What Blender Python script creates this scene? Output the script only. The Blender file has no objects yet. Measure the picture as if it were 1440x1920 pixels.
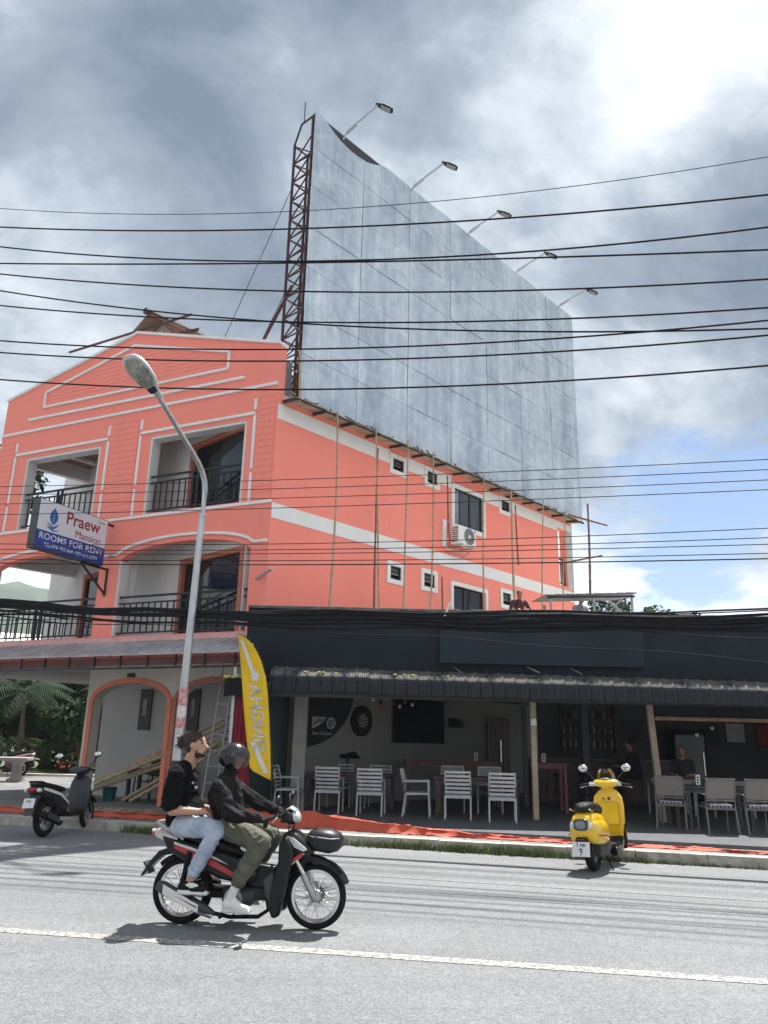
import bpy, bmesh, math, random
from mathutils import Vector, Matrix
random.seed(7)
S = bpy.context.scene
COL = S.collection
R = math.radians
# ------------------------------------------------------------------ camera
cam_d = bpy.data.cameras.new('camera'); cam = bpy.data.objects.new('camera', cam_d); COL.objects.link(cam)
PITCH, ROLL = R(16.4), R(1.3)
F_ = Vector((0, math.cos(PITCH), math.sin(PITCH))); U0 = Vector((0, -math.sin(PITCH), math.cos(PITCH))); R0 = Vector((1, 0, 0))
RV = R0*math.cos(ROLL)+U0*math.sin(ROLL); UV = -R0*math.sin(ROLL)+U0*math.cos(ROLL)
m = Matrix.Identity(4)
for i in range(3):
    m[i][0] = RV[i]; m[i][1] = UV[i]; m[i][2] = -F_[i]
m[2][3] = 1.68
cam.matrix_world = m
cam_d.sensor_fit = 'VERTICAL'; cam_d.sensor_height = 36; cam_d.lens = 1442/1920*36
cam_d.clip_start = 0.05; cam_d.clip_end = 5000
S.camera = cam
S.render.resolution_x = 768; S.render.resolution_y = 1024
# ------------------------------------------------------------------ light
SUN = Vector((0.195, 0.38, 1.0)).normalized()
sun_el = math.asin(SUN.z); sun_az = math.atan2(SUN.x, SUN.y)
sd = bpy.data.lights.new('sun', 'SUN'); sd.energy = 4.2; sd.angle = R(0.55); sd.color = (1, 0.965, 0.91)
so = bpy.data.objects.new('sun', sd); COL.objects.link(so)
so.rotation_euler = (-SUN).to_track_quat('-Z', 'Y').to_euler(); so.location = (10, 20, 60)
S.view_settings.view_transform = 'Standard'; S.view_settings.look = 'None'
S.view_settings.gamma = 1; S.view_settings.use_curve_mapping = False
S.view_settings.exposure = 1.24
# ------------------------------------------------------------------ sky with broken cloud
W = bpy.data.worlds.new('World'); S.world = W; W.use_nodes = True
nt = W.node_tree; N = nt.nodes; L = nt.links; N.clear()
def wn(t, **k):
    n = N.new(t)
    for a, b in k.items(): setattr(n, a, b)
    return n
out = wn('ShaderNodeOutputWorld'); bg = wn('ShaderNodeBackground'); bg.inputs[1].default_value = 0.1
sky = wn('ShaderNodeTexSky', sky_type='NISHITA', sun_disc=False, sun_elevation=sun_el, sun_rotation=sun_az, altitude=10, air_density=1.0, dust_density=1.2, ozone_density=1.5)
tc = wn('ShaderNodeTexCoord'); sep = wn('ShaderNodeSeparateXYZ'); L.new(tc.outputs['Generated'], sep.inputs[0])
def math_n(op, a, b=None, c=None, clamp=False):
    n = wn('ShaderNodeMath', operation=op, use_clamp=clamp)
    for i, v in enumerate((a, b, c)):
        if v is None: continue
        if isinstance(v, (int, float)): n.inputs[i].default_value = v
        else: L.new(v, n.inputs[i])
    return n.outputs[0]
zz = math_n('ADD', math_n('MAXIMUM', sep.outputs[2], 0.0), 0.3)
px_ = math_n('DIVIDE', sep.outputs[0], zz); py_ = math_n('DIVIDE', sep.outputs[1], zz)
cmb = wn('ShaderNodeCombineXYZ'); L.new(px_, cmb.inputs[0]); L.new(py_, cmb.inputs[1]); cmb.inputs[2].default_value = 3.7
def noise(vec, scale, detail, rough=.55, dist=0.0, off=(0, 0, 0)):
    mp = wn('ShaderNodeMapping'); mp.inputs['Location'].default_value = off; L.new(vec, mp.inputs[0])
    n = wn('ShaderNodeTexNoise'); n.inputs['Scale'].default_value = scale; n.inputs['Detail'].default_value = detail
    n.inputs['Roughness'].default_value = rough; n.inputs['Distortion'].default_value = dist
    L.new(mp.outputs[0], n.inputs['Vector']); return n.outputs['Fac']
def ramp(fac, stops):
    r = wn('ShaderNodeValToRGB'); e = r.color_ramp.elements
    while len(e) < len(stops): e.new(0.5)
    for k, (p, c) in zip(e, stops): k.position = p; k.color = (*c, 1) if len(c) == 3 else c
    L.new(fac, r.inputs[0]); return r.outputs[0]
def toward(v, lo, hi):      # soft 0..1 weight around a direction in the sky
    n = wn('ShaderNodeVectorMath', operation='DOT_PRODUCT'); L.new(tc.outputs['Generated'], n.inputs[0]); n.inputs[1].default_value = Vector(v).normalized()
    r = wn('ShaderNodeMapRange', interpolation_type='SMOOTHSTEP'); r.inputs[1].default_value = lo; r.inputs[2].default_value = hi; L.new(n.outputs['Value'], r.inputs[0]); return r.outputs[0]
big = noise(cmb.outputs[0], 0.9, 9, .62, .4, (8.7, 3.4, 0))
gap = toward((.54, 1.0, .22), .94, .995)                    # clear patch low on the right
puff = noise(cmb.outputs[0], 2.6, 9, .62, .6, (4.0, 9.0, 1.3))
cover = ramp(math_n('ADD', math_n('SUBTRACT', big, math_n('MULTIPLY', gap, .215)), math_n('MULTIPLY', math_n('SUBTRACT', puff, .5), math_n('MULTIPLY', gap, .7))), [(0.25, (0, 0, 0)), (0.36, (1, 1, 1))])
thick = noise(cmb.outputs[0], 0.85, 9, .6, .35, (3.3, 15.1, 2.0))
fine = noise(cmb.outputs[0], 3.0, 8, .62, .5, (1.0, 3.0, 0.3))
th2 = math_n('ADD', math_n('MULTIPLY', thick, 0.74), math_n('MULTIPLY', fine, 0.26))
th2 = math_n('SUBTRACT', th2, math_n('MULTIPLY', toward(SUN, .8, .97), .045))   # cloud thins and glows towards the sun
th2 = math_n('SUBTRACT', th2, math_n('MULTIPLY', gap, .06))
ccol = ramp(th2, [(0.34, (7.4, 7.6, 7.8)), (0.43, (5.0, 5.25, 5.5)), (0.495, (3.1, 3.42, 3.8)), (0.55, (1.65, 1.98, 2.4)), (0.62, (.85, 1.12, 1.5))])
mixc = wn('ShaderNodeMix', data_type='RGBA'); L.new(cover, mixc.inputs['Factor'])
hs = wn('ShaderNodeHueSaturation'); hs.inputs['Saturation'].default_value = 1.2; hs.inputs['Value'].default_value = 0.62; L.new(sky.outputs[0], hs.inputs['Color'])
L.new(hs.outputs[0], mixc.inputs[6]); L.new(ccol, mixc.inputs[7])
L.new(mixc.outputs[2], bg.inputs[0]); L.new(bg.outputs[0], out.inputs[0])
# ------------------------------------------------------------------ materials
MATS = {}
def mat(name, col, rough=.6, metal=0.0, var=.12, scale=3.0, bump=0.0, bscale=40.0, stretch=(1, 1, 1), spec=.5, coat=0.0, col2=None, dirt=0.0, trans=0.0, alpha=1.0):
    if name in MATS: return MATS[name]
    M = bpy.data.materials.new(name); M.use_nodes = True; n = M.node_tree.nodes; l = M.node_tree.links
    b = n['Principled BSDF']; b.inputs['Roughness'].default_value = rough; b.inputs['Metallic'].default_value = metal
    b.inputs['Specular IOR Level'].default_value = spec; b.inputs['Coat Weight'].default_value = coat
    if coat: b.inputs['Coat Roughness'].default_value = .06
    b.inputs['Transmission Weight'].default_value = trans; b.inputs['Alpha'].default_value = alpha
    tcn = n.new('ShaderNodeTexCoord'); mp = n.new('ShaderNodeMapping'); mp.inputs['Scale'].default_value = stretch
    l.new(tcn.outputs['Object'], mp.inputs[0])
    nz = n.new('ShaderNodeTexNoise'); nz.inputs['Scale'].default_value = scale; nz.inputs['Detail'].default_value = 6; nz.inputs['Roughness'].default_value = .62
    l.new(mp.outputs[0], nz.inputs['Vector'])
    mx = n.new('ShaderNodeMix'); mx.data_type = 'RGBA'
    a = tuple(max(0, c*(1-var)) for c in col); bb = tuple(c*(1+var) for c in col) if col2 is None else col2
    mx.inputs[6].default_value = (*a, 1); mx.inputs[7].default_value = (*bb, 1)
    rm = n.new('ShaderNodeMapRange'); rm.inputs[1].default_value = .3; rm.inputs[2].default_value = .7
    l.new(nz.outputs['Fac'], rm.inputs[0]); l.new(rm.outputs[0], mx.inputs['Factor'])
    cout = mx.outputs[2]
    if dirt:
        n2 = n.new('ShaderNodeTexNoise'); n2.inputs['Scale'].default_value = scale*.35; n2.inputs['Detail'].default_value = 8; n2.inputs['Roughness'].default_value = .7
        l.new(mp.outputs[0], n2.inputs['Vector'])
        r2 = n.new('ShaderNodeMapRange'); r2.inputs[1].default_value = .5; r2.inputs[2].default_value = .75; r2.inputs[4].default_value = dirt
        l.new(n2.outputs['Fac'], r2.inputs[0])
        m2 = n.new('ShaderNodeMix'); m2.data_type = 'RGBA'; l.new(r2.outputs[0], m2.inputs['Factor']); l.new(cout, m2.inputs[6])
        m2.inputs[7].default_value = (.09, .075, .06, 1); cout = m2.outputs[2]
    l.new(cout, b.inputs['Base Color'])
    if bump:
        nb = n.new('ShaderNodeTexNoise'); nb.inputs['Scale'].default_value = bscale; nb.inputs['Detail'].default_value = 4
        l.new(mp.outputs[0], nb.inputs['Vector'])
        bp = n.new('ShaderNodeBump'); bp.inputs['Strength'].default_value = bump; bp.inputs['Distance'].default_value = .02
        l.new(nb.outputs['Fac'], bp.inputs['Height']); l.new(bp.outputs[0], b.inputs['Normal'])
    MATS[name] = M; return M
# ------------------------------------------------------------------ mesh helpers
def frame(d, up=Vector((0, 0, 1))):
    d = d.normalized(); s = d.cross(up)
    if s.length < 1e-4: s = d.cross(Vector((0, 1, 0)))
    s.normalize(); u = s.cross(d); return s, u
class MB:
    def __init__(s): s.v = []; s.f = []
    def add(s, vs, fs):
        o = len(s.v); s.v += [tuple(p) for p in vs]; s.f += [tuple(i+o for i in q) for q in fs]; return s
    def quad(s, a, b, c, d): return s.add([a, b, c, d], [(0, 1, 2, 3)])
    def hexa(s, p):  # 8 points bottom 4, top 4
        return s.add(p, [(3, 2, 1, 0), (4, 5, 6, 7), (0, 1, 5, 4), (1, 2, 6, 5), (2, 3, 7, 6), (3, 0, 4, 7)])
    def box(s, c, sz, rz=0.0, M=None):
        x, y, z = (q/2 for q in sz)
        P = [Vector(q) for q in ((-x, -y, -z), (x, -y, -z), (x, y, -z), (-x, y, -z), (-x, -y, z), (x, -y, z), (x, y, z), (-x, y, z))]
        if M is not None: P = [M @ q for q in P]
        elif rz:
            rm = Matrix.Rotation(rz, 3, 'Z'); P = [rm @ q for q in P]
        c = Vector(c); return s.hexa([q+c for q in P])
    def bx(s, x0, x1, y0, y1, z0, z1):
        return s.hexa([(x0, y0, z0), (x1, y0, z0), (x1, y1, z0), (x0, y1, z0), (x0, y0, z1), (x1, y0, z1), (x1, y1, z1), (x0, y1, z1)])
    def beam(s, a, b, w, h, up=Vector((0, 0, 1))):
        a = Vector(a); b = Vector(b); sd_, u = frame(b-a, Vector(up)); sd_ = sd_*w/2; u = u*h/2
        return s.hexa([a-sd_-u, a+sd_-u, b+sd_-u, b-sd_-u, a-sd_+u, a+sd_+u, b+sd_+u, b-sd_+u])
    def tube(s, pts, r, n=8, cap=True, up=Vector((0, 0, 1))):
        pts = [Vector(p) for p in pts]; k = len(pts); rs = r if isinstance(r, (list, tuple)) else [r]*k
        vs = []; fs = []
        for i, p in enumerate(pts):
            d = (pts[min(i+1, k-1)]-pts[max(i-1, 0)]); a, b = frame(d, Vector(up))
            for j in range(n):
                t = 2*math.pi*j/n; vs.append(p+a*math.cos(t)*rs[i]+b*math.sin(t)*rs[i])
        for i in range(k-1):
            for j in range(n): fs.append((i*n+j, i*n+(j+1) % n, (i+1)*n+(j+1) % n, (i+1)*n+j))
        if cap: fs += [tuple(range(n-1, -1, -1)), tuple(range((k-1)*n, k*n))]
        return s.add(vs, fs)
    def lathe(s, prof, n=24, M=None, close=False):
        vs = []; fs = []; k = len(prof)
        for r, z in prof:
            for j in range(n):
                t = 2*math.pi*j/n; q = Vector((r*math.cos(t), r*math.sin(t), z)); vs.append(M @ q if M is not None else q)
        for i in range(k if close else k-1):
            i2 = (i+1) % k
            for j in range(n): fs.append((i*n+j, i*n+(j+1) % n, i2*n+(j+1) % n, i2*n+j))
        if not close: fs += [tuple(range(n-1, -1, -1)), tuple(range((k-1)*n, k*n))]
        return s.add(vs, fs)
    def prism(s, pts, fn):  # pts 2D outline, fn(a,b,side) -> 3D ; side 0/1
        k = len(pts); vs = [fn(a, b, 0) for a, b in pts]+[fn(a, b, 1) for a, b in pts]
        fs = [tuple(range(k-1, -1, -1)), tuple(range(k, 2*k))]+[(i, (i+1) % k, k+(i+1) % k, k+i) for i in range(k)]
        return s.add(vs, fs)
    def loft(s, secs, n=16, cap=True):
        # secs: (x, y, z, half width along y, half height, tilt deg in xz plane, exponent)
        vs = []; fs = []
        for x, y, z, hw, hh, tl, e in secs:
            ct, st = math.cos(R(tl)), math.sin(R(tl))
            for j in range(n):
                t = 2*math.pi*(j+.5)/n; c, q = math.cos(t), math.sin(t)
                a = hw*math.copysign(abs(c)**(2/e), c); b = hh*math.copysign(abs(q)**(2/e), q)
                vs.append((x-b*st, y+a, z+b*ct))
        k = len(secs)
        for i in range(k-1):
            for j in range(n): fs.append((i*n+j, i*n+(j+1) % n, (i+1)*n+(j+1) % n, (i+1)*n+j))
        if cap: fs += [tuple(range(n-1, -1, -1)), tuple(range((k-1)*n, k*n))]
        return s.add(vs, fs)
    def sphere(s, c, r, nu=16, nv=10, M=None):
        r = r if isinstance(r, (tuple, list)) else (r, r, r); c = Vector(c); vs = []; fs = []
        for i in range(nv+1):
            ph = math.pi*i/nv
            for j in range(nu):
                t = 2*math.pi*j/nu; q = Vector((r[0]*math.sin(ph)*math.cos(t), r[1]*math.sin(ph)*math.sin(t), -r[2]*math.cos(ph)))
                vs.append((M @ q if M is not None else q)+c)
        for i in range(nv):
            for j in range(nu): fs.append((i*nu+j, i*nu+(j+1) % nu, (i+1)*nu+(j+1) % nu, (i+1)*nu+j))
        return s.add(vs, fs)
    def mesh(s, name, weld=True):
        me = bpy.data.meshes.new(name); me.from_pydata(s.v, [], s.f)
        bm = bmesh.new(); bm.from_mesh(me)
        if weld: bmesh.ops.remove_doubles(bm, verts=bm.verts, dist=1e-5)
        bmesh.ops.recalc_face_normals(bm, faces=bm.faces); bm.to_mesh(me); bm.free(); return me
    def build(s, name, m, parent=None, smooth=None, bevel=0.0, label=None, weld=True):
        me = s.mesh(name, weld); return link(name, me, m, parent, smooth, bevel, label)
def link(name, me, m, parent=None, smooth=None, bevel=0.0, label=None):
    if m is not None and not me.materials: me.materials.append(m)
    if smooth:
        me.polygons.foreach_set('use_smooth', [True]*len(me.polygons)); me.set_sharp_from_angle(angle=R(smooth))
    o = bpy.data.objects.new(name, me); COL.objects.link(o)
    if parent is not None:
        o.parent = parent
        if parent.get('_w'): o.matrix_parent_inverse = Matrix.Translation(-parent.location)
    if bevel:
        bv = o.modifiers.new('bevel', 'BEVEL'); bv.width = bevel; bv.segments = 2; bv.limit_method = 'ANGLE'; bv.angle_limit = R(40)
    if label: o['label'] = label
    return o
WORLD_THINGS = []
def thing(name, label, cat, loc=(0, 0, 0), rz=0.0, group=None, world=False):
    o = bpy.data.objects.new(name, None); COL.objects.link(o); o.empty_display_size = .2
    o.location = loc; o.rotation_euler = (0, 0, rz); o['label'] = label; o['category'] = cat
    if group: o['group'] = group
    if world: o['_w'] = 1; WORLD_THINGS.append(o)
    return o
def tag(o, label, cat, group=None):
    o['label'] = label; o['category'] = cat
    if group: o['group'] = group
    return o
def struct(o): o['kind'] = 'structure'; return o
def stuff(o): o['kind'] = 'stuff'; return o
def copy_tree(o, parent=None):
    c = o.copy(); COL.objects.link(c)
    if parent is not None: c.parent = parent; c.matrix_parent_inverse = o.matrix_parent_inverse.copy()
    for ch in list(o.children): copy_tree(ch, c)
    return c
def dup(root, loc, rz, label, group=None, scale=None):
    r = copy_tree(root); r.location = loc; r.rotation_euler = (0, 0, rz); r['label'] = label
    if group: r['group'] = group
    if scale: r.scale = (scale,)*3
    return r
def text_mesh(body, size, ext=.004, align='CENTER', bold=0.0, sx=1.0, spacing=1.0):
    cu = bpy.data.curves.new('txt', 'FONT'); cu.body = body; cu.size = size; cu.extrude = ext; cu.align_x = align; cu.align_y = 'CENTER'; cu.offset = bold; cu.space_character = spacing
    cu.resolution_u = 4
    o = bpy.data.objects.new('txt', cu); COL.objects.link(o)
    dg = bpy.context.evaluated_depsgraph_get(); me = bpy.data.meshes.new_from_object(o.evaluated_get(dg))
    bpy.data.objects.remove(o); bpy.data.curves.remove(cu); me.materials.clear()
    if sx != 1: me.transform(Matrix.Diagonal((sx, 1, 1, 1)))
    return me
def put_text(name, body, size, m, parent, origin, ux, uy, ext=.004, bold=0.0, sx=1.0, spacing=1.0, align='CENTER'):
    me = text_mesh(body, size, ext, align, bold, sx, spacing); ux = Vector(ux).normalized(); uy = Vector(uy).normalized(); uz = ux.cross(uy)
    T = Matrix((ux, uy, uz)).transposed().to_4x4(); T.translation = Vector(origin); me.transform(T)
    o = link(name, me, m, parent); o['kind'] = 'stuff'; return o
# wall frames -----------------------------------------------------------
CX, CY = -2.59, 16.9
class Fr:
    def __init__(s, x, y, az):
        a = R(az); s.o = Vector((x, y, 0)); s.d = Vector((math.sin(a), math.cos(a), 0)); s.az = az
    def set_n(s, n): s.n = Vector((*n, 0)); return s
    def __call__(s, t, o, z): return s.o+s.d*t+s.n*o+Vector((0, 0, z))
FB = Fr(CX, CY, -65).set_n((-.42262, -.90631))      # front facade, t runs to the left
FA = Fr(CX, CY, 42.5).set_n((.73728, -.67559))      # long side wall, t runs back to the right
_e = FB(.55, -.02, 0); FK = Fr(_e.x, _e.y, -47.5).set_n((-.67559, -.73728))  # balcony back wall
def strips(mb, fr, ts, solid, o0, o1):
    """vertical wall from column strips; solid(t, side)-> list of (zlo, zhi) at parameter t approached from side (+1 right of t / -1 left)"""
    for a, b in zip(ts[:-1], ts[1:]):
        A = solid(a, 1); B = solid(b, -1)
        for (l0, h0), (l1, h1) in zip(A, B):
            p = [fr(a, o0, l0), fr(b, o0, l1), fr(b, o0, h1), fr(a, o0, h0)]; q = [fr(a, o1, l0), fr(b, o1, l1), fr(b, o1, h1), fr(a, o1, h0)]
            mb.add(p+q, [(0, 1, 2, 3), (7, 6, 5, 4), (0, 4, 5, 1), (3, 2, 6, 7)])
    for i, t in enumerate(ts):
        Lh = solid(t, -1) if i > 0 else []; Rh = solid(t, 1) if i < len(ts)-1 else []
        cuts = sorted({z for iv in Lh+Rh for z in iv})
        for z0, z1 in zip(cuts[:-1], cuts[1:]):
            if z1-z0 < 1e-5: continue
            mid = (z0+z1)/2; inl = any(a <= mid <= b for a, b in Lh); inr = any(a <= mid <= b for a, b in Rh)
            if inl != inr: mb.quad(fr(t, o0, z0), fr(t, o1, z0), fr(t, o1, z1), fr(t, o0, z1))
def frect(mb, fr, t0, t1, z0, z1, o0, o1):
    return mb.hexa([fr(t0, o0, z0), fr(t1, o0, z0), fr(t1, o1, z0), fr(t0, o1, z0), fr(t0, o0, z1), fr(t1, o0, z1), fr(t1, o1, z1), fr(t0, o1, z1)])
def lin(pts, x):
    if x <= pts[0][0]: return pts[0][1]
    for (a, b), (c, d) in zip(pts[:-1], pts[1:]):
        if x <= c: return b+(d-b)*(x-a)/(c-a)
    return pts[-1][1]
# ================================================================== SETTING
def node_mat(name, fn):
    M = bpy.data.materials.new(name); M.use_nodes = True; fn(M.node_tree.nodes, M.node_tree.links, M.node_tree.nodes['Principled BSDF']); MATS[name] = M; return M
def asphalt(n, l, b):
    tcn = n.new('ShaderNodeTexCoord')
    def nz(s, d=3, r=.6):
        q = n.new('ShaderNodeTexNoise'); q.inputs['Scale'].default_value = s; q.inputs['Detail'].default_value = d; q.inputs['Roughness'].default_value = r; l.new(tcn.outputs['Object'], q.inputs['Vector']); return q.outputs['Fac']
    def rng(f, a, b_, c, d):
        q = n.new('ShaderNodeMapRange'); q.inputs[1].default_value = a; q.inputs[2].default_value = b_; q.inputs[3].default_value = c; q.inputs[4].default_value = d; l.new(f, q.inputs[0]); return q.outputs[0]
    def mul(a, b_):
        q = n.new('ShaderNodeMath'); q.operation = 'MULTIPLY'; l.new(a, q.inputs[0]); l.new(b_, q.inputs[1]); return q.outputs[0]
    v = n.new('ShaderNodeTexVoronoi'); v.inputs['Scale'].default_value = 75; l.new(tcn.outputs['Object'], v.inputs['Vector'])
    sp = n.new('ShaderNodeSeparateColor'); l.new(v.outputs['Color'], sp.inputs[0])
    val = mul(mul(rng(sp.outputs[0], 0, 1, .72, 1.3), rng(nz(.5, 5), .3, .7, .9, 1.08)), rng(nz(9, 6, .7), .3, .7, .88, 1.12))
    mp = n.new('ShaderNodeMapping'); mp.inputs['Rotation'].default_value = (0, 0, R(15)); mp.inputs['Scale'].default_value = (.045, .9, 1); l.new(tcn.outputs['Object'], mp.inputs[0])
    ln = n.new('ShaderNodeTexNoise'); ln.inputs['Scale'].default_value = 1.0; ln.inputs['Detail'].default_value = 5; l.new(mp.outputs[0], ln.inputs['Vector']); val = mul(mul(val, rng(ln.outputs['Fac'], .3, .7, .86, 1.12)), rng(nz(.9, 8, .75), .62, .74, 1.0, .8))
    mc = n.new('ShaderNodeMix'); mc.data_type = 'RGBA'; mc.blend_type = 'MULTIPLY'; mc.inputs['Factor'].default_value = 1; mc.inputs[6].default_value = (.163, .169, .176, 1); l.new(val, mc.inputs[7])
    l.new(mc.outputs[2], b.inputs['Base Color']); b.inputs['Roughness'].default_value = .75; b.inputs['Specular IOR Level'].default_value = .35
    bp = n.new('ShaderNodeBump'); bp.inputs['Strength'].default_value = .5; bp.inputs['Distance'].default_value = .006; l.new(v.outputs['Distance'], bp.inputs['Height']); l.new(bp.outputs[0], b.inputs['Normal'])
M_ASPH = node_mat('asphalt', asphalt)
def paint_mat(name, col, wear):
    def fn(n, l, b):
        tcn = n.new('ShaderNodeTexCoord'); q = n.new('ShaderNodeTexNoise'); q.inputs['Scale'].default_value = 22; q.inputs['Detail'].default_value = 8; q.inputs['Roughness'].default_value = .75; l.new(tcn.outputs['Object'], q.inputs['Vector'])
        m_ = n.new('ShaderNodeMapRange'); m_.inputs[1].default_value = wear-.06; m_.inputs[2].default_value = wear+.07; l.new(q.outputs['Fac'], m_.inputs[0])
        mx = n.new('ShaderNodeMix'); mx.data_type = 'RGBA'; mx.inputs[6].default_value = (*col, 1); mx.inputs[7].default_value = (.15, .155, .16, 1); l.new(m_.outputs[0], mx.inputs['Factor']); l.new(mx.outputs[2], b.inputs['Base Color']); b.inputs['Roughness'].default_value = .7
    return node_mat(name, fn)
M_LINE = paint_mat('road_paint', (.46, .45, .39), .48); M_LINE2 = paint_mat('worn_road_paint', (.3, .3, .29), .44)
def paving(n, l, b):
    tcn = n.new('ShaderNodeTexCoord'); mp = n.new('ShaderNodeMapping'); mp.inputs['Rotation'].default_value = (0, 0, R(15)); l.new(tcn.outputs['Object'], mp.inputs[0])
    br = n.new('ShaderNodeTexBrick'); br.inputs['Scale'].default_value = 1.0; br.inputs['Brick Width'].default_value = .6; br.inputs['Row Height'].default_value = .3; br.inputs['Mortar Size'].default_value = .012
    br.inputs['Color1'].default_value = (.15, .15, .155, 1); br.inputs['Color2'].default_value = (.21, .205, .2, 1); br.inputs['Mortar'].default_value = (.08, .08, .08, 1); l.new(mp.outputs[0], br.inputs['Vector'])
    q = n.new('ShaderNodeTexNoise'); q.inputs['Scale'].default_value = 1.6; q.inputs['Detail'].default_value = 8; q.inputs['Roughness'].default_value = .7; l.new(tcn.outputs['Object'], q.inputs['Vector'])
    m_ = n.new('ShaderNodeMapRange'); m_.inputs[1].default_value = .3; m_.inputs[2].default_value = .7; m_.inputs[3].default_value = .7; m_.inputs[4].default_value = 1.25; l.new(q.outputs['Fac'], m_.inputs[0])
    mx = n.new('ShaderNodeMix'); mx.data_type = 'RGBA'; mx.blend_type = 'MULTIPLY'; mx.inputs['Factor'].default_value = 1; l.new(br.outputs['Color'], mx.inputs[6]); l.new(m_.outputs[0], mx.inputs[7]); l.new(mx.outputs[2], b.inputs['Base Color']); b.inputs['Roughness'].default_value = .7
M_PAVE = node_mat('pavement_slabs', paving)
FRD = Fr(0, 13.43, 105).set_n((.25882, .96593))   # kerb line; o grows towards the buildings
M_EARTH = mat('earth', (.12, .11, .07), .9, var=.3, scale=.6, col2=(.09, .13, .05))
struct(MB().quad((-900, -300, -.03), (900, -300, -.03), (900, 1500, -.03), (-900, 1500, -.03)).build('ground', M_EARTH))
mb = MB()
for k in range(-12, 12): mb.quad(FRD(k*8, -17, 0), FRD(k*8+8, -17, 0), FRD(k*8+8, .05, 0), FRD(k*8, .05, 0))
struct(mb.build('road', M_ASPH))
def seg_line(name, a, b, w, m, z=.004, ext=60):
    a = Vector((*a, z)); b = Vector((*b, z)); d = (b-a).normalized(); s_ = Vector((-d.y, d.x, 0))*w/2; q = MB(); A = a-d*ext
    n_ = 60; stp = (b-a).length+2*ext
    for k in range(n_): p0 = A+d*stp*k/n_; p1 = A+d*stp*(k+1)/n_; q.quad(p0-s_, p1-s_, p1+s_, p0+s_)
    return struct(q.build(name, m))
seg_line('road_centre_line', (-3.26, 7.50), (2.93, 6.47), .15, M_LINE)
seg_line('road_edge_line', (-5.4, 12.0), (4.46, 9.6), .09, M_LINE2)
M_KERB = mat('kerb_concrete', (.4, .38, .33), .9, var=.3, scale=5, bump=.5, bscale=60, dirt=.9)
mb = MB(); rr = random.Random(3)
for k in range(-45, 45):
    a = k*1.0; h = .15+rr.uniform(-.006, .006); o0 = rr.uniform(-.012, .012)
    mb.hexa([FRD(a+.006, o0, -.02), FRD(a+.994, o0, -.02), FRD(a+.994, .24, -.02), FRD(a+.006, .24, -.02), FRD(a+.006, o0+.015, h), FRD(a+.994, o0+.015, h), FRD(a+.994, .24, h), FRD(a+.006, .24, h)])
struct(mb.build('kerb', M_KERB))
mb = MB(); mb.hexa([FRD(-55, .245, -.02), FRD(45, .245, -.02), FRD(45, 12, -.02), FRD(-55, 12, -.02), FRD(-55, .245, .142), FRD(45, .245, .142), FRD(45, 12, .142), FRD(-55, 12, .142)])
struct(mb.build('pavement', M_PAVE))
mb = MB(); mb.hexa([FRD(-60, -22, -.02), FRD(60, -22, -.02), FRD(60, -17.02, -.02), FRD(-60, -17.02, -.02), FRD(-60, -22, .14), FRD(60, -22, .14), FRD(60, -17.02, .14), FRD(-60, -17.02, .14)]); struct(mb.build('pavement', mat('pale_paving', (.36, .35, .33), .85, var=.15, scale=2)))
# forecourt left, lighter edge strip and lawn behind
mb = MB(); mb.bx(-30, -9.6, 28.6, 29.0, -.02, .22); struct(mb.build('path', mat('pale_concrete', (.5, .47, .42), .85, var=.15, scale=3)))
# ---------------------------------------------------------------- materials for buildings
def coral_fn(n, l, b):
    tcn = n.new('ShaderNodeTexCoord')
    def nz(s, d, r, st=(1, 1, 1)):
        mp = n.new('ShaderNodeMapping'); mp.inputs['Scale'].default_value = st; l.new(tcn.outputs['Object'], mp.inputs[0])
        q = n.new('ShaderNodeTexNoise'); q.inputs['Scale'].default_value = s; q.inputs['Detail'].default_value = d; q.inputs['Roughness'].default_value = r; l.new(mp.outputs[0], q.inputs['Vector']); return q.outputs['Fac']
    mx = n.new('ShaderNodeMix'); mx.data_type = 'RGBA'; mx.inputs[6].default_value = (.94, .25, .188, 1); mx.inputs[7].default_value = (.97, .285, .215, 1)
    l.new(nz(.9, 6, .6), mx.inputs['Factor'])
    m_ = n.new('ShaderNodeMapRange'); m_.inputs[1].default_value = .52; m_.inputs[2].default_value = .8; m_.inputs[4].default_value = .42; l.new(nz(2.6, 9, .72, (1, 1, .16)), m_.inputs[0])
    m2 = n.new('ShaderNodeMix'); m2.data_type = 'RGBA'; l.new(m_.outputs[0], m2.inputs['Factor']); l.new(mx.outputs[2], m2.inputs[6]); m2.inputs[7].default_value = (.72, .22, .18, 1)
    l.new(m2.outputs[2], b.inputs['Base Color']); b.inputs['Roughness'].default_value = .62
    bp = n.new('ShaderNodeBump'); bp.inputs['Strength'].default_value = .18; bp.inputs['Distance'].default_value = .01; l.new(nz(35, 5, .6), bp.inputs['Height']); l.new(bp.outputs[0], b.inputs['Normal'])
M_CORAL = node_mat('coral_render', coral_fn)
M_WHITE = mat('white_paint', (.8, .79, .78), .55, var=.05, scale=2, bump=.1, dirt=.12)
M_INWHITE = mat('interior_white', (.66, .65, .64), .7, var=.06, scale=1.5, dirt=.12)
M_CREAM = mat('cream_wall', (.62, .58, .52), .75, var=.07, scale=1.5, dirt=.2)
M_BROWN = mat('brown_frame', (.42, .13, .075), .55, var=.15, scale=5)
M_GLASS = mat('dark_glass', (.008, .011, .015), .06, var=.3, scale=.7, spec=.6)
M_RAIL = mat('black_steel', (.01, .012, .015), .45, var=.3, scale=8)
M_CEIL = mat('brown_ceiling', (.24, .14, .11), .7, var=.15, scale=2, stretch=(1, 1, 1))
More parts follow.
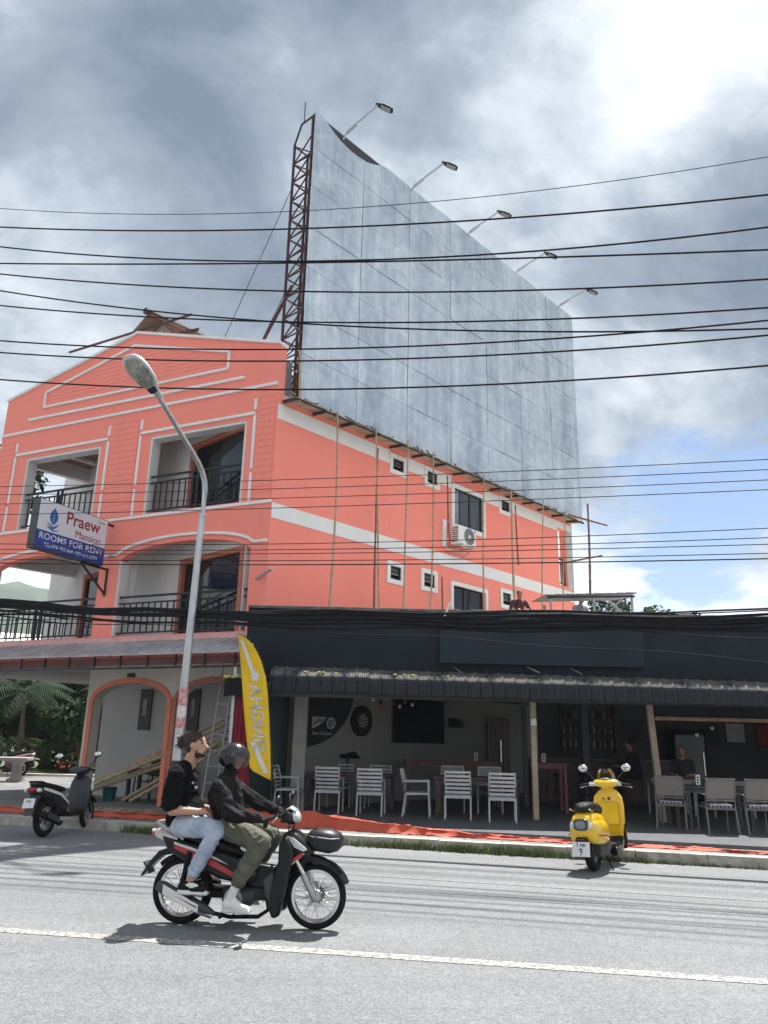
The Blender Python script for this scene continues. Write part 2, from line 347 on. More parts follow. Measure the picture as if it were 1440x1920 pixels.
M_STEEL = mat('galvanised_steel', (.5, .52, .53), .42, metal=.75, var=.15, scale=6, bump=.15, bscale=30)
M_RUST = mat('rusty_steel', (.07, .032, .03), .75, var=.45, scale=9, bump=.3)
M_TIN = mat('rusty_tin_soffit', (.42, .3, .2), .7, var=.3, scale=2.5, dirt=.5)
# ================================================================== CORAL APARTMENT BUILDING
B = thing('apartment_building', 'three storey coral painted apartment building with white trim and balconies', 'building', (CX, CY, 0), world=True)
ZT = [(0, 10.87), (4.67, 12.15), (9.41, 10.92)]
def arch(t, a, b, zs, rise):
    u = (t-(a+b)/2)/((b-a)/2); return zs+rise*math.sqrt(max(0, 1-u*u*.97))-rise*math.sqrt(.03)
A2 = [(.48, 4.36), (5.0, 8.95)]; A3 = [(.85, 3.8), (5.5, 8.23)]
def solid_front(t, side):
    e = t+side*1e-4; iv = []; lo = 3.36
    for a, b in A2:
        if a < e < b: iv.append((lo, 3.9)); lo = arch(min(max(t, a), b), a, b, 5.78, .42)
    for a, b in A3:
        if a < e < b: iv.append((lo, 6.93)); lo = 9.0
    iv.append((lo, lin(ZT, t))); return iv
ts = sorted(set([0, 4.67, 9.41]+[x for ab in A2+A3 for x in ab]+[a+(b-a)*k/28 for a, b in A2 for k in range(29)]))
mb = MB(); strips(mb, FB, ts, solid_front, 0, -.25); mb.build('facade_wall', M_CORAL, B)
# parapet coping
mb = MB()
for (a, za), (b, zb) in zip(ZT[:-1], ZT[1:]): mb.hexa([FB(a-.0, .06, za), FB(b, .06, zb), FB(b, -.31, zb), FB(a, -.31, za), FB(a, .06, za+.07), FB(b, .06, zb+.07), FB(b, -.31, zb+.07), FB(a, -.31, za+.07)])
mb.build('coping', M_WHITE, B)
def moulding(pts, w=.068, d=.05, m=M_WHITE, name='moulding'):
    q = MB()
    for (a, za), (b, zb) in zip(pts[:-1], pts[1:]):
        dv = Vector((b-a, zb-za)).normalized(); nx, nz_ = -dv.y*w/2, dv.x*w/2
        q.hexa([FB(a-nx, .002, za-nz_), FB(b-nx, .002, zb-nz_), FB(b-nx, d, zb-nz_), FB(a-nx, d, za-nz_), FB(a+nx, .002, za+nz_), FB(b+nx, .002, zb+nz_), FB(b+nx, d, zb+nz_), FB(a+nx, d, za+nz_)])
    return q.build(name, m, B)
for pts in ([(0.02, 9.83), (9.4, 9.83)], [(1.01, 10.16), (8.41, 10.19)], [(.62, 9.14), (4.14, 9.14)], [(5.26, 9.15), (8.68, 9.15)], [(0, 6.86), (9.41, 6.86)]): moulding(pts)
for a, b in ((1.54, 7.87),):
    for pts in ([(a, 10.5), (b, 10.5)], [(a, 10.5), (a, 10.98)], [(b, 10.5), (b, 10.95)], [(a, 10.97), (4.72, 11.8)], [(4.72, 11.8), (b, 10.95)]): moulding(pts, .064)
for a, b in A2:
    pts = [(a-.45, 5.93), (a-.09, 5.93)]+[(a-.09+(b-a+.18)*k/24, arch(a-.09+(b-a+.18)*k/24, a-.09, b+.09, 5.93, .42)) for k in range(1, 24)]+[(b+.09, 5.93), (b+.35, 5.93)]
    pts = [(max(0.01, min(9.4, t)), z) for t, z in pts]; moulding(pts, .064)
for t in (.62, 4.15, 5.25, 8.7):
    for z0, z1 in ((9.24, 9.52), (7.72, 9.08), (6.92, 7.62)): frect(MB(), FB, t-.036, t+.036, z0, z1, .002, .03).build('pilaster_strip', M_WHITE, B)
# grooved boards on the piers and in the gable
def pc(t0, t1, z0, z1):
    return frect(MB(), FB, t0, t1, z0, z1, 0.002, .012)
for t0, t1 in ((.06, .55), (4.24, 5.16), (8.8, 9.39)):
    z = 6.93
    while z < 9.55: pc(t0, t1, z, min(z+.154, 9.6)).build('board', M_CORAL, B); z += .163
z = 10.56
while z < 11.6:
    zt = z+.112
    la = lambda h: 1.65 if h < 10.9 else 1.65+(h-10.9)/.83*3.1
    lb = lambda h: 7.77 if h < 10.88 else 7.77-(h-10.88)/.85*3.1
    if la(zt) < lb(zt)-.1: MB().prism([(la(z), z), (lb(z), z), (lb(zt), zt), (la(zt), zt)], lambda a, b, s_: FB(a, .002+.014*s_, b)).build('board', M_CORAL, B)
    z += .12
# floors, ceilings, roof slab
def plan(mb, pts, z0, z1): return mb.prism([(p.x, p.y) for p in pts], lambda a, b, s_: (a, b, (z0, z1)[s_]))
LB = FB(9.3, -.25, 0)+FA.d*11; SB = FA(12.6, -.25, 0)
def slab(name, z0, z1, m, back=0.0): return plan(MB(), [FB(.2, -.26, 0), FB(9.3, -.26, 0), LB, FA(13.95, -.26, 0)], z0, z1).build(name, m, B)
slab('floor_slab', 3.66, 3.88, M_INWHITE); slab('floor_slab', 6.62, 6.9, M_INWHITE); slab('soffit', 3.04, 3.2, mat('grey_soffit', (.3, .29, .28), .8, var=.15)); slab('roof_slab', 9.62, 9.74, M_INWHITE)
for z0 in (6.52, 9.56):   # brown board ceilings in the balconies
    plan(MB(), [FB(.6, -.28, 0), FB(9.28, -.28, 0), FB(9.28, -.28, 0)+FA.d*2.9], z0, z0+.05).build('ceiling', M_CEIL, B)
    for k in range(5):
        p = FB(1.4+k*1.75, -.27, z0-.05); q = p+FA.d*(.25+k*.62); MB().beam(p, q, .16, .1).build('ceiling_beam', M_INWHITE, B)
# back wall of the balconies with doors
def back_wall(z0, z1, op):
    cuts = sorted({.1, 10.0}|{x for a, b, c, d in op for x in (a, b)})
    def sol(t, side):
        e = t+side*1e-4; iv = []; lo = z0
        for a, b, c, d in op:
            if a < e < b:
                if c > lo+.01: iv.append((lo, c))
                lo = d
        iv.append((lo, z1)); return iv
    q = MB(); strips(q, FK, cuts, sol, 0, -.15); q.build('balcony_back_wall', M_INWHITE, B)
    for a, b, c, d in op:
        dr = MB()
        for (x0, x1, y0, y1) in ((a, a+.13, c, d), (b-.13, b, c, d), (a+.13, b-.13, d-.13, d)): frect(dr, FK, x0, x1, y0, y1, .03, -.12)
        dr = dr.build('door_frame' if c < z0+.2 else 'window_frame', M_BROWN, B)
        k = 2 if b-a > 1 else 1; w = (b-a-.26)/k
        for i in range(k):
            frect(MB(), FK, a+.13+i*w+.004, a+.13+(i+1)*w-.004, c+.02, d-.135, -.05-.02*i, -.07-.02*i).build('pane', M_GLASS, dr)
            if k == 2: frect(MB(), FK, a+.13+i*w, a+.17+i*w, c+.02, d-.135, -.03-.02*i, -.075-.02*i).build('stile', M_RAIL, dr)
back_wall(6.9, 9.6, [(.16, 2.72, 6.92, 8.98), (4.3, 4.95, 7.5, 8.85), (6.7, 7.7, 6.92, 8.9)])
back_wall(3.88, 6.55, [(.14, 2.72, 3.9, 5.88), (6.75, 7.75, 3.9, 6.1)])
# dividing wall between the two balconies, white
for z0, z1 in ((3.88, 6.55), (6.9, 9.6)): 
    q = MB(); q.hexa([FB(4.45, -.26, z0), FB(4.95, -.26, z0), FB(4.95, -.26, z0)+FA.d*.35, FB(4.45, -.26, z0)+FA.d*.35, FB(4.45, -.26, z1), FB(4.95, -.26, z1), FB(4.95, -.26, z1)+FA.d*.35, FB(4.45, -.26, z1)+FA.d*.35]); q.build('balcony_pier', M_INWHITE, B)
for a, b in A3:
    for t in (b-.03, a+.03): frect(MB(), FB, t-.03, t+.03, 6.93, 8.99, -.004, -.3).build('jamb_lining', M_INWHITE, B)
    frect(MB(), FB, a+.06, b-.06, 8.93, 8.995, -.004, -.3).build('lintel_lining', M_INWHITE, B)
for a, b in A2: frect(MB(), FB, b-.06, b, 3.91, 5.76, -.004, -.3).build('jamb_lining', M_INWHITE, B)
# left side wall (open beside the balconies) and far walls
_l = FB(9.41, -.26, 0); FL = Fr(_l.x, _l.y, 42.5).set_n((-.73728, .67559))
def sol_left(t, side):
    e = t+side*1e-4
    if .3 < e < 2.75: return [(3.04, 3.9), (6.12, 6.92), (9.14, 9.75)]
    return [(3.04, 9.75)]
q = MB(); strips(q, FL, [0, .3, 2.75, 11.3], sol_left, 0, -.2); q.build('left_wall', M_INWHITE, B)
q = MB(); q.hexa([FA(12.6, -.27, 3.04), FA(12.75, -.27, 3.04), LB+Vector((0, 0, 3.04)), LB-FA.d*.15+Vector((0, 0, 3.04)), FA(12.6, -.27, 9.6), FA(12.75, -.27, 9.6), LB+Vector((0, 0, 9.6)), LB-FA.d*.15+Vector((0, 0, 9.6))]); q.build('rear_wall', M_INWHITE, B)
# railings
def railing(fr, t0, t1, z0, z1, o, step=.185, posts=(), rails=2):
    q = MB()
    for z, h in ((z1, .05), (z1-.16, .035), (z0+.08, .035)): q.beam(fr(t0, o, z), fr(t1, o, z), .045, h)
    for t in (t0, t1)+tuple(posts): q.beam(fr(t, o, z0-.02), fr(t, o, z1), .05, .05, fr.n)
    ra = q.build('railing', M_RAIL, B)
    bal = MB().beam(Vector((0, 0, 0)), Vector((0, 0, z1-.16-z0-.08)), .026, .026, fr.n).mesh('baluster')
    bal.materials.append(M_RAIL); k = int((t1-t0)/step)
    for i in range(1, k):
        o_ = link('baluster', bal, None, ra); o_.location = fr(t0+(t1-t0)*i/k, o, z0+.08)
railing(FB, .9, 3.78, 6.95, 7.92, -.1, posts=(2.25, 2.4)); railing(FB, 5.54, 8.2, 6.95, 7.95, -.1, posts=(6.8, 6.95))
railing(FB, .52, 4.33, 3.9, 4.86, -.1, posts=(2.4,)); railing(FB, 5.03, 8.9, 3.9, 4.88, -.1, posts=(6.9, 7.1))
railing(FL, .35, 2.7, 6.95, 7.95, -.1); railing(FL, .35, 2.7, 3.9, 4.88, -.1)
# ground floor arcade -----------------------------------------------------
GA = [(.12, 2.2), (2.46, 4.68)]
def sol_g(t, side):
    e = t+side*1e-4
    for a, b in GA:
        if a < e < b: return [(arch(min(max(t, a), b), a, b, 2.42, .45), 3.35)]
    return [(.142, 3.35)]
ts = sorted(set([-.05, 4.9]+[a+(b-a)*k/22 for a, b in GA for k in range(23)]))
q = MB(); strips(q, FB, ts, sol_g, -.04, -.3); q.build('arcade_wall', M_CREAM, B)
for a, b in GA:
    pts = [(a, .15)]+[(a+(b-a)*k/22, arch(a+(b-a)*k/22, a, b, 2.42, .45)) for k in range(23)]+[(b, .15)]
    q = MB(); ctr = ((a+b)/2, 1.6)
    for (p0, p1) in zip(pts[:-1], pts[1:]):
        def outp(p):
            if p[1] < 2.45: return (p[0]+(.12 if p[0] > ctr[0] else -.12), p[1])
            v = Vector((p[0]-ctr[0], p[1]-ctr[1])).normalized()*.12; return (p[0]+v.x, p[1]+v.y)
        a0, a1 = outp(p0), outp(p1)
        q.hexa([FB(p0[0], -.041, p0[1]), FB(p1[0], -.041, p1[1]), FB(p1[0], -.005, p1[1]), FB(p0[0], -.005, p0[1]), FB(a0[0], -.041, a0[1]), FB(a1[0], -.041, a1[1]), FB(a1[0], -.005, a1[1]), FB(a0[0], -.005, a0[1])])
    q.build('arch_trim', M_BROWN if a < 1 else mat('coral_trim', (.72, .2, .12), .6, var=.12), B)
frect(MB(), FB, 3.42, 3.64, 2.98-.06, 2.98+.0, -.04, .0)
frect(MB(), FB, 3.5, 3.72, 2.93, 3.02, -.039, -.01).build('vent', M_RAIL, B)
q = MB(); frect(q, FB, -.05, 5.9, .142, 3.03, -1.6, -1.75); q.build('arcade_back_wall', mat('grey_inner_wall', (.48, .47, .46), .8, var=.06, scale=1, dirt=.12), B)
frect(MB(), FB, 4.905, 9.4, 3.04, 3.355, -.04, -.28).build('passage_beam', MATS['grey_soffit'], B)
for t0, t1 in ((4.25, 4.62), (2.75, 3.1), (.7, 1.0)):
    w_ = frect(MB(), FB, t0, t1, 1.75, 2.75, -1.595, -1.55).build('window_panel', M_RAIL, B); frect(MB(), FB, t0+.12, t1-.12, 2.1, 2.5, -1.549, -1.54).build('pane', M_GLASS, w_)
# side wall ---------------------------------------------------------------
WIN = [(4.0, 4.7, 8.66, 9.24), (5.5, 6.2, 8.68, 9.28), (9.3, 10.02, 8.74, 9.33), (3.98, 4.66, 5.6, 6.2), (5.38, 6.1, 5.62, 6.24), (9.27, 9.97, 5.66, 6.28)]
BIGW = (6.78, 8.5, 7.72, 9.1); BDOOR = (6.73, 8.56, 4.0, 6.1); GAP = (13.03, 13.58, 6.98, 9.05)
HOLES = [(a+.1, b-.1, c+.1, d-.1) for a, b, c, d in WIN+[BIGW]]+[(6.83, 8.46, 4.0, 6.0), GAP]
def sol_side(t, side):
    e = t+side*1e-4; iv = []; lo = 2.9
    for a, b, c, d in sorted(HOLES, key=lambda h: h[2]):
        if a < e < b: iv.append((lo, c)); lo = d
    iv.append((lo, 9.46)); return iv
ts = sorted({0, 14.05}|{x for h in HOLES for x in h[:2]})
q = MB(); strips(q, FA, ts, sol_side, 0, -.25); q.build('side_wall', M_CORAL, B)
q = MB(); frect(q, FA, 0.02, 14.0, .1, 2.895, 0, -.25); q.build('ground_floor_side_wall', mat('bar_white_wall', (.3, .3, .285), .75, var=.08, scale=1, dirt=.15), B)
for z0, z1, nm in ((8.92, 9.3, 'upper_band'), (6.47, 6.83, 'lower_band')):
    cut = sorted([w_ for w_ in WIN+[BIGW] if w_[2] < z1 and w_[3] > z0]); t = .01
    for w_ in cut+[(13.0 if z0 > 8 else 14.05, 0, 0, 0)]:
        if w_[0]-t > .02: frect(MB(), FA, t, w_[0], z0, z1, .002, .018).build(nm, M_WHITE, B)
        t = w_[1]
    if z0 > 8: frect(MB(), FA, 13.0, 14.05, 9.06, z1, .002, .018).build(nm, M_WHITE, B)
def win_frame(a, b, c, d, w=.12, o=.045):
    q = MB()
    for (x0, x1, y0, y1) in ((a, a+w, c, d), (b-w, b, c, d), (a+w, b-w, c, c+w), (a+w, b-w, d-w, d)): frect(q, FA, x0, x1, y0, y1, .002, o)
    return q
M_LOUVRE = mat('louvre_glass', (.16, .17, .16), .12, var=.3, scale=6)
for a, b, c, d in WIN:
    f_ = win_frame(a, b, c, d).build('window', M_WHITE, B); h = (d-c-.24)/3
    q = MB(); 
    for (x0, x1, y0, y1) in ((a+.12, a+.15, c+.12, d-.12), (b-.15, b-.12, c+.12, d-.12), (a+.15, b-.15, c+.12, c+.15), (a+.15, b-.15, d-.15, d-.12)): frect(q, FA, x0, x1, y0, y1, .0, -.06)
    q.build('inner_frame', M_RAIL, f_)
    for i in range(3): 
        z = c+.15+i*h*.86; MB().hexa([FA(a+.15, -.02, z), FA(b-.15, -.02, z), FA(b-.15, -.028, z), FA(a+.15, -.028, z), FA(a+.15, -.075, z+h*.83), FA(b-.15, -.075, z+h*.83), FA(b-.15, -.083, z+h*.83), FA(a+.15, -.083, z+h*.83)]).build('pane', M_LOUVRE if i else M_GLASS, f_)
a, b, c, d = BIGW; f_ = win_frame(a, b, c, d, .13).build('window', M_WHITE, B)
q = MB()
for x in (a+.13, a+.42, a+.95, b-.2): frect(q, FA, x, x+.06, c+.13, d-.13, -.02, -.1)
frect(q, FA, a+.13, b-.13, c+.13, c+.18, -.021, -.1); frect(q, FA, a+.13, b-.13, d-.18, d-.13, -.021, -.1); q.build('inner_frame', M_RAIL, f_)
M_GLASS2 = mat('grey_glass', (.07, .085, .1), .08, var=.25, scale=.5)
for i, (x0, x1) in enumerate(((a+.48, a+.95), (a+1.01, b-.2))): frect(MB(), FA, x0, x1, c+.18, d-.18, -.05, -.06).build('pane', M_GLASS2, f_)
frect(MB(), FA, a+.19, a+.42, c+.18, d-.18, -.03, -.04).build('pane', mat('pale_glass', (.22, .24, .3), .1, var=.2), f_)
a, b, c, d = BDOOR; q = MB()
for (x0, x1, y0, y1) in ((a, a+.11, 4.3, d), (b-.11, b, 4.3, d), (a+.11, b-.11, d-.12, d)): frect(q, FA, x0, x1, y0, y1, .002, .05)
f_ = q.build('door_surround', M_WHITE, B)
for x0, x1 in ((a+.11, a+.72), (a+.76, b-.11)): frect(MB(), FA, x0, x1, 4.3, d-.12, -.08, -.09).build('pane', M_GLASS, f_)
frect(MB(), FA, a+.72, a+.76, 4.3, d-.12, -.05, -.1).build('stile', M_RAIL, f_)
railing(FA, 13.05, 13.56, 7.0, 7.95, -.1, step=.12)
q = MB(); frect(q, FA, 13.6, 14.03, 6.9, 9.3, .002, .012); q.build('corner_pier_panel', mat('weathered_grey', (.48, .45, .43), .8, var=.2, scale=3, dirt=.4), B)
# eave of tin sheets under the hoarding
q = MB(); 
for k in range(56):
    t = .1+k*.25; zz_ = .012*(k % 2)
    q.hexa([FA(t, .02, 9.41+zz_), FA(t+.245, .02, 9.41+zz_), FA(t+.245, .52, 9.35+zz_), FA(t, .52, 9.35+zz_), FA(t, .02, 9.43+zz_), FA(t+.245, .02, 9.43+zz_), FA(t+.245, .52, 9.37+zz_), FA(t, .52, 9.37+zz_)])
q.build('eave_sheet', M_TIN, B)
for k in range(15): MB().beam(FA(.15+k*.96, .03, 9.37), FA(.15+k*.96, .5, 9.32), .06, .05).build('eave_bracket', M_RAIL, B)
q = MB().beam(FA(.1, .49, 9.34), FA(14.05, .49, 9.34), .04, .05); q.build('eave_edge', M_RAIL, B)
q = MB()
for k in range(50): t = .2+random.random()*13.7; q.beam(FA(t, .47, 9.4), FA(t+random.uniform(-.3, .3), .5+random.uniform(-.1, .05), 9.4+random.uniform(.0, .06)), .03, .02)
stuff(q.build('eave_debris', M_RUST, B))
# old ridge roof behind the gable
q = MB(); rp = FB(4.7, -.3, 12.92)
for sgn in (1, -1):
    e0 = rp+FB.d*1.15*sgn-Vector((0, 0, 1.15))*(.9 if sgn > 0 else .55); q.hexa([rp, rp+FA.d*7, e0+FA.d*7, e0, rp+Vector((0, 0, .06)), rp+FA.d*7+Vector((0, 0, .06)), e0+FA.d*7+Vector((0, 0, .06)), e0+Vector((0, 0, .06))])
rf = q.build('ridge_roof', mat('old_brown_roof', (.2, .13, .105), .85, var=.3, scale=3, dirt=.4), B)
MB().tube([rp+Vector((0, 0, .08))-FA.d*.12, rp+Vector((0, 0, .08))+FA.d*7], .1, 8).build('ridge_cap', M_RUST, rf)
q = MB(); q.prism([(-1.0, -1.15), (0, -.05), (1.0, -.75)], lambda a, b, s_: rp+FB.d*(-a)*-1+Vector((0, 0, b))+FA.d*(.5+.05*s_)); q.build('gable_board', mat('grey_board', (.4, .38, .36), .8, var=.15), rf)
MB().tube([FB(7.2, .02, 12.1), FB(3.2, -.35, 12.62)], .035, 6).build('roof_pole', M_RUST, B)
q = MB()
for k in range(7): a_ = FB(3.2+random.random()*.8, -.3, 12.0+random.random()*.14); q.beam(a_, a_+Vector((random.uniform(-.35, .35), .1, random.uniform(-.05, .2))), .05, .04)
stuff(q.build('roof_debris', M_RUST, B))
# lean-to canopy over the arcade -------------------------------------------
CN = thing('lean_to_canopy', 'lean-to metal sheet canopy over the arcade below the black balcony rails', 'canopy', FB(4, 0, 3.2), world=True)
M_SHEET = mat('weathered_sheet', (.5, .5, .52), .45, metal=.3, var=.25, scale=2, dirt=.4)
sh = None; t = -.35
while t < 12:
    q = MB(); q.hexa([FB(t, .07, 3.72), FB(t+.735, .07, 3.72), FB(t+.735, 1.35, 3.27), FB(t, 1.35, 3.27), FB(t, .07, 3.735), FB(t+.735, .07, 3.735), FB(t+.735, 1.35, 3.285), FB(t, 1.35, 3.285)])
    for r_ in (0, .24, .48): q.hexa([FB(t+r_, .07, 3.735), FB(t+r_+.05, .07, 3.735), FB(t+r_+.05, 1.36, 3.28), FB(t+r_, 1.36, 3.28), FB(t+r_+.012, .07, 3.775), FB(t+r_+.038, .07, 3.775), FB(t+r_+.038, 1.36, 3.32), FB(t+r_+.012, 1.36, 3.32)])
    q.build('roof_sheet', M_SHEET, CN); t += .74
frect(MB(), FB, -.35, 12, 3.74, 3.86, .03, .1).build('flashing', mat('pink_flashing', (.72, .4, .38), .6, var=.15), CN)
frect(MB(), FB, -.3, 12, 3.08, 3.23, 1.12, 1.2).build('fascia_beam', mat('red_oxide', (.13, .04, .036), .65, var=.2), CN)
for k in range(17): frect(MB(), FB, -.2+k*.75, -.17+k*.75, 3.04, 3.3, 1.2, 1.23).build('bracket', M_RAIL, CN)
frect(MB(), FB, -.3, 12, 3.0, 3.035, 1.12, 1.24).build('edge_angle', M_RAIL, CN)
for t_ in (-.2, 9.0): MB().beam(FB(t_, 1.16, .14), FB(t_, 1.16, 3.0), .07, .07, FB.n).build('post', M_STEEL, CN)
# ================================================================== HOARDING ON THE ROOF
H = thing('billboard', 'huge blank galvanised billboard standing on the roof edge of the coral building', 'billboard', FA(7.5, 0, 9.5), world=True)
def galv(n, l, b):
    tcn = n.new('ShaderNodeTexCoord')
    def nz(s, d, r, st):
        mp = n.new('ShaderNodeMapping'); mp.inputs['Scale'].default_value = st; l.new(tcn.outputs['Object'], mp.inputs[0])
        q = n.new('ShaderNodeTexNoise'); q.inputs['Scale'].default_value = s; q.inputs['Detail'].default_value = d; q.inputs['Roughness'].default_value = r; l.new(mp.outputs[0], q.inputs['Vector']); return q.outputs['Fac']
    def rng(f, a, b_, c, d):
        q = n.new('ShaderNodeMapRange'); q.inputs[1].default_value = a; q.inputs[2].default_value = b_; q.inputs[3].default_value = c; q.inputs[4].default_value = d; l.new(f, q.inputs[0]); return q.outputs[0]
    def ad(a, b_, op='ADD'):
        q = n.new('ShaderNodeMath'); q.operation = op; l.new(a, q.inputs[0]); l.new(b_, q.inputs[1]); return q.outputs[0]
    oi = n.new('ShaderNodeObjectInfo')
    v = ad(ad(rng(nz(1.3, 8, .68, (1, 1, .1)), .3, .7, -.12, .17), rng(nz(5, 6, .7, (1, 1, .08)), .3, .7, -.07, .09)), rng(nz(.8, 7, .65, (1, 1, .7)), .3, .7, -.1, .12))
    v = ad(v, rng(oi.outputs['Random'], 0, 1, -.035, .035))
    mx = n.new('ShaderNodeMix'); mx.data_type = 'RGBA'; mx.inputs[6].default_value = (.25, .315, .41, 1); mx.inputs[7].default_value = (.76, .82, .89, 1)
    
    wv = n.new('ShaderNodeTexNoise'); wv.inputs['Scale'].default_value = 1.1; wv.inputs['Detail'].default_value = 9; wv.inputs['Roughness'].default_value = .7; wv.inputs['Distortion'].default_value = 2.2; l.new(tcn.outputs['Object'], wv.inputs['Vector'])
    v = ad(v, rng(wv.outputs['Fac'], .42, .72, -.05, .2)); l.new(rng(v, -.25, .42, 0, 1), mx.inputs['Factor']); l.new(mx.outputs[2], b.inputs['Base Color'])
    b.inputs['Metallic'].default_value = .15; b.inputs['Roughness'].default_value = .55
    bp = n.new('ShaderNodeBump'); bp.inputs['Strength'].default_value = .35; bp.inputs['Distance'].default_value = .05; l.new(nz(2.2, 4, .5, (1, 1, .5)), bp.inputs['Height']); l.new(bp.outputs[0], b.inputs['Normal'])
M_GALV = node_mat('weathered_galvanised_sheet', galv)
TC = [.63, 2.63, 4.7, 6.75, 8.74, 10.78, 12.85, 14.9]; ZR = [9.62, 10.88, 12.13, 13.38, 14.62, 15.9, 17.15, 18.36]
rr = random.Random(11)
def torn(t): return 18.36-.42*max(0, 1-((t-2.2)/1.25)**2)
for i in range(7):
    for j in range(7):
        a, b, c, d = TC[i]+.011, TC[i+1]-.011, ZR[j]+.007, ZR[j+1]-.007
        ob = rr.uniform(-.008, .008); tl = [rr.uniform(-.01, .01) for _ in range(4)]
        q = MB(); nn = 8; top = [(a+(b-a)*k/nn, torn(a+(b-a)*k/nn) if j == 6 else d) for k in range(nn+1)]
        outl = [(a, c)]+[(b, c)]+top[::-1]
        q.prism(outl, lambda t, z, s_: FA(t, ob+.02*s_+.012*math.sin(t*2.1+j)*math.sin(z*1.7+i), z)); q.build('panel', M_GALV, H)
q = MB()
for j in range(1, 7):
    if rr.random() < .8: 
        for i in range(7):
            if rr.random() < .45: q.beam(FA(TC[i]+rr.random()*.6, .035, ZR[j]), FA(TC[i+1]-rr.random()*.6, .035, ZR[j]+rr.uniform(-.01, .01)), .012, .02)
q.build('seam_trim', M_STEEL, H)
frect(MB(), FA, .66, 14.88, 9.65, 18.34, -.028, -.035).build('dark_backing', M_RAIL, H)
# steel frame and lattice towers behind the sheets
q = MB()
for z in (9.7, 11.5, 13.4, 15.3, 17.0, 18.28): q.beam(FA(.65, -.06, z), FA(14.88, -.06, z), .05, .07)
q.build('frame_rail', M_RUST, H)
def tower(t):
    q = MB(); zs = [9.75+.61*k for k in range(15)]; t2 = t+.5
    for tt in (t, t2):
        q.beam(FA(tt, -.12, 9.6), FA(tt, -.12, 18.3), .055, .055, FA.n); q.beam(FA(tt, -.85, 9.6), FA(tt, -.85, 17.75), .055, .055, FA.n)
    for k in range(13):
        z0, z1 = zs[k], zs[k+1]
        for tt in (t, t2):
            q.beam(FA(tt, -.12, z0), FA(tt, -.85, z1), .04, .03); q.beam(FA(tt, -.85, z0), FA(tt, -.12, z1), .03, .03); q.beam(FA(tt, -.12, z0), FA(tt, -.85, z0), .035, .03)
        q.beam(FA(t, -.85, z0), FA(t2, -.85, z1), .035, .03); q.beam(FA(t, -.85, z1), FA(t2, -.85, z1), .035, .03); q.beam(FA(t, -.12, z0), FA(t2, -.12, z1), .035, .03)
    q.beam(FA(t, -.12, 18.3), FA(t, -.6, 18.3), .04, .04); q.beam(FA(t, -.6, 18.3), FA(t, -.85, 17.75), .04, .04)
    q.build('lattice_tower', M_RUST, H)
for t in (.68, 4.8, 9.2, 14.2): tower(t)
MB().tube([FA(.9, -.85, 13.3), FA(.55, -2.1, 11.0)], .045, 8).build('raking_strut', M_RUST, H)
MB().tube([FA(.68, -.5, 18.3), FA(.68, -.5, 19.0)], .015, 6).build('lightning_rod', M_RAIL, H)
for (a, b) in ((FA(.68, -.85, 16.3), FB(3.2, -1.4, 11.6)), (FA(.68, -.85, 13.0), FB(2.2, -1.6, 11.2))): MB().tube([a, b], .01, 5).build('guy_wire', M_RAIL, H)
q = MB(); frect(q, FA, .05, .62, 9.6, 10.7, -.3, -.35); q.build('end_sheet', mat('grey_end_sheet', (.23, .24, .26), .6, var=.2), H)
MB().tube([FA(.25, .5, 9.25), FA(.5, .1, 10.9)], .03, 6).build('brace', mat('bamboo', (.38, .3, .19), .7, var=.3, scale=7), H)
# floodlights
ORD = ['nearest', 'second', 'middle', 'fourth', 'farthest']
M_HEAD = mat('grey_cast_metal', (.018, .02, .022), .8, var=.2, spec=.2); M_LENS = mat('lamp_lens', (.3, .32, .33), .15, var=.1)
for i, t in enumerate((1.78, 4.76, 7.74, 10.73, 13.8)):
    fl = thing('floodlight', f'{ORD[i]} floodlight on an arm at the top edge of the billboard', 'floodlight', FA(t, 0, 18.3), 0, 'floodlights above the billboard', world=True)
    tip = FA(t+.03, 1.28, 18.62); MB().tube([FA(t, -.05, 18.2), FA(t, .12, 18.4), tip], .028, 8).build('arm', M_STEEL, fl, smooth=40)
    MB().tube([FA(t, .1, 18.36), FA(t+.02, .5, 18.47)], .045, 8).build('arm_sleeve', M_STEEL, fl, smooth=40)
    q = MB(); ax = (FA.d*.55+FA.n*.55-Vector((0, 0, .35))).normalized(); sd_ = ax.cross(Vector((0, 0, 1))).normalized(); up_ = sd_.cross(ax)
    def hp(a, b, c): return tip+ax*a+sd_*b+up_*c
    secs = [(-.07, .04, .04), (.05, .08, .065), (.16, .12, .08), (.36, .12, .075), (.45, .09, .04)]; vs = []; fs = []
    for a, w_, h_ in secs:
        for k in range(10): an = 2*math.pi*k/10; vs.append(hp(a, w_*math.cos(an), h_*max(-.35, math.sin(an))))
    for s_ in range(4):
        for k in range(10): fs.append((s_*10+k, s_*10+(k+1) % 10, (s_+1)*10+(k+1) % 10, (s_+1)*10+k))
    fs += [tuple(range(9, -1, -1)), tuple(range(40, 50))]
    q.add(vs, fs).build('lamp_head', M_HEAD, fl, smooth=50)
    q = MB(); q.hexa([hp(.1, -.08, -.045), hp(.4, -.08, -.045), hp(.4, .08, -.045), hp(.1, .08, -.045), hp(.1, -.08, -.02), hp(.4, -.08, -.02), hp(.4, .08, -.02), hp(.1, .08, -.02)]); q.build('lens', M_LENS, fl)
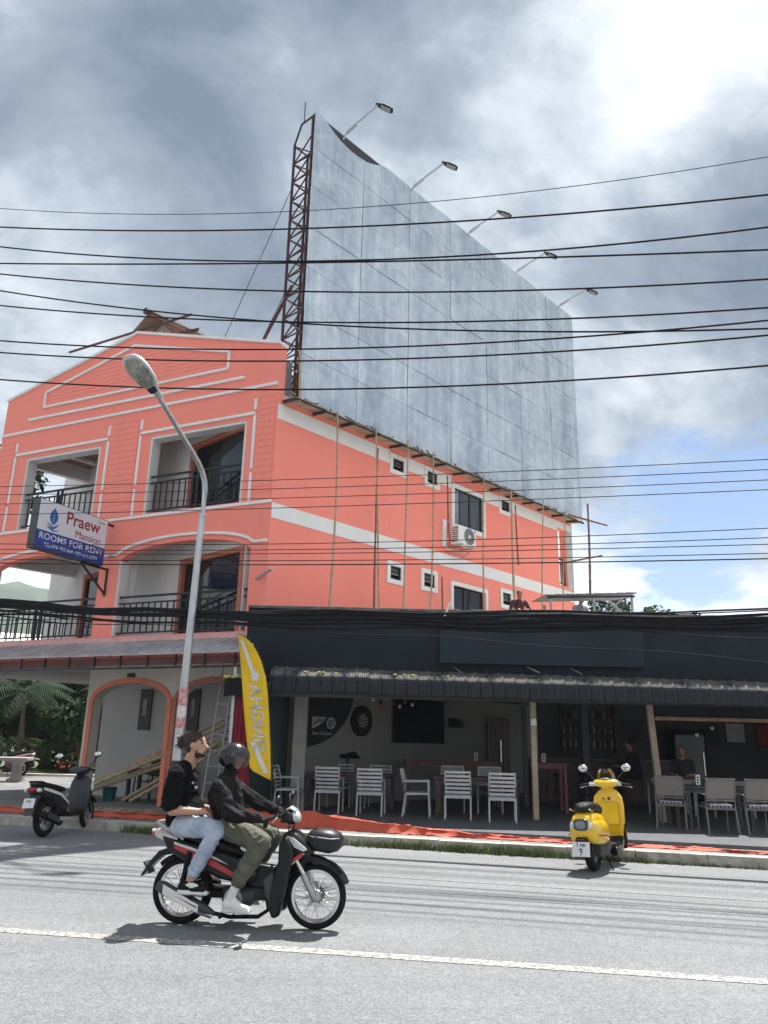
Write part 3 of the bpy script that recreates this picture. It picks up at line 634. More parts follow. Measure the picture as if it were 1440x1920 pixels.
# ================================================================== AIR CONDITIONER
AC = thing('air_conditioner', 'white outdoor air conditioner unit hung below the big dark window', 'air conditioner', FA(6.9, .3, 7.2), world=True)
M_ACW = mat('ac_white', (.78, .78, .76), .45, var=.05, scale=3)
frect(MB(), FA, 6.55, 7.4, 7.12, 7.66, .16, .46).build('casing', M_ACW, AC, bevel=.02)
Mx = Matrix.Translation(FA(7.05, .462, 7.39)) @ Matrix((FA.d, Vector((0, 0, 1)), FA.d.cross(Vector((0, 0, 1))))).transposed().to_4x4()
q = MB()
for r_ in (.05, .1, .15, .2, .24):
    q.lathe([(r_-.008, 0), (r_+.008, 0), (r_+.008, .014), (r_-.008, .014)], 28, Mx, close=True)
q.build('fan_grille', mat('grille_grey', (.3, .31, .31), .5, var=.1), AC); MB().lathe([(.24, -.001), (.24, .004)], 28, Mx).build('fan_opening', mat('fan_dark', (.12, .12, .12), .7), AC)
MB().lathe([(.06, 0), (.055, .02)], 20, Mx).build('hub', M_ACW, AC)
frect(MB(), FA, 7.3, 7.38, 7.56, 7.61, .461, .464).build('badge', mat('badge_blue', (.12, .15, .3), .5), AC)
for k in range(7): frect(MB(), FA, 6.548, 6.553, 7.18+k*.065, 7.21+k*.065, .2, .42).build('louvre', M_RAIL, AC)
for t in (6.68, 7.28): 
    MB().beam(FA(t, .0, 7.1), FA(t, .5, 7.1), .03, .04).build('bracket', M_STEEL, AC); MB().beam(FA(t, .02, 6.85), FA(t, .4, 7.07), .03, .03).build('bracket_stay', M_STEEL, AC)
MB().tube([FA(6.5, .1, 7.3), FA(6.42, .08, 6.98), FA(6.7, .15, 6.95), FA(7.2, .1, 7.0)], .022, 6).build('pipe', M_CREAM, AC)
frect(MB(), FA, 6.34, 6.5, 7.05, 7.85, .0+.003, .05).build('pipe_cover', M_ACW, AC)
# ================================================================== BAMBOO POLES AGAINST THE SIDE WALL
M_BAMB = MATS['bamboo']; M_BAMB2 = mat('dark_bamboo', (.2, .1, .07), .7, var=.3, scale=7)
def bamboo(a, b, r, m, label, group, cat='bamboo pole'):
    a = Vector(a); b = Vector(b); n_ = max(6, int((b-a).length/.35)); pts = []; rs = []
    bow = Vector((random.uniform(-.05, .05), random.uniform(-.05, .05), 0))*(b-a).length*.2
    for k in range(n_+1):
        u = k/n_; p = a.lerp(b, u)+bow*math.sin(math.pi*u); pts += [p, p+(b-a).normalized()*.02]; rs += [r*(1.22-.3*u), r*(1-.3*u)]
    q = MB().tube(pts, rs, 7); o = q.build('bamboo_pole', m, None, smooth=50); return tag(o, label, cat, group)
TOPS = [(1.44, 9.14), (2.84, 9.2), (4.14, 9.24), (5.23, 9.2), (7.7, 9.22), (9.2, 9.15), (11.15, 9.24), (12.64, 9.2)]
BOT = [(1.11, 4.3), (2.77, 4.3), (3.64, 4.3), (4.68, 4.3), (7.1, 4.3), (8.75, 4.3), (10.2, 4.3), (11.5, 4.3)]
WH = ['nearest the front corner', 'before the first pair of small windows', 'just past the first small windows', 'over the second small windows', 'right of the big dark window', 'thickest one, past the third small window', 'second from the far end', 'at the far end']
for i, ((t, z), (t2, z2)) in enumerate(zip(TOPS, BOT)):
    bamboo(FA(t2, .9, z2), FA(t, .56, z+.25), .025 if i != 5 else .036, M_BAMB, f'upright bamboo pole against the coral side wall, {WH[i]}', 'upright poles on the side wall')
for t, z0, z1, w_ in ((3.16, 4.26, 9.0, 'beside the first small windows'), (5.9, 4.26, 6.0, 'below the air conditioner'), (9.75, 7.0, 9.0, 'beside the third upper small window'), (6.15, 7.3, 9.05, 'left of the big dark window')):
    bamboo(FA(t-.15, .5, z0), FA(t, .35, z1), .026, M_BAMB2, f'thin dark pole against the coral side wall, {w_}', 'thin dark poles on the side wall')
# ================================================================== PROJECTING SIGN
SG = thing('sign_box', 'projecting rooms for rent sign box in white and blue on the front pier', 'sign', FB(4.6, 1.3, 5.6), world=True)
M_SGC = mat('sign_casing', (.055, .06, .065), .5, var=.2)
frect(MB(), FB, 4.605, 4.83, 5.6, 6.75, .3, 2.4).build('casing', M_SGC, SG)
M_SGW = mat('sign_white', (.72, .73, .78), .4, var=.04, dirt=.05); M_SGB = mat('sign_blue', (.02, .06, .33), .4, var=.06); M_MAROON = mat('sign_maroon', (.3, .035, .05), .4, var=.05); M_EMB = mat('sign_mid_blue', (.015, .13, .42), .4, var=.1)
frect(MB(), FB, 4.598, 4.605, 6.03, 6.735, .315, 2.385).build('white_face', M_SGW, SG); frect(MB(), FB, 4.598, 4.605, 5.615, 6.03, .315, 2.385).build('blue_face', M_SGB, SG)
ux = -FB.n; uy = Vector((0, 0, 1))
def sp(x, z): return FB(4.5955, 2.385-x, 5.615+z)     # x from the outer end, z up
put_text('lettering', 'Praew', .42, M_MAROON, SG, sp(1.3, .86), ux, uy, .002, .006, 1.0)
for x, z, w_ in ((.86, .755, .1), (.86, .985, .1)): pass
put_text('lettering', 'Mansion', .26, M_MAROON, SG, sp(1.5, .545), ux, uy, .002, 0, .95)
put_text('lettering', 'ROOMS FOR RENT', .205, M_SGW, SG, sp(1.05, .285), ux, uy, .002, .002, 1.08, 1.06)
put_text('lettering', 'TEL:076-385-849, 089-471-2775', .122, M_SGW, SG, sp(1.05, .105), ux, uy, .002, 0, 1.02)
def em(pts, m): MB().prism(pts, lambda a, b, s_: sp(a, b)+FB.d*(-.002+.004*s_)).build('emblem', m, SG)
leaf = [(.42+.135*math.sin(math.pi*k/12)*(1-.25*k/12), .58+.42*k/12) for k in range(13)]+[(.42-.135*math.sin(math.pi*k/12)*(1-.25*k/12), .58+.42*k/12) for k in range(11, 0, -1)]
em(leaf, M_EMB); em([(.42+.012, .6), (.428, .95), (.41, .95), (.405, .6)], M_SGW)
em([(.24, .63), (.34, .6), (.42, .545), (.52, .6), (.6, .66), (.55, .58), (.46, .5), (.4, .5), (.32, .57)], M_EMB)
em([(.22, .56), (.33, .53), (.45, .475), (.6, .5), (.6, .485), (.44, .445), (.32, .49)], M_EMB)
em([(1.78, 1.005), (1.98, 1.005), (1.98, 1.02), (1.78, 1.02)], M_RAIL)
q = MB().beam(FB(4.72, 0, 6.7), FB(4.72, .35, 6.7), .05, .05); q.beam(FB(4.72, 0, 5.57), FB(4.72, .9, 5.57), .04, .05); q.beam(FB(4.72, .02, 4.95), FB(4.72, .85, 5.55), .04, .04); q.beam(FB(4.72, .02, 4.9), FB(4.72, .02, 5.6), .05, .03); stuff(q.build('bracket', M_RAIL, SG))
# ================================================================== STREET LAMP
LP = thing('street_lamp', 'galvanised street lamp with a curved arm and glass bowl over the road', 'street lamp', (-3.62, 14.5, .14), world=True)
bz = Vector((-3.55, 14.5, 6.62)); nk = Vector((-3.95, 12.1, 7.28))
MB().tube([(-3.62, 14.5, .14), (-3.6, 14.5, 2.5), (-3.57, 14.5, 5.2), (-3.555, 14.5, 5.8)], [.092, .078, .062, .058], 14).build('pole', M_STEEL, LP, smooth=40)
arm = [Vector((-3.555, 14.5, 5.7)), Vector((-3.55, 14.5, 6.3))]+[Vector((-3.55, 14.5, 6.3)).lerp(bz, u)*(1-u)+bz.lerp(bz.lerp(nk, .28), u)*u for u in (.3, .55, .8)]+[bz.lerp(nk, .28), bz.lerp(nk, .6), nk]
MB().tube(arm, [.055]*5+[.05, .045, .042], 12).build('arm', M_STEEL, LP, smooth=40)
tip = Vector((-4.3, 11.5, 7.66)); ax = (tip-nk).normalized(); sd_ = ax.cross(Vector((0, 0, 1))).normalized(); up_ = sd_.cross(ax)
def hpt(a, b, c): return nk+ax*a+sd_*b+up_*c
def bowl(prof, lo, hi, name, m):
    vs = []; fs = []; n_ = 18
    for a, w_, h_ in prof:
        for k in range(n_):
            an = 2*math.pi*k/n_; s_ = math.sin(an); vs.append(hpt(a, w_*math.cos(an), h_*(hi*s_ if s_ > 0 else lo*s_)))
    for s_ in range(len(prof)-1):
        for k in range(n_): fs.append((s_*n_+k, s_*n_+(k+1) % n_, (s_+1)*n_+(k+1) % n_, (s_+1)*n_+k))
    fs += [tuple(range(n_-1, -1, -1)), tuple(range((len(prof)-1)*n_, len(prof)*n_))]
    return MB().add(vs, fs).build(name, m, LP, smooth=45)
bowl([(-.12, .055, .05), (.02, .08, .07), (.1, .12, .09), (.18, .16, .11), (.3, .215, .12), (.5, .24, .13), (.66, .225, .12), (.76, .15, .08), (.79, .06, .03)], .35, 1.0, 'housing', mat('lamp_housing', (.5, .52, .53), .45, metal=.3, var=.1))
bowl([(.16, .11, .1), (.24, .175, .12), (.46, .215, .15), (.64, .2, .13), (.74, .12, .07)], 1.0, .1, 'glass_bowl', mat('lamp_glass', (.22, .22, .19), .12, var=.6, scale=7, spec=.6))
bowl([(.04, .075, .085), (.1, .09, .1), (.18, .1, .1)], 1.0, .1, 'gear_cover', M_HEAD)
for z0, z1, m in ((1.78, 1.95, 'red_sticker'), (1.97, 2.16, 'white_sticker'), (2.18, 2.36, 'red_sticker'), (2.38, 2.5, 'red_sticker'), (1.0, 1.22, 'black_band'), (.62, .98, 'white_band')):
    col = {'red_sticker': (.55, .05, .08), 'white_sticker': (.7, .6, .6), 'black_band': (.03, .03, .035), 'white_band': (.7, .7, .68)}[m]
    mm = mat(m, col, .5, var=.25, scale=14, col2=(.75, .5, .5) if m == 'red_sticker' else None); r_ = .092-.0055*z0
    MB().tube([(-3.62+.008*z0, 14.5, z0), (-3.62+.008*z1, 14.5, z1)], r_+.003, 14).build('sticker' if 'stick' in m else 'band', mm, LP, smooth=40)
MB().tube([(-3.555, 14.5, 5.76), (-3.555, 14.5, 5.82)], .068, 12).build('collar', M_STEEL, LP, smooth=40)
# ================================================================== OVERHEAD WIRES
FW = Fr(0, 13.75, 104.5).set_n((.25038, .96815))
M_WIRE = mat('black_cable', (.012, .013, .016), .8, var=.2, spec=.15)
NUM = ['topmost', 'second', 'third', 'fourth', 'fifth', 'sixth', 'seventh', 'eighth', 'ninth', 'lowest', 'eleventh']
NUM2 = ['thick slack', 'thickest', 'thick upper', 'medium lower', 'thin arching', 'lowest thin slanting', 'medium topmost', 'upper narrow', 'narrow middle', 'thin upper', 'narrow sagging', 'thin deep sagging']
def wire(co, r, label, group, wob=0.0, o=0.0):
    pts = []
    for k in range(61):
        t = -24+48*k/60; pts.append(FW(t, o, co[0]*t*t+co[1]*t+co[2]+(wob*math.sin(t*1.7+co[2]*9) if wob else 0)))
    tag(MB().tube(pts, r, 6, up=Vector((0, 1, 0))).build('overhead_wire', M_WIRE, None, smooth=60), label, 'wire', group)
HEAVY = [[0.00795, -0.08156, 12.48205], [0.00499, -0.10676, 11.99018], [0.00773, -0.10739, 11.16293], [0.00167, -0.12423, 11.11507], [0.00539, -0.13329, 10.38944], [0.00623, -0.16369, 9.57274], [0.00551, -0.11681, 9.69541], [0.00577, -0.07555, 9.1466], [0.00535, -0.07597, 8.87922], [0.00542, -0.06972, 8.25337]]
THIN = [[0.00118, -0.02585, 6.42948], [0.00111, -0.02546, 6.24975], [0.00107, -0.02369, 6.05976], [0.00089, -0.01952, 5.87], [0.0021, -0.01827, 5.15018], [0.00169, -0.0218, 5.03044], [0.0013, -0.02394, 4.95048], [0.00136, -0.02591, 4.81052], [0.00118, -0.02632, 4.73053]]
BUND = [[0.00268, -0.03806, 3.72366], [0.00326, -0.03707, 3.64403], [0.00222, -0.02652, 3.71896], [0.00254, -0.0302, 3.5593], [-0.00239, -0.03131, 3.63268], [-0.0019, -0.06548, 3.45513], [.0019, -.03, 3.80], [.0012, -.022, 3.86], [.0026, -.031, 3.77], [.0006, -.018, 3.83], [.0034, -.04, 3.70], [.0042, -.024, 3.55]]
for i, c in enumerate(HEAVY): wire(c, .008 if i == 0 else .019, f'{NUM[i]} of the {"thick black " if i else ""}power lines crossing in front of the billboard', 'power lines across the billboard')
for i, c in enumerate(THIN): wire(c, .0075 if i != 8 else .011, f'{NUM[i]} of the thin cables crossing the coral facade' if i < 8 else 'lowest of the thin cables crossing the coral facade', 'thin cables across the facade')
for i, c in enumerate(BUND): wire(c, (.03, .04, .03, .022, .009, .008, .02, .016, .012, .01, .014, .008)[i], f'{NUM2[i]} cable of the black bundle in front of the bar fascia', 'black cable bundle', .03)
# ================================================================== BAR
BR = thing('bar_building', 'low black painted open fronted bar with a corrugated awning', 'building', (4, 16, .14), world=True)
M_BLACK = mat('black_painted_wall', (.0095, .015, .025), .6, var=.4, scale=1.2, spec=.25)
M_BLK2 = mat('black_fascia_panel', (.014, .023, .036), .55, var=.2, scale=.8, spec=.25)
MB().bx(-2.78, 13, 16.0, 16.15, 2.75, 4.25).build('fascia_wall', M_BLACK, BR)
MB().bx(1.2, 5.38, 15.84, 15.96, 3.17, 3.94).build('sign_panel', M_BLK2, BR, bevel=.01)
for x, z, w_ in ((1.5, 3.02, .12), (3.0, 3.05, .2), (3.9, 3.04, .15)): 
    MB().beam((x, 15.99, z+.1), (x+w_, 15.7, z-.04), .02, .02).build('fascia_bracket', M_STEEL, BR)
for z, y in ((4.26, 15.97), (4.13, 15.985), (4.06, 15.985)): MB().beam((-2.78, y, z), (13, y, z), .05, .022 if z < 4.2 else .05).build('fascia_rail', mat('worn_edge', (.07, .07, .07), .6, var=.6, scale=6, col2=(.22, .19, .16)), BR)
MB().beam((1.25, 15.9, 4.0), (1.42, 15.86, 4.42), .035, .035).build('loose_batten', M_WHITE, BR)
q = MB()
for k in range(26):
    x = random.uniform(2.6, 9); q.beam((x, 15.93, random.uniform(4.0, 4.2)), (x+random.uniform(.4, 1.8), 15.9, random.uniform(4.02, 4.22)), .02, .012)
stuff(q.build('fascia_clutter', mat('grey_scrap', (.2, .2, .21), .6, var=.5), BR))
q = MB()
for k in range(64):
    x = -2.78+k*.245; z = .02*(k % 2); q.hexa([(x, 16.0, 4.27+z), (x+.24, 16.0, 4.27+z), (x+.24, 27, 4.3+z), (x, 27, 4.3+z), (x, 16.0, 4.285+z), (x+.24, 16.0, 4.285+z), (x+.24, 27, 4.315+z), (x, 27, 4.315+z)])
q.build('roof', mat('roof_tin', (.52, .51, .49), .6, var=.2, scale=1, dirt=.35), BR)
# bull-nosed awning sheets
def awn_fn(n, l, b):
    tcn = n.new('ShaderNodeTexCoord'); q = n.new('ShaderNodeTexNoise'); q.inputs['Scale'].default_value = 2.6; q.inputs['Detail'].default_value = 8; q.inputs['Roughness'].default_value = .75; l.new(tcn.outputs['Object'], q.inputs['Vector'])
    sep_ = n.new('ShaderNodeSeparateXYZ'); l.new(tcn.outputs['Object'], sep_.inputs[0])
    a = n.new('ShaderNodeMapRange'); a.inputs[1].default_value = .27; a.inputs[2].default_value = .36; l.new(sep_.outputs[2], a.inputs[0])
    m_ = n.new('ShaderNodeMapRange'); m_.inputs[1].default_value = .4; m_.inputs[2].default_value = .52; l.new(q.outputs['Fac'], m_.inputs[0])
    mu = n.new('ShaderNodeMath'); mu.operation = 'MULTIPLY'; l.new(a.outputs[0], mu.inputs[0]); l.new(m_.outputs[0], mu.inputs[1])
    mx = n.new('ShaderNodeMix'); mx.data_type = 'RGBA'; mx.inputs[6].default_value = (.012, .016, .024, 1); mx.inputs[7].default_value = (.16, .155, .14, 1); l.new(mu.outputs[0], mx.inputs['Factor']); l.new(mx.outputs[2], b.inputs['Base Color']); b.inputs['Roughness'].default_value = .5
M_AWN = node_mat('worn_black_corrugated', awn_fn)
prof = [(.7, .52), (.42, .45), (.25, .42), (.13, .375), (.05, .3), (.012, .2), (0, 0)]
vs = []; fs = []; ncol = 49
for i in range(ncol):
    x = i*.96/48; bump = (.012 if i % 2 else 0)+(.022 if i % 12 in (0, 1) else 0)
    for y, z in prof: vs.append((x, y-bump, z+bump*.8))
k = len(prof)
for i in range(ncol-1):
    for j in range(k-1): fs.append((i*k+j, (i+1)*k+j, (i+1)*k+j+1, i*k+j+1))
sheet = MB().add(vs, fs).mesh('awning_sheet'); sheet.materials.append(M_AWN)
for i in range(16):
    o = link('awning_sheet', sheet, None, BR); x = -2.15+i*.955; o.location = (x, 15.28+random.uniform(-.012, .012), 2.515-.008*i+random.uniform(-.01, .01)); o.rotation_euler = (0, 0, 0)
q = MB()
for i in range(26): x = random.uniform(-1.5, 5.5); q.sphere((x, 15.42+random.uniform(-.05, .1), 2.915-.0085*(x+3)), (.03, .03, .018), 6, 4)
stuff(q.build('roof_litter', mat('yellow_litter', (.6, .5, .1), .7, var=.4, scale=30), BR))
MB().bx(-2.15, 13, 15.4, 15.46, 2.42, 2.56).build('awning_beam', M_RAIL, BR)
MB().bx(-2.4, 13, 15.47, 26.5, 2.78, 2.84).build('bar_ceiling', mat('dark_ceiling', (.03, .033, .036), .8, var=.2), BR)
M_POST = mat('cream_post', (.42, .36, .27), .7, var=.2, scale=4, dirt=.3)
MB().beam((3.17, 16.42, .19), (3.17, 16.42, 2.75), .11, .11, (0, 1, 0)).build('post', M_POST, BR); MB().bx(3.11, 3.23, 16.355, 16.362, 2.0, 2.13).build('notice', M_WHITE, BR)
MB().beam((5.74, 16.5, .19), (5.6, 16.5, 2.75), .12, .1, (0, 1, 0)).build('post', M_POST, BR)
MB().beam((5.72, 16.5, 2.2), (13, 16.5, 2.2), .08, .07).build('cross_beam', mat('old_wood', (.3, .2, .14), .75, var=.3, scale=6), BR)
MB().bx(5.75, 13, 16.54, 16.58, 2.25, 2.77).build('valance', M_BLACK, BR)
MB().bx(-.14, .14, -.14, .14, 0, 2.6).build('column', mat('grey_column', (.36, .35, .33), .8, var=.15, dirt=.4), BR).location = FA(.93, .35, .19)
frect(MB(), FA, -.35, .8, .15, 2.7, .06, .1).build('dark_shutter', mat('teal_shutter', (.02, .04, .05), .4, var=.3), BR)
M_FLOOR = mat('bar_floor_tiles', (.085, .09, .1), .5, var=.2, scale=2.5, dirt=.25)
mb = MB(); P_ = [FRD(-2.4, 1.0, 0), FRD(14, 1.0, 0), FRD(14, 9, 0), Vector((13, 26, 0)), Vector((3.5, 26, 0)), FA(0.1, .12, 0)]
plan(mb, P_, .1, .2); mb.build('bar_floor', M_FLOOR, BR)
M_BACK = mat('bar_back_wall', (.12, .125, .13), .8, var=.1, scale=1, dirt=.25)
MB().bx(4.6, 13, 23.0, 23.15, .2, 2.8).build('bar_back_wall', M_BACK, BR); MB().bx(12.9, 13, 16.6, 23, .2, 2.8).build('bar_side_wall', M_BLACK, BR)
M_NAVY = mat('mural_black', (.008, .012, .018), .55, var=.2)
def wa(pts, name, m, o=.008, par=BR): return MB().prism(pts, lambda t, z, s_: FA(t, o-.005+.01*s_, z)).build(name, m, par)
mu = wa([(1.3, 1.44), (1.3, 2.75), (2.9, 2.75)]+[(1.3+1.6*math.cos(a), 2.75-1.29*math.sin(a)) for a in [R(9*k) for k in range(1, 10)]], 'mural', M_NAVY)
M_LOGO = mat('mural_white', (.5, .5, .5), .6, var=.1)
wa([(1.57, 2.12), (2.0, 2.12), (1.94, 2.04), (1.74, 1.92), (1.57, 1.86)], 'fern_mark', M_LOGO, .02, mu)
for k in range(4): wa([(1.58+.09*k, 1.93+.035*k), (1.61+.09*k, 1.93+.035*k), (1.74+.07*k, 2.09), (1.72+.07*k, 2.09)], 'fern_vein', M_NAVY, .03, mu)
wa([(2.16+.13*math.cos(a)*1.1, 1.99+.13*math.sin(a)) for a in [R(20*k) for k in range(18)]], 'koru_mark', M_LOGO, .02, mu)
sp_ = [(2.16+(.012+.085*k/26)*math.cos(k*.42)*1.1, 1.99+(.012+.085*k/26)*math.sin(k*.42)) for k in range(27)]
q = MB().tube([FA(t, .03, z) for t, z in sp_], .013, 5); q.build('koru_spiral', M_NAVY, mu)
put_text('lettering', 'New Zealand', .11, M_LOGO, mu, FA(1.88, .02, 1.76), FA.d, (0, 0, 1), .002)
# ================================================================== VEHICLES
M_TYRE = mat('tyre_rubber', (.01, .01, .011), .85, var=.3, scale=12, spec=.25, bump=.3, bscale=80)
M_CHROME = mat('chrome', (.72, .73, .74), .18, metal=1.0, var=.06)
M_ALU = mat('cast_aluminium', (.45, .46, .47), .4, metal=.8, var=.15, scale=10)
M_BPL = mat('black_plastic', (.007, .008, .01), .4, var=.25, scale=4, coat=.15, spec=.3)
M_MATTE = mat('matte_black', (.008, .0085, .0095), .75, var=.3, scale=6, spec=.25)
M_GREYP = mat('grey_plastic', (.05, .05, .053), .55, var=.2, scale=4)
M_RED = mat('red_decal', (.45, .02, .03), .3, var=.1, coat=.4)
M_REDL = mat('red_lens', (.3, .01, .02), .12, var=.15, coat=.5)
M_CLEAR = mat('clear_lens', (.6, .62, .63), .1, var=.2, scale=12, coat=.5)
M_MIRR = mat('mirror_glass', (.75, .78, .8), .03, metal=1.0, var=.02)
M_SEAT = mat('seat_vinyl', (.008, .0085, .01), .55, var=.2, scale=8, spec=.3, bump=.15, bscale=120)
M_PLATE = mat('plate_white', (.7, .71, .72), .45, var=.06)
RX = Matrix.Rotation(R(90), 4, 'X')
def T(x, y, z): return Matrix.Translation((x, y, z))
def vloft(mb, lv, n=18):   # (z, x, y, half depth x, half width y, exponent)
    vs = []; fs = []
    for z, x, y, hd, hw, e in lv:
        for j in range(n):
            t = 2*math.pi*(j+.5)/n; c, s_ = math.cos(t), math.sin(t)
            vs.append((x+hd*math.copysign(abs(c)**(2/e), c), y+hw*math.copysign(abs(s_)**(2/e), s_), z))
    k = len(lv)
    for i in range(k-1):
        for j in range(n): fs.append((i*n+j, i*n+(j+1) % n, (i+1)*n+(j+1) % n, (i+1)*n+j))
    fs += [tuple(range(n-1, -1, -1)), tuple(range((k-1)*n, k*n))]; return mb.add(vs, fs)
def side(mb, pts, y0, y1): return mb.prism(pts, lambda a, b, s_: (a, (y0, y1)[s_], b))
def wheel(root, x, z, r, rim, w, spokes=0, alloy=0, disc=0.0, steer=0.0):
    q = MB(); mr = (r-rim)/2+.004; cr = r-mr
    q.lathe([(cr+mr*math.cos(a), w*math.sin(a)) for a in [2*math.pi*k/12 for k in range(12)]], 44, RX, close=True)
    ty = q.build('wheel', M_TYRE, root, smooth=60); ty.location = (x, 0, z); ty.rotation_euler = (0, 0, steer)
    MB().lathe([(rim-.022, -.022), (rim+.006, -.026), (rim+.012, -.018), (rim-.006, 0), (rim+.012, .018), (rim+.006, .026), (rim-.022, .022), (rim-.028, 0)], 44, RX, close=True).build('rim', M_CHROME if spokes else M_ALU, ty, smooth=50)
    MB().lathe([(.02, -.07), (.045, -.06), (.05, -.03), (.035, 0), (.05, .03), (.045, .06), (.02, .07)], 18, RX).build('hub', M_ALU, ty, smooth=40)
    if spokes:
        q = MB()
        for k in range(spokes):
            a = 2*math.pi*k/spokes; b = a+(.55 if (k//2) % 2 else -.55); s_ = .035 if k % 2 else -.035
            q.tube([(.042*math.cos(b), s_, .042*math.sin(b)), ((rim-.02)*math.cos(a), s_*.2, (rim-.02)*math.sin(a))], .0026, 4, cap=False)
        stuff(q.build('spokes', M_CHROME, ty))
    for k in range(alloy):
        a = 2*math.pi*k/alloy; d = Vector((math.cos(a), 0, math.sin(a))); MB().beam(d*.03, d*(rim-.015), .035, .03, (0, 1, 0)).build('wheel_spoke', M_ALU, ty)
    if disc:
        q = MB(); q.lathe([(disc*.62, -.072), (disc, -.072), (disc, -.067), (disc*.62, -.067)], 36, RX, close=True); dk = q.build('brake_disc', M_CHROME, ty, smooth=30)
        MB().lathe([(.03, -.075), (disc*.5, -.07), (disc*.62, -.066), (disc*.62, -.07)], 20, RX).build('disc_carrier', M_GREYP, ty)
        q = MB()
        for k in range(24): a = 2*math.pi*k/24; rr_ = disc*(.74 if k % 2 else .88); q.lathe([(.006, -.0745), (.006, -.0725)], 6, T(rr_*math.cos(a), 0, rr_*math.sin(a)) @ RX)
        stuff(q.build('disc_holes', M_MATTE, ty))
    return ty
def arcband(cx, cz, r, a0, a1, w, th, n=14, droop=0.0):
    q = MB(); P = []
    for k in range(n+1):
        a = R(a0+(a1-a0)*k/n); P.append((math.cos(a), math.sin(a)))
    for (c0, s0), (c1, s1) in zip(P[:-1], P[1:]):
        for u0, u1, dr0, dr1 in ((-1, -.6, -.035, 0), (-.6, .6, 0, 0), (.6, 1, 0, -.035)):
            f = lambda c, s_, u, dr, e: (cx+(r+dr+e)*c, u*w, cz+(r+dr+e)*s_)
            q.hexa([f(c0, s0, u0, dr0, 0), f(c1, s1, u0, dr0, 0), f(c1, s1, u1, dr1, 0), f(c0, s0, u1, dr1, 0), f(c0, s0, u0, dr0, th), f(c1, s1, u0, dr0, th), f(c1, s1, u1, dr1, th), f(c0, s0, u1, dr1, th)])
    return q
# ---------------------------------------------------------------- underbone motorcycle
MLOC, MRZ = (-1.80, 7.905, 0), R(-5.74)
MC = thing('motorcycle', 'black underbone motorcycle with red stripes carrying two riders along the road', 'motorcycle', MLOC, MRZ)
wheel(MC, 0, .285, .287, .225, .042, spokes=36); wheel(MC, 1.262, .28, .28, .222, .038, spokes=36, disc=.115)
for s_ in (-1, 1):
    side(MB(), [(1.0, .80), (1.07, .66), (1.03, .45), (.965, .13), (.90, .11), (.86, .2), (.885, .42), (.93, .58), (.93, .74)], s_*.1, s_*.205).build('leg_shield', M_BPL, MC, bevel=.022, smooth=40)
    side(MB(), [(.885, .5), (.90, .44), (.875, .22), (.83, .3), (.80, .42)], s_*.11, s_*.19).build('inner_shield', M_GREYP, MC, bevel=.012)
    side(MB(), [(1.02, .585), (1.14, .66), (1.155, .64), (1.045, .56)], s_*.139, s_*.15).build('shield_decal', M_RED, MC)
    side(MB(), [(1.0, .555), (1.05, .57), (1.15, .655), (1.165, .65), (1.05, .55)], s_*.139, s_*.146).build('decal_line', M_CLEAR, MC)
    side(MB(), [(.985, .80), (1.05, .785), (1.19, .685), (1.15, .665), (1.06, .7)], s_*.128, s_*.142).build('indicator', M_CLEAR, MC, bevel=.008)
    MB().tube([(1.04, s_*.085, .64), (1.17, s_*.085, .45)], .024, 10).build('fork_stanchion', M_CHROME, MC, smooth=40); MB().tube([(1.15, s_*.085, .47), (1.262, s_*.085, .275)], .031, 10).build('fork_leg', M_ALU, MC, smooth=40)
    MB().tube([(.93, s_*.05, .955), (.9, s_*.2, .97), (.84, s_*.3, .95)], .014, 8).build('handlebar', M_MATTE, MC); MB().tube([(.855, s_*.27, .955), (.80, s_*.39, .94)], .02, 10).build('grip', M_TYRE, MC, smooth=40)
    MB().tube([(.91, s_*.24, .96), (.9, s_*.37, .93)], .008, 6).build('lever', M_ALU, MC)
    MB().tube([(.89, s_*.25, .97), (.92, s_*.28, 1.03), (.93, s_*.3, 1.08)], .007, 6).build('mirror_stem', M_MATTE, MC)
    mi = MB().sphere((.935, s_*.315, 1.115), (.03, .065, .048), 14, 8).build('mirror', M_BPL, MC, smooth=60); MB().sphere((.925, s_*.315, 1.115), (.024, .055, .04), 12, 8).build('mirror_glass', M_MIRR, mi, smooth=60)
    MB().tube([(.02, s_*.12, .3), (.08, s_*.13, .63)], .026, 10).build('shock_absorber', M_MATTE, MC, smooth=40); MB().beam((-.03, s_*.1, .28), (.42, s_*.09, .27), .03, .05).build('swingarm', M_MATTE, MC)
    MB().tube([(.42, s_*.08, .12), (.45, s_*.27, .125)], .018, 8).build('footpeg', M_TYRE, MC); MB().tube([(.12, s_*.1, .27), (.16, s_*.26, .265)], .016, 8).build('footpeg', M_TYRE, MC)
    side(MB(), [(-.06, .685), (.1, .635), (.33, .555), (.58, .43), (.55, .41), (.3, .51), (.06, .6), (-.08, .655)], s_*.122, s_*.128).build('side_decal', M_RED, MC)
    side(MB(), [(-.08, .71), (.12, .66), (.34, .585), (.45, .53), (.33, .57), (.1, .64), (-.08, .69)], s_*.122, s_*.1285).build('side_line', M_CLEAR, MC)
side(MB(), [(.93, .80), (1.02, .85), (1.1, .8), (1.25, .675), (1.19, .60), (1.05, .60), (.95, .64)], -.13, .13).build('front_cowl', M_BPL, MC, bevel=.035, smooth=40)
MB().loft([(.9, 0, .93, .05, .04, 0, 2), (.94, 0, .95, .12, .06, 10, 2.3), (1.0, 0, .955, .13, .075, 10, 2.3), (1.03, 0, .955, .11, .065, 10, 2.2)], 18).build('headset', M_BPL, MC, smooth=50)
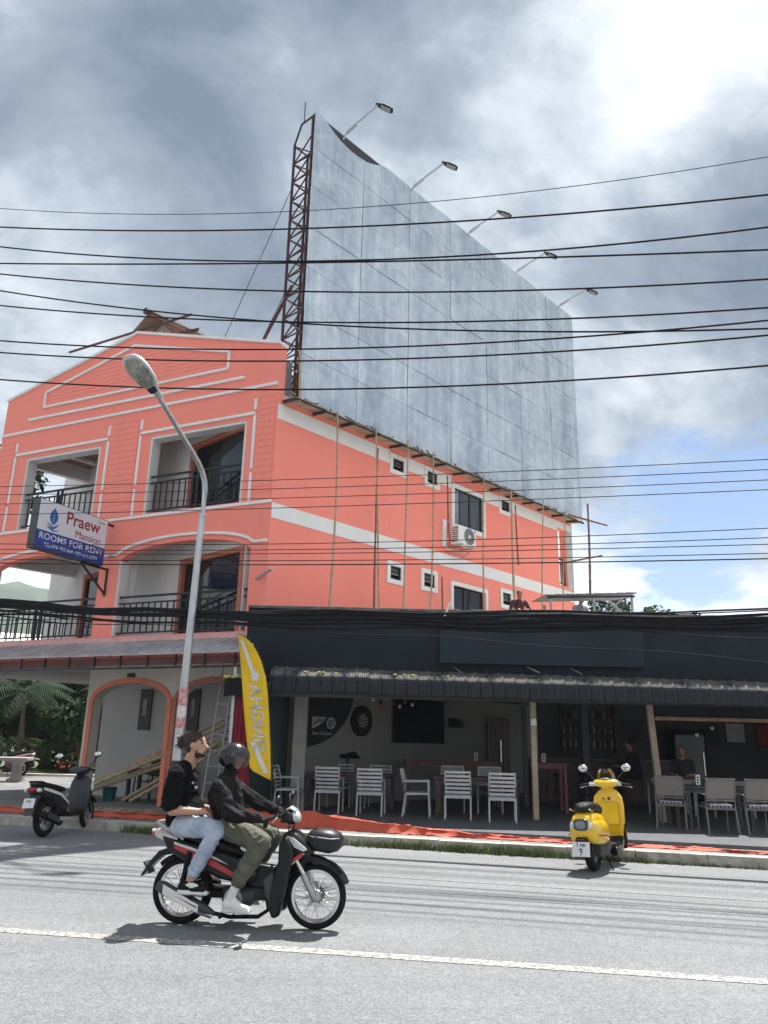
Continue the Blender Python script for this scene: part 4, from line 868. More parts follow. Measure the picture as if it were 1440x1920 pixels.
MB().loft([(1.025, 0, .96, .105, .062, 10, 2.2), (1.065, 0, .955, .085, .05, 10, 2.1), (1.085, 0, .95, .04, .025, 10, 2)], 18).build('headlight', M_CLEAR, MC, smooth=50)
MB().loft([(.95, 0, 1.01, .05, .01, 20, 2), (1.0, 0, 1.03, .1, .02, 20, 2), (1.05, 0, 1.0, .08, .02, 10, 2)], 12).build('visor', mat('smoky_clear', (.4, .42, .44), .1, var=.2), MC, smooth=50)
arcband(1.262, .28, .31, 22, 150, .068, .012).build('front_fender', M_BPL, MC, smooth=40)
side(MB(), [(1.06, .56), (1.2, .635), (1.33, .6), (1.46, .5), (1.35, .55), (1.2, .57), (1.08, .47)], -.06, .06).build('fender_top', M_BPL, MC, bevel=.02, smooth=40)
MB().loft([(-.14, 0, .785, .06, .025, -10, 2.4), (.0, 0, .775, .115, .05, -6, 2.6), (.2, 0, .735, .128, .055, -12, 2.8), (.36, 0, .69, .12, .055, -14, 2.8), (.5, 0, .65, .1, .045, -14, 2.5), (.66, 0, .59, .06, .03, -20, 2.2)], 18).build('seat', M_SEAT, MC, smooth=60)
side(MB(), [(-.22, .76), (-.05, .73), (.3, .66), (.58, .58), (.74, .44), (.66, .36), (.38, .4), (.1, .5), (-.15, .63)], -.12, .12).build('side_panel', M_BPL, MC, bevel=.03, smooth=40)
side(MB(), [(.6, .55), (.9, .52), (.92, .42), (.8, .32), (.6, .34)], -.07, .07).build('centre_tunnel', M_BPL, MC, bevel=.025, smooth=40)
MB().loft([(-.34, 0, .785, .03, .02, 10, 2), (-.28, 0, .77, .075, .045, 5, 2.3), (-.18, 0, .745, .1, .05, 0, 2.4), (-.06, 0, .72, .11, .04, 0, 2.4)], 16).build('tail_lamp', mat('tail_lens_white', (.55, .5, .5), .15, var=.15, coat=.5), MC, smooth=50)
MB().sphere((-.31, 0, .77), (.035, .06, .03), 12, 8).build('brake_lens', M_REDL, MC, smooth=60)
q = MB()
for s_ in (-1, 1): q.tube([(.0, s_*.1, .73), (-.12, s_*.11, .8), (-.25, s_*.1, .865), (-.28, s_*.06, .87), (-.28, 0, .87)], .014, 8)
q.build('grab_rail', M_ALU, MC, smooth=50)
side(MB(), [(-.1, .66), (-.24, .62), (-.32, .53), (-.4, .4), (-.38, .395), (-.29, .5), (-.2, .58), (-.08, .6)], -.075, .075).build('rear_fender', M_BPL, MC, bevel=.01)
MB().box((-.345, 0, .47), (.008, .15, .12), M=Matrix.Rotation(R(-35), 3, 'Y')).build('number_plate', M_GREYP, MC)
arcband(0, .285, .315, 55, 135, .06, .01).build('inner_fender', M_MATTE, MC)
MB().loft([(.40, 0, .26, .08, .07, 0, 2.3), (.5, 0, .25, .12, .1, 0, 2.5), (.62, 0, .25, .12, .1, 0, 2.5), (.7, 0, .27, .08, .07, 0, 2.3)], 14).build('engine_case', M_GREYP, MC, smooth=50)
MB().lathe([(.085, -.145), (.09, -.12), (.09, .12), (.085, .145)], 20, T(.52, 0, .25) @ RX).build('clutch_cover', M_ALU, MC, smooth=40)
q = MB()
for k in range(6): q.loft([(.70+k*.022, 0, .29, .07, .07, 0, 3), (.71+k*.022, 0, .29, .07, .07, 0, 3)], 12)
q.loft([(.68, 0, .29, .05, .05, 0, 3), (.86, 0, .29, .05, .05, 0, 3)], 12); q.build('cylinder', M_GREYP, MC)
MB().tube([(.82, -.05, .24), (.84, -.08, .16), (.76, -.12, .11), (.5, -.13, .1), (.32, -.135, .13)], .018, 8).build('exhaust_pipe', M_MATTE, MC, smooth=50)
MB().tube([(.36, -.14, .12), (.28, -.145, .15), (.2, -.15, .18), (-.14, -.155, .325), (-.19, -.155, .345)], [.02, .042, .052, .055, .04], 14).build('muffler', M_GREYP, MC, smooth=50)
q = MB(); q.hexa([(.22, -.196, .13), (.22, -.2, .13), (.22, -.2, .2), (.22, -.196, .2), (-.12, -.205, .275), (-.12, -.21, .275), (-.12, -.21, .36), (-.12, -.205, .36)]); q.build('heat_shield', M_CHROME, MC, bevel=.004)
MB().tube([(.34, -.14, .1), (.2, -.15, .16)], [.024, .045], 12).build('muffler_cone', M_CHROME, MC, smooth=40)
MB().tube([(.1, .12, .28), (.45, .12, .27)], .05, 10).build('chain_case', M_MATTE, MC, smooth=40)
MB().tube([(.5, .1, .15), (.44, .2, .03)], .01, 6).build('side_stand', M_MATTE, MC)
bk = MB().loft([(1.15, 0, .76, .03, .03, 0, 2), (1.18, 0, .765, .1, .07, -5, 2.6), (1.26, 0, .76, .14, .1, -5, 3), (1.38, 0, .75, .15, .105, -5, 3), (1.46, 0, .745, .12, .08, -5, 2.6), (1.495, 0, .745, .05, .04, -5, 2)], 20).build('front_carrier_box', mat('carrier_black', (.008, .0085, .01), .45, var=.2, scale=8), MC, smooth=60)
q = MB()
for s_ in (-1, 1): q.tube([(1.19, s_*.105, .80), (1.28, s_*.142, .795), (1.4, s_*.147, .785), (1.47, s_*.1, .785)], .006, 6)
q.build('rim_strip', M_CHROME, bk)
q = MB()
for k, (x, y) in enumerate(((.88, -.1), (.9, .06), (.92, -.02))): q.tube([(x, y-.12, .97), (x+.06, y-.05, 1.05-.02*k), (x+.12, y, .95), (x+.1, y*.3, .8)], .006, 6)
q.build('control_cables', M_MATTE, MC)
# ---------------------------------------------------------------- step-through scooter
def scooter(label, loc, rz, lean, body, accent, panel, group=None, seatm=M_SEAT, steer=0.0, plate=True):
    G = thing('scooter', label, 'scooter', loc, rz, group); G.rotation_euler = (R(lean), 0, rz)
    wheel(G, 0, .28, .28, .19, .05, alloy=6); wheel(G, 1.24, .28, .275, .19, .042, alloy=6, disc=.1, steer=steer)
    q = MB(); vloft(q, [(.27, .95, 0, .03, .12, 2.4), (.36, .95, 0, .05, .18, 2.6), (.5, .955, 0, .055, .205, 3), (.66, .975, 0, .05, .21, 3), (.8, 1.0, 0, .05, .19, 2.8), (.92, 1.0, 0, .045, .12, 2.4)]); q.build('leg_shield', panel, G, smooth=50)
    q = MB(); vloft(q, [(.5, 1.06, 0, .04, .12, 2.4), (.62, 1.09, 0, .07, .17, 2.6), (.76, 1.07, 0, .07, .17, 2.6), (.9, 1.03, 0, .05, .1, 2.2)]); q.build('front_panel', body, G, smooth=50)
    for s_ in (-1, 1):
        q = MB(); q.sphere((1.07, s_*.185, .72), (.05, .025, .08), 10, 8); q.build('front_indicator', M_CLEAR, G, smooth=60)
        q = MB(); q.prism([(-.3, .78), (-.1, .74), (.2, .66), (.42, .5), (.4, .485), (.18, .62), (-.1, .69), (-.3, .74)], lambda a, b, sd: (a, s_*(.155+.012*sd), b)); q.build('side_stripe', accent, G, bevel=.004)
        MB().tube([(.93, s_*.08, 1.0), (.9, s_*.2, 1.03), (.86, s_*.27, 1.02)], .014, 8).build('handlebar', M_MATTE, G); MB().tube([(.875, s_*.24, 1.025), (.83, s_*.36, 1.0)], .021, 10).build('grip', M_TYRE, G, smooth=40); MB().tube([(.92, s_*.22, 1.03), (.9, s_*.36, .985)], .008, 6).build('lever', M_ALU, G)
        MB().tube([(.91, s_*.2, 1.04), (.9, s_*.3, 1.16), (.89, s_*.36, 1.24)], .007, 6).build('mirror_stem', M_MATTE, G)
        mi = MB().sphere((.885, s_*.38, 1.275), (.03, .075, .05), 16, 10).build('mirror', M_BPL, G, smooth=60); MB().sphere((.866, s_*.38, 1.275), (.016, .068, .044), 16, 8).build('mirror_glass', M_MIRR, mi, smooth=60)
        MB().tube([(1.1, s_*.085, .55), (1.24, s_*.075, .28)], .026, 8).build('fork_leg', M_MATTE, G, smooth=40); MB().tube([(.02, s_*.12, .28), (-.02, s_*.13, .6)], .026, 8).build('shock_absorber', M_MATTE, G, smooth=40)
    MB().loft([(.84, 0, .99, .06, .03, 0, 2), (.88, 0, 1.01, .19, .055, 15, 2.4), (.95, 0, 1.02, .21, .065, 20, 2.4), (1.02, 0, .99, .15, .06, 20, 2.2), (1.06, 0, .96, .07, .04, 20, 2)], 18).build('headset', body, G, smooth=50)
    vloft(MB(), [(.86, .97, 0, .04, .06, 2), (1.0, .95, 0, .05, .08, 2)]).build('steering_neck', M_MATTE, G, smooth=40)
    MB().loft([(.4, 0, .33, .13, .05, 0, 3), (.6, 0, .3, .16, .035, 0, 3), (.9, 0, .3, .16, .035, 0, 3), (.97, 0, .36, .14, .05, 0, 3)], 16).build('floorboard', M_MATTE, G, smooth=40)
    MB().loft([(-.42, 0, .76, .05, .04, 10, 2.2), (-.34, 0, .74, .12, .07, 5, 2.5), (-.15, 0, .69, .15, .1, 0, 2.8), (.12, 0, .6, .165, .15, 0, 2.8), (.32, 0, .52, .15, .18, 5, 2.6), (.45, 0, .45, .12, .15, 10, 2.4)], 20).build('rear_body', body, G, smooth=55)
    MB().loft([(-.4, 0, .83, .05, .02, 0, 2), (-.3, 0, .83, .11, .04, -4, 2.5), (-.1, 0, .8, .14, .05, -8, 2.7), (.12, 0, .755, .145, .055, -8, 2.7), (.3, 0, .725, .13, .05, 0, 2.6), (.42, 0, .72, .08, .04, 8, 2.2)], 18).build('seat', seatm, G, smooth=60)
    MB().loft([(-.45, 0, .765, .03, .022, 10, 2), (-.425, 0, .755, .075, .038, 10, 2.4), (-.38, 0, .745, .09, .04, 5, 2.4)], 16).build('tail_lamp', M_REDL, G, smooth=50)
    for s_ in (-1, 1): MB().sphere((-.36, s_*.115, .74), (.07, .03, .035), 12, 8).build('rear_indicator', M_CLEAR, G, smooth=60)
    q = MB()
    for s_ in (-1, 1): q.tube([(-.1, s_*.13, .8), (-.3, s_*.12, .87), (-.4, s_*.05, .88), (-.4, 0, .88)], .013, 8)
    q.build('grab_rail', M_MATTE, G, smooth=50)
    side(MB(), [(-.3, .7), (-.42, .58), (-.46, .36), (-.43, .36), (-.36, .56), (-.2, .66)], -.08, .08).build('rear_fender', M_GREYP, G, bevel=.01)
    if plate:
        pl = MB().box((-.452, 0, .55), (.01, .2, .15), M=Matrix.Rotation(R(18), 3, 'Y')).build('number_plate', M_PLATE, G)
        put_text('plate_text', '1nn', .065, M_MATTE, pl, (-.464, 0, .585), (0, -1, 0), (.3, 0, .95), .001); put_text('plate_text', '7246', .07, M_MATTE, pl, (-.447, 0, .52), (0, -1, 0), (.3, 0, .95), .001)
    MB().loft([(-.1, .1, .28, .04, .07, 0, 2.5), (.1, .11, .28, .05, .09, 0, 2.5), (.36, .1, .33, .06, .1, 0, 2.5), (.44, .06, .38, .06, .08, 0, 2.5)], 14).build('engine', M_GREYP, G, smooth=50)
    MB().tube([(.35, -.1, .2), (.2, -.15, .18), (.08, -.16, .24), (-.28, -.165, .36), (-.33, -.165, .375)], [.02, .035, .055, .06, .04], 14).build('muffler', M_MATTE, G, smooth=50)
    q = MB(); q.hexa([(.1, -.215, .2), (.1, -.22, .2), (.1, -.22, .29), (.1, -.215, .29), (-.24, -.222, .31), (-.24, -.227, .31), (-.24, -.227, .4), (-.24, -.222, .4)]); q.build('heat_shield', M_GREYP, G)
    arcband(1.24, .28, .3, 30, 160, .06, .012).build('front_fender', body, G, smooth=40)
    arcband(0, .28, .31, 60, 170, .055, .01).build('inner_fender', M_MATTE, G, smooth=40)
    q = MB(); q.tube([(.35, .1, .2), (.3, .24, .01)], .012, 6); q.build('side_stand', M_MATTE, G)
    return G
M_SCB = mat('scooter_black', (.016, .019, .022), .3, var=.2, coat=.25); M_SCW = mat('scooter_white', (.72, .72, .72), .3, var=.05, coat=.4); M_SCG = mat('scooter_inner_grey', (.035, .042, .05), .5, var=.3, scale=5, spec=.4)
scooter('black scooter with white side stripes parked at the kerb on the left', (-5.5, 13.72, 0), R(78), -4, M_SCB, M_SCW, M_SCG, steer=R(10))
M_SCR = mat('scooter_maroon', (.25, .015, .03), .3, var=.1, coat=.5); M_SCP = mat('scooter_pale', (.6, .5, .5), .4, var=.1)
scooter('maroon scooter parked by the shrubs behind the stone bench', (-12.35, 28.0, .14), R(195), 3, M_SCR, M_SCP, M_SCP, plate=False)
scooter('grey scooter half hidden at the left edge behind the stone bench', (-14.1, 27.6, .14), R(150), 3, mat('scooter_grey', (.3, .3, .31), .35, var=.1), M_SCP, M_SCG, plate=False)
# ---------------------------------------------------------------- yellow retro scooter
M_YEL = mat('yellow_paint', (.8, .5, .012), .25, var=.04, coat=.7); M_YDK = mat('grey_tail_lens', (.05, .055, .06), .2, var=.2, coat=.4)
Y = thing('scooter', 'bright yellow retro scooter parked at the kerb facing the bar', 'scooter', (3.0, 11.48, 0), R(59)); Y.rotation_euler = (R(-3), 0, R(59)); Y.scale = (1.03,)*3
wheel(Y, 0, .265, .265, .165, .062, alloy=5); wheel(Y, 1.28, .265, .26, .165, .055, alloy=5, disc=.1, steer=R(-12))
q = MB(); vloft(q, [(.3, 1.06, 0, .045, .11, 2.6), (.38, 1.02, 0, .05, .175, 3), (.55, .99, 0, .042, .215, 3.2), (.75, .985, 0, .04, .225, 3.2), (.88, 1.0, 0, .042, .205, 2.8), (.96, 1.02, 0, .05, .14, 2.4), (1.0, 1.03, 0, .04, .08, 2.2)], 24); q.build('leg_shield', M_YEL, Y, smooth=55)
q = MB(); vloft(q, [(.4, 1.1, 0, .05, .06, 2.2), (.6, 1.09, 0, .07, .09, 2.2), (.85, 1.08, 0, .07, .08, 2.2), (1.0, 1.06, 0, .04, .05, 2)]); q.build('horn_cast', M_YEL, Y, smooth=55)
gb = MB().box((.945, 0, .66), (.012, .3, .3)).build('glovebox_lid', M_YEL, Y, bevel=.02)
q = MB()
for y0, z0, y1, z1 in ((-.155, .51, .155, .51), (-.155, .81, .155, .81), (-.155, .51, -.155, .81), (.155, .51, .155, .81)): q.beam((.943, y0, z0), (.943, y1, z1), .006, .006)
q.build('glovebox_seam', mat('seam_shadow', (.45, .27, .01), .6), gb)
MB().lathe([(.022, 0), (.02, .01)], 16, T(.942, -.03, .86) @ Matrix.Rotation(R(-90), 4, 'Y')).build('ignition', M_REDL, Y); MB().lathe([(.012, 0), (.012, .008)], 12, T(.944, .05, .86) @ Matrix.Rotation(R(-90), 4, 'Y')).build('key_lock', M_MATTE, Y)
for s_ in (-1, 1):
    for k in range(3): MB().beam((.985+.035*k, s_*(.19-.004*k), .36), (.99+.035*k, s_*(.215-.004*k), .52), .018, .012, (1, 0, 0)).build('shield_slit', M_MATTE, Y)
MB().loft([(.42, 0, .28, .14, .04, 0, 3), (.6, 0, .27, .18, .035, 0, 3), (.9, 0, .27, .18, .035, 0, 3), (1.03, 0, .33, .15, .05, 0, 3)], 16).build('floorboard', M_MATTE, Y, smooth=40)
MB().loft([(-.43, 0, .56, .1, .1, 0, 2.6), (-.4, 0, .57, .14, .15, 0, 2.8), (-.28, 0, .575, .165, .18, 0, 2.8), (-.1, 0, .565, .18, .19, 0, 2.7), (.12, 0, .545, .175, .185, 0, 2.6), (.3, 0, .5, .15, .17, 0, 2.5), (.42, 0, .46, .13, .15, 0, 2.4), (.47, 0, .45, .1, .12, 0, 2.3)], 26).build('rear_body', M_YEL, Y, smooth=60)
for s_ in (-1, 1):
    MB().loft([(-.42, s_*.08, .53, .05, .1, 0, 2.6), (-.36, s_*.1, .52, .075, .14, 0, 2.7), (-.2, s_*.115, .5, .095, .155, 0, 2.8), (0, s_*.125, .485, .1, .155, 0, 2.8), (.2, s_*.11, .465, .088, .14, 0, 2.6), (.36, s_*.095, .44, .06, .11, 0, 2.4), (.46, s_*.08, .42, .03, .06, 0, 2.2)], 20).build('side_cowl', M_YEL, Y, smooth=60)
    q = MB(); q.tube([(-.3, s_*.207, .47), (0, s_*.228, .44), (.18, s_*.203, .41), (.22, s_*.195, .385)], .009, 6); q.build('cowl_stripe', M_MATTE if s_ > 0 else mat('dark_red_stripe', (.2, .04, .02), .4), Y)
    MB().sphere((-.41, s_*.118, .59), (.03, .035, .05), 12, 8).build('rear_indicator', M_CLEAR, Y, smooth=60)
    MB().tube([(.97, s_*.1, 1.06), (.95, s_*.24, 1.06)], .03, 10).build('switch_pod', M_CHROME, Y, smooth=40); MB().tube([(.95, s_*.24, 1.06), (.9, s_*.37, 1.04)], .021, 10).build('grip', M_TYRE, Y, smooth=40)
    MB().tube([(.99, s_*.22, 1.05), (.97, s_*.38, 1.01)], .009, 6).build('lever', M_CHROME, Y)
    MB().tube([(1.0, s_*.15, 1.09), (.99, s_*.22, 1.18), (.97, s_*.29, 1.25)], .007, 6).build('mirror_stem', M_GREYP, Y)
    mi = MB().sphere((.965, s_*.32, 1.285), (.022, .07, .052), 18, 10).build('mirror', M_CHROME, Y, smooth=60); MB().sphere((.95, s_*.32, 1.285), (.011, .065, .047), 18, 8).build('mirror_glass', M_MIRR, mi, smooth=60)
    MB().tube([(-.1, s_*.09, .76), (-.3, s_*.12, .77), (-.4, s_*.13, .79)], .012, 8).build('grab_handle', M_CHROME, Y, smooth=40)
MB().loft([(-.38, 0, .79, .06, .03, 0, 2.2), (-.3, 0, .81, .11, .055, 0, 2.6), (-.1, 0, .81, .13, .06, -3, 2.8), (.12, 0, .785, .125, .06, -6, 2.8), (.3, 0, .745, .1, .05, -14, 2.5), (.4, 0, .7, .06, .03, -25, 2.2)], 22).build('seat', M_SEAT, Y, smooth=60)
MB().loft([(-.445, 0, .6, .05, .05, 0, 4), (-.44, 0, .6, .09, .068, 0, 4), (-.42, 0, .6, .1, .075, 0, 4)], 20).build('tail_lamp', M_YDK, Y, smooth=40); MB().loft([(-.452, 0, .6, .055, .04, 0, 3), (-.446, 0, .6, .065, .048, 0, 3)], 16).build('tail_lens', mat('tail_silver', (.22, .24, .27), .2, var=.2), Y, smooth=40)
MB().box((-.47, 0, .415), (.03, .1, .035)).build('plate_lamp', M_REDL, Y, bevel=.008)
pl = MB().box((-.508, 0, .315), (.008, .23, .175), M=Matrix.Rotation(R(10), 3, 'Y')).build('number_plate', M_PLATE, Y)
for tx, sz, dz in (('1 nu', .07, .055), ('niin', .035, .0), ('7', .075, -.05)): put_text('plate_text', tx, sz, M_MATTE, pl, (-.5145+dz*.176, 0, .315+dz), (0, -1, 0), (.176, 0, .984), .001, .001)
side(MB(), [(-.4, .46), (-.49, .42), (-.49, .22), (-.46, .22), (-.44, .36), (-.3, .42)], -.07, .07).build('mudflap', M_MATTE, Y)
MB().loft([(1.28, 0, .0, .01, .01, 0, 2)]*2, 6)
arcband(1.28, .265, .3, 12, 165, .085, .014).build('front_fender', M_YEL, Y, smooth=45)
MB().tube([(1.03, 0, 1.0), (1.28, -.07, .27)], [.035, .03], 10).build('fork', M_GREYP, Y, smooth=40)
MB().loft([(.9, 0, 1.03, .05, .03, 0, 2), (.94, 0, 1.06, .16, .05, 20, 2.4), (1.0, 0, 1.075, .2, .06, 20, 2.5), (1.07, 0, 1.06, .15, .065, 10, 2.3), (1.11, 0, 1.05, .09, .055, 0, 2)], 20).build('headset', M_YEL, Y, smooth=55)
q = MB(); vloft(q, [(.93, 1.02, 0, .05, .07, 2.2), (1.0, 1.01, 0, .05, .085, 2.2), (1.06, 1.0, 0, .06, .13, 2.2)]); q.build('steering_neck', M_YEL, Y, smooth=55)
MB().sphere((.985, 0, 1.115), (.055, .085, .02), 18, 8, Matrix.Rotation(R(25), 3, 'Y')).build('instrument_dial', mat('dial_grey', (.35, .37, .4), .15, var=.2), Y, smooth=60)
q = MB(); vs = []
for i in range(9):
    for j in range(7): a = R(-75+150*i/8); z = 1.1+.17*j/6; vs.append((1.03+.11*math.cos(a)-.06*j/6, .14*math.sin(a)*(1-.35*(j/6)**2), z))
q.add(vs, [(i*7+j, (i+1)*7+j, (i+1)*7+j+1, i*7+j+1) for i in range(8) for j in range(6)]).build('flyscreen', mat('smoked_screen', (.02, .022, .02), .08, var=.2, trans=.6), Y, smooth=60)
MB().lathe([(.02, 0), (.07, .02), (.075, .05), (.06, .07)], 20, T(1.08, 0, 1.05) @ Matrix.Rotation(R(90), 4, 'Y')).build('headlight', M_CLEAR, Y, smooth=40)
MB().loft([(-.1, -.09, .26, .05, .08, 0, 2.5), (.12, -.1, .27, .07, .1, 0, 2.5), (.36, -.08, .3, .08, .1, 0, 2.5), (.44, -.05, .34, .06, .08, 0, 2.5)], 14).build('engine', M_GREYP, Y, smooth=50)
MB().tube([(.3, .1, .2), (.1, .14, .2), (-.05, .15, .22), (-.3, .15, .24), (-.34, .15, .245)], [.02, .04, .06, .062, .045], 14).build('muffler', M_ALU, Y, smooth=50)
MB().tube([(-.02, .13, .26), (-.04, .15, .55)], .03, 10).build('shock_absorber', M_MATTE, Y, smooth=40)
for s_ in (-1, 1): MB().tube([(.3, s_*.08, .18), (.26, s_*.17, .012), (.21, s_*.19, .01)], .013, 8).build('stand_leg', M_MATTE, Y, smooth=40)
arcband(0, .265, .3, 40, 160, .07, .01).build('inner_fender', M_MATTE, Y, smooth=40)
# ================================================================== PEOPLE
import numpy as np
def cap_mesh(mb, a, b, r0, r1):
    a = Vector(a); b = Vector(b); d = b-a
    if d.length < 1e-5: d = Vector((0, 0, 1e-3)); b = a+d
    dn = d.normalized(); pts = []; rs = []
    for k in range(6): an = R(90*(1-k/5)); pts.append(a-dn*r0*math.sin(an)); rs.append(max(r0*math.cos(an), 1e-4))
    for k in range(6): an = R(90*k/5); pts.append(b+dn*r1*math.sin(an)); rs.append(max(r1*math.cos(an), 1e-4))
    n = 14; vs = []; fs = []; s_, u = frame(dn)
    for p, r in zip(pts, rs):
        for j in range(n): t = 2*math.pi*j/n; vs.append(p+s_*math.cos(t)*r+u*math.sin(t)*r)
    for i in range(len(pts)-1):
        for j in range(n): fs.append((i*n+j, i*n+(j+1) % n, (i+1)*n+(j+1) % n, (i+1)*n+j))
    fs += [tuple(range(n-1, -1, -1)), tuple(range((len(pts)-1)*n, len(pts)*n))]; mb.add(vs, fs)
from mathutils import noise as mnoise
def person(label, prims, mats, loc, rz, voxel=.012, paint=(), group=None, sm=3, wrinkle={}):
    mb = MB()
    for p in prims:
        if p[0] == 'c': cap_mesh(mb, *p[1:5])
        else: mb.sphere(p[1], p[2], 18, 12, Matrix.Rotation(R(p[4]), 3, 'Y') if len(p) > 4 else None)
    me = mb.mesh('body', weld=False); tmp = bpy.data.objects.new('tmp', me); COL.objects.link(tmp)
    rm = tmp.modifiers.new('r', 'REMESH'); rm.mode = 'VOXEL'; rm.voxel_size = voxel
    sv = tmp.modifiers.new('s', 'SMOOTH'); sv.iterations = sm; sv.factor = .5
    dg = bpy.context.evaluated_depsgraph_get(); bm_ = bpy.data.meshes.new_from_object(tmp.evaluated_get(dg)); bpy.data.objects.remove(tmp)
    n = len(bm_.polygons); C = np.empty(n*3); bm_.polygons.foreach_get('center', C); C = C.reshape(-1, 3); best = np.full(n, 1e9); idx = np.zeros(n, int)
    for p in prims:
        if p[0] == 'c':
            a = np.array(p[1]); b = np.array(p[2]); d = b-a; t = np.clip((C-a) @ d/max(d @ d, 1e-9), 0, 1); s_ = np.linalg.norm(C-(a+t[:, None]*d), axis=1)-(p[3]+(p[4]-p[3])*t); mi = p[5]
        else:
            q = C-np.array(p[1])
            if len(p) > 4: an = R(-p[4]); q = np.stack([q[:, 0]*math.cos(an)+q[:, 2]*math.sin(an), q[:, 1], -q[:, 0]*math.sin(an)+q[:, 2]*math.cos(an)], 1)
            r = np.array(p[2] if isinstance(p[2], tuple) else (p[2],)*3); s_ = (np.linalg.norm(q/r, axis=1)-1)*r.min(); mi = p[3]
        w = s_ < best; best[w] = s_[w]; idx[w] = mi
    for c, r, mi in paint:
        r = np.array(r if isinstance(r, tuple) else (r,)*3); w = np.linalg.norm((C-np.array(c))/r, axis=1) < 1; idx[w] = mi
    if wrinkle:
        nv = len(bm_.vertices); vm = np.zeros(nv); 
        for p_, i_ in zip(bm_.polygons, idx):
            a_ = wrinkle.get(int(i_), 0)
            if a_:
                for v_ in p_.vertices: vm[v_] = max(vm[v_], a_)
        nr = [v_.normal.copy() for v_ in bm_.vertices]
        for v_, a_, n_ in zip(bm_.vertices, vm, nr):
            if a_:
                c_ = v_.co; w_ = mnoise.noise(Vector((c_.x*9+mnoise.noise(c_*5)*1.5, c_.y*8, c_.z*17+c_.x*9))); w2 = mnoise.noise(c_*26)
                v_.co = c_+n_*a_*((1-2.6*abs(w_))*.9+w2*.35)
    bm_.materials.clear()
    for m_ in mats: bm_.materials.append(m_)
    bm_.polygons.foreach_set('material_index', idx.astype(np.int32)); bm_.polygons.foreach_set('use_smooth', [True]*n); bm_.update()
    o = bpy.data.objects.new('person', bm_); COL.objects.link(o); o.location = loc; o.rotation_euler = (0, 0, rz)
    return tag(o, label, 'person', group)
M_SKIN = mat('skin', (.48, .27, .19), .5, var=.1, scale=12); M_HAIR = mat('dark_brown_hair', (.018, .01, .007), .5, var=.4, scale=40, stretch=(3, 3, 1), bump=.4, bscale=90)
M_TEE = mat('black_tshirt', (.0045, .005, .0065), .9, var=.3, scale=9, bump=.8, bscale=11, spec=.15)
M_JEAN = mat('pale_jeans', (.34, .42, .56), .8, var=.22, scale=9, bump=.5, bscale=14, col2=(.5, .57, .68))
M_SHOEB = mat('black_suede', (.008, .008, .009), .75, var=.3, spec=.25); M_SOLE = mat('white_rubber', (.75, .75, .73), .6, var=.05)
M_JACK = mat('dark_jacket', (.011, .0095, .011), .8, var=.3, scale=8, bump=1.0, bscale=12, spec=.2); M_OLIVE = mat('olive_trousers', (.1, .102, .075), .85, var=.25, scale=8, bump=1.0, bscale=13)
M_SOCK = mat('white_sock', (.7, .7, .69), .85, var=.08); M_GLOVE = mat('dark_glove', (.012, .011, .011), .75, var=.3, spec=.25)
def hand(pr, w, d, side_, mi, curl=.5, s=1.0):
    """palm at w pointing along d, fingers curling downwards"""
    w = Vector(w); d = Vector(d).normalized(); lat = Vector((0, 0, 1)).cross(d).normalized(); dn = Vector((0, 0, -1))
    pr.append(('c', w, w+d*.055*s, .03*s, .034*s, mi))
    for k, ln in enumerate((.07, .08, .075, .06)):
        b0 = w+d*.075*s+lat*(k-1.5)*.02*s; b1 = b0+(d*(1-curl)+dn*curl).normalized()*ln*.55*s; b2 = b1+(d*(.6-curl)+dn*(curl+.3)).normalized()*ln*.5*s
        pr.append(('c', b0, b1, .0105*s, .0098*s, mi)); pr.append(('c', b1, b2, .0098*s, .008*s, mi))
    t0 = w+d*.02*s+lat*side_*.032*s; t1 = t0+(d*.7+lat*side_*.5+dn*.3).normalized()*.045*s; pr.append(('c', t0, t1, .013*s, .0115*s, mi)); pr.append(('c', t1, t1+(d*.6+dn*.6).normalized()*.03*s, .0115*s, .009*s, mi))
# passenger: 0 skin 1 hair 2 tee 3 jeans 4 shoe 5 sole 6 print
P = [('e', (-.04, 0, .875), (.165, .175, .115), 3), ('c', (-.06, 0, .92), (-.085, 0, 1.2), .15, .15, 2), ('e', (-.075, 0, 1.17), (.14, .195, .19), 2), ('e', (.0, 0, .98), (.135, .175, .14), 2), ('e', (-.1, 0, .9), (.115, .18, .1), 2),
     ('c', (-.09, -.155, 1.325), (-.09, .155, 1.325), .08, .08, 2), ('c', (-.075, -.06, 1.36), (-.075, .06, 1.36), .07, .07, 2), ('c', (-.055, 0, 1.38), (-.015, 0, 1.5), .06, .056, 0),
     ('e', (.005, 0, 1.585), (.1, .076, .112), 0), ('e', (.05, 0, 1.525), (.06, .056, .072), 0), ('c', (.098, 0, 1.585), (.125, 0, 1.555), .012, .017, 0), ('e', (.085, 0, 1.485), (.024, .03, .026), 1), ('e', (.045, 0, 1.495), (.055, .059, .04), 1), ('e', (.035, 0, 1.53), (.03, .0615, .05), 1),
     ('e', (-.025, 0, 1.615), (.105, .084, .092), 1), ('e', (-.045, 0, 1.575), (.075, .08, .085), 1), ('e', (-.138, 0, 1.615), (.05, .046, .05), 1), ('c', (-.09, 0, 1.62), (-.13, 0, 1.615), .03, .03, 1), ('e', (-.15, .01, 1.57), (.03, .03, .035), 1)]
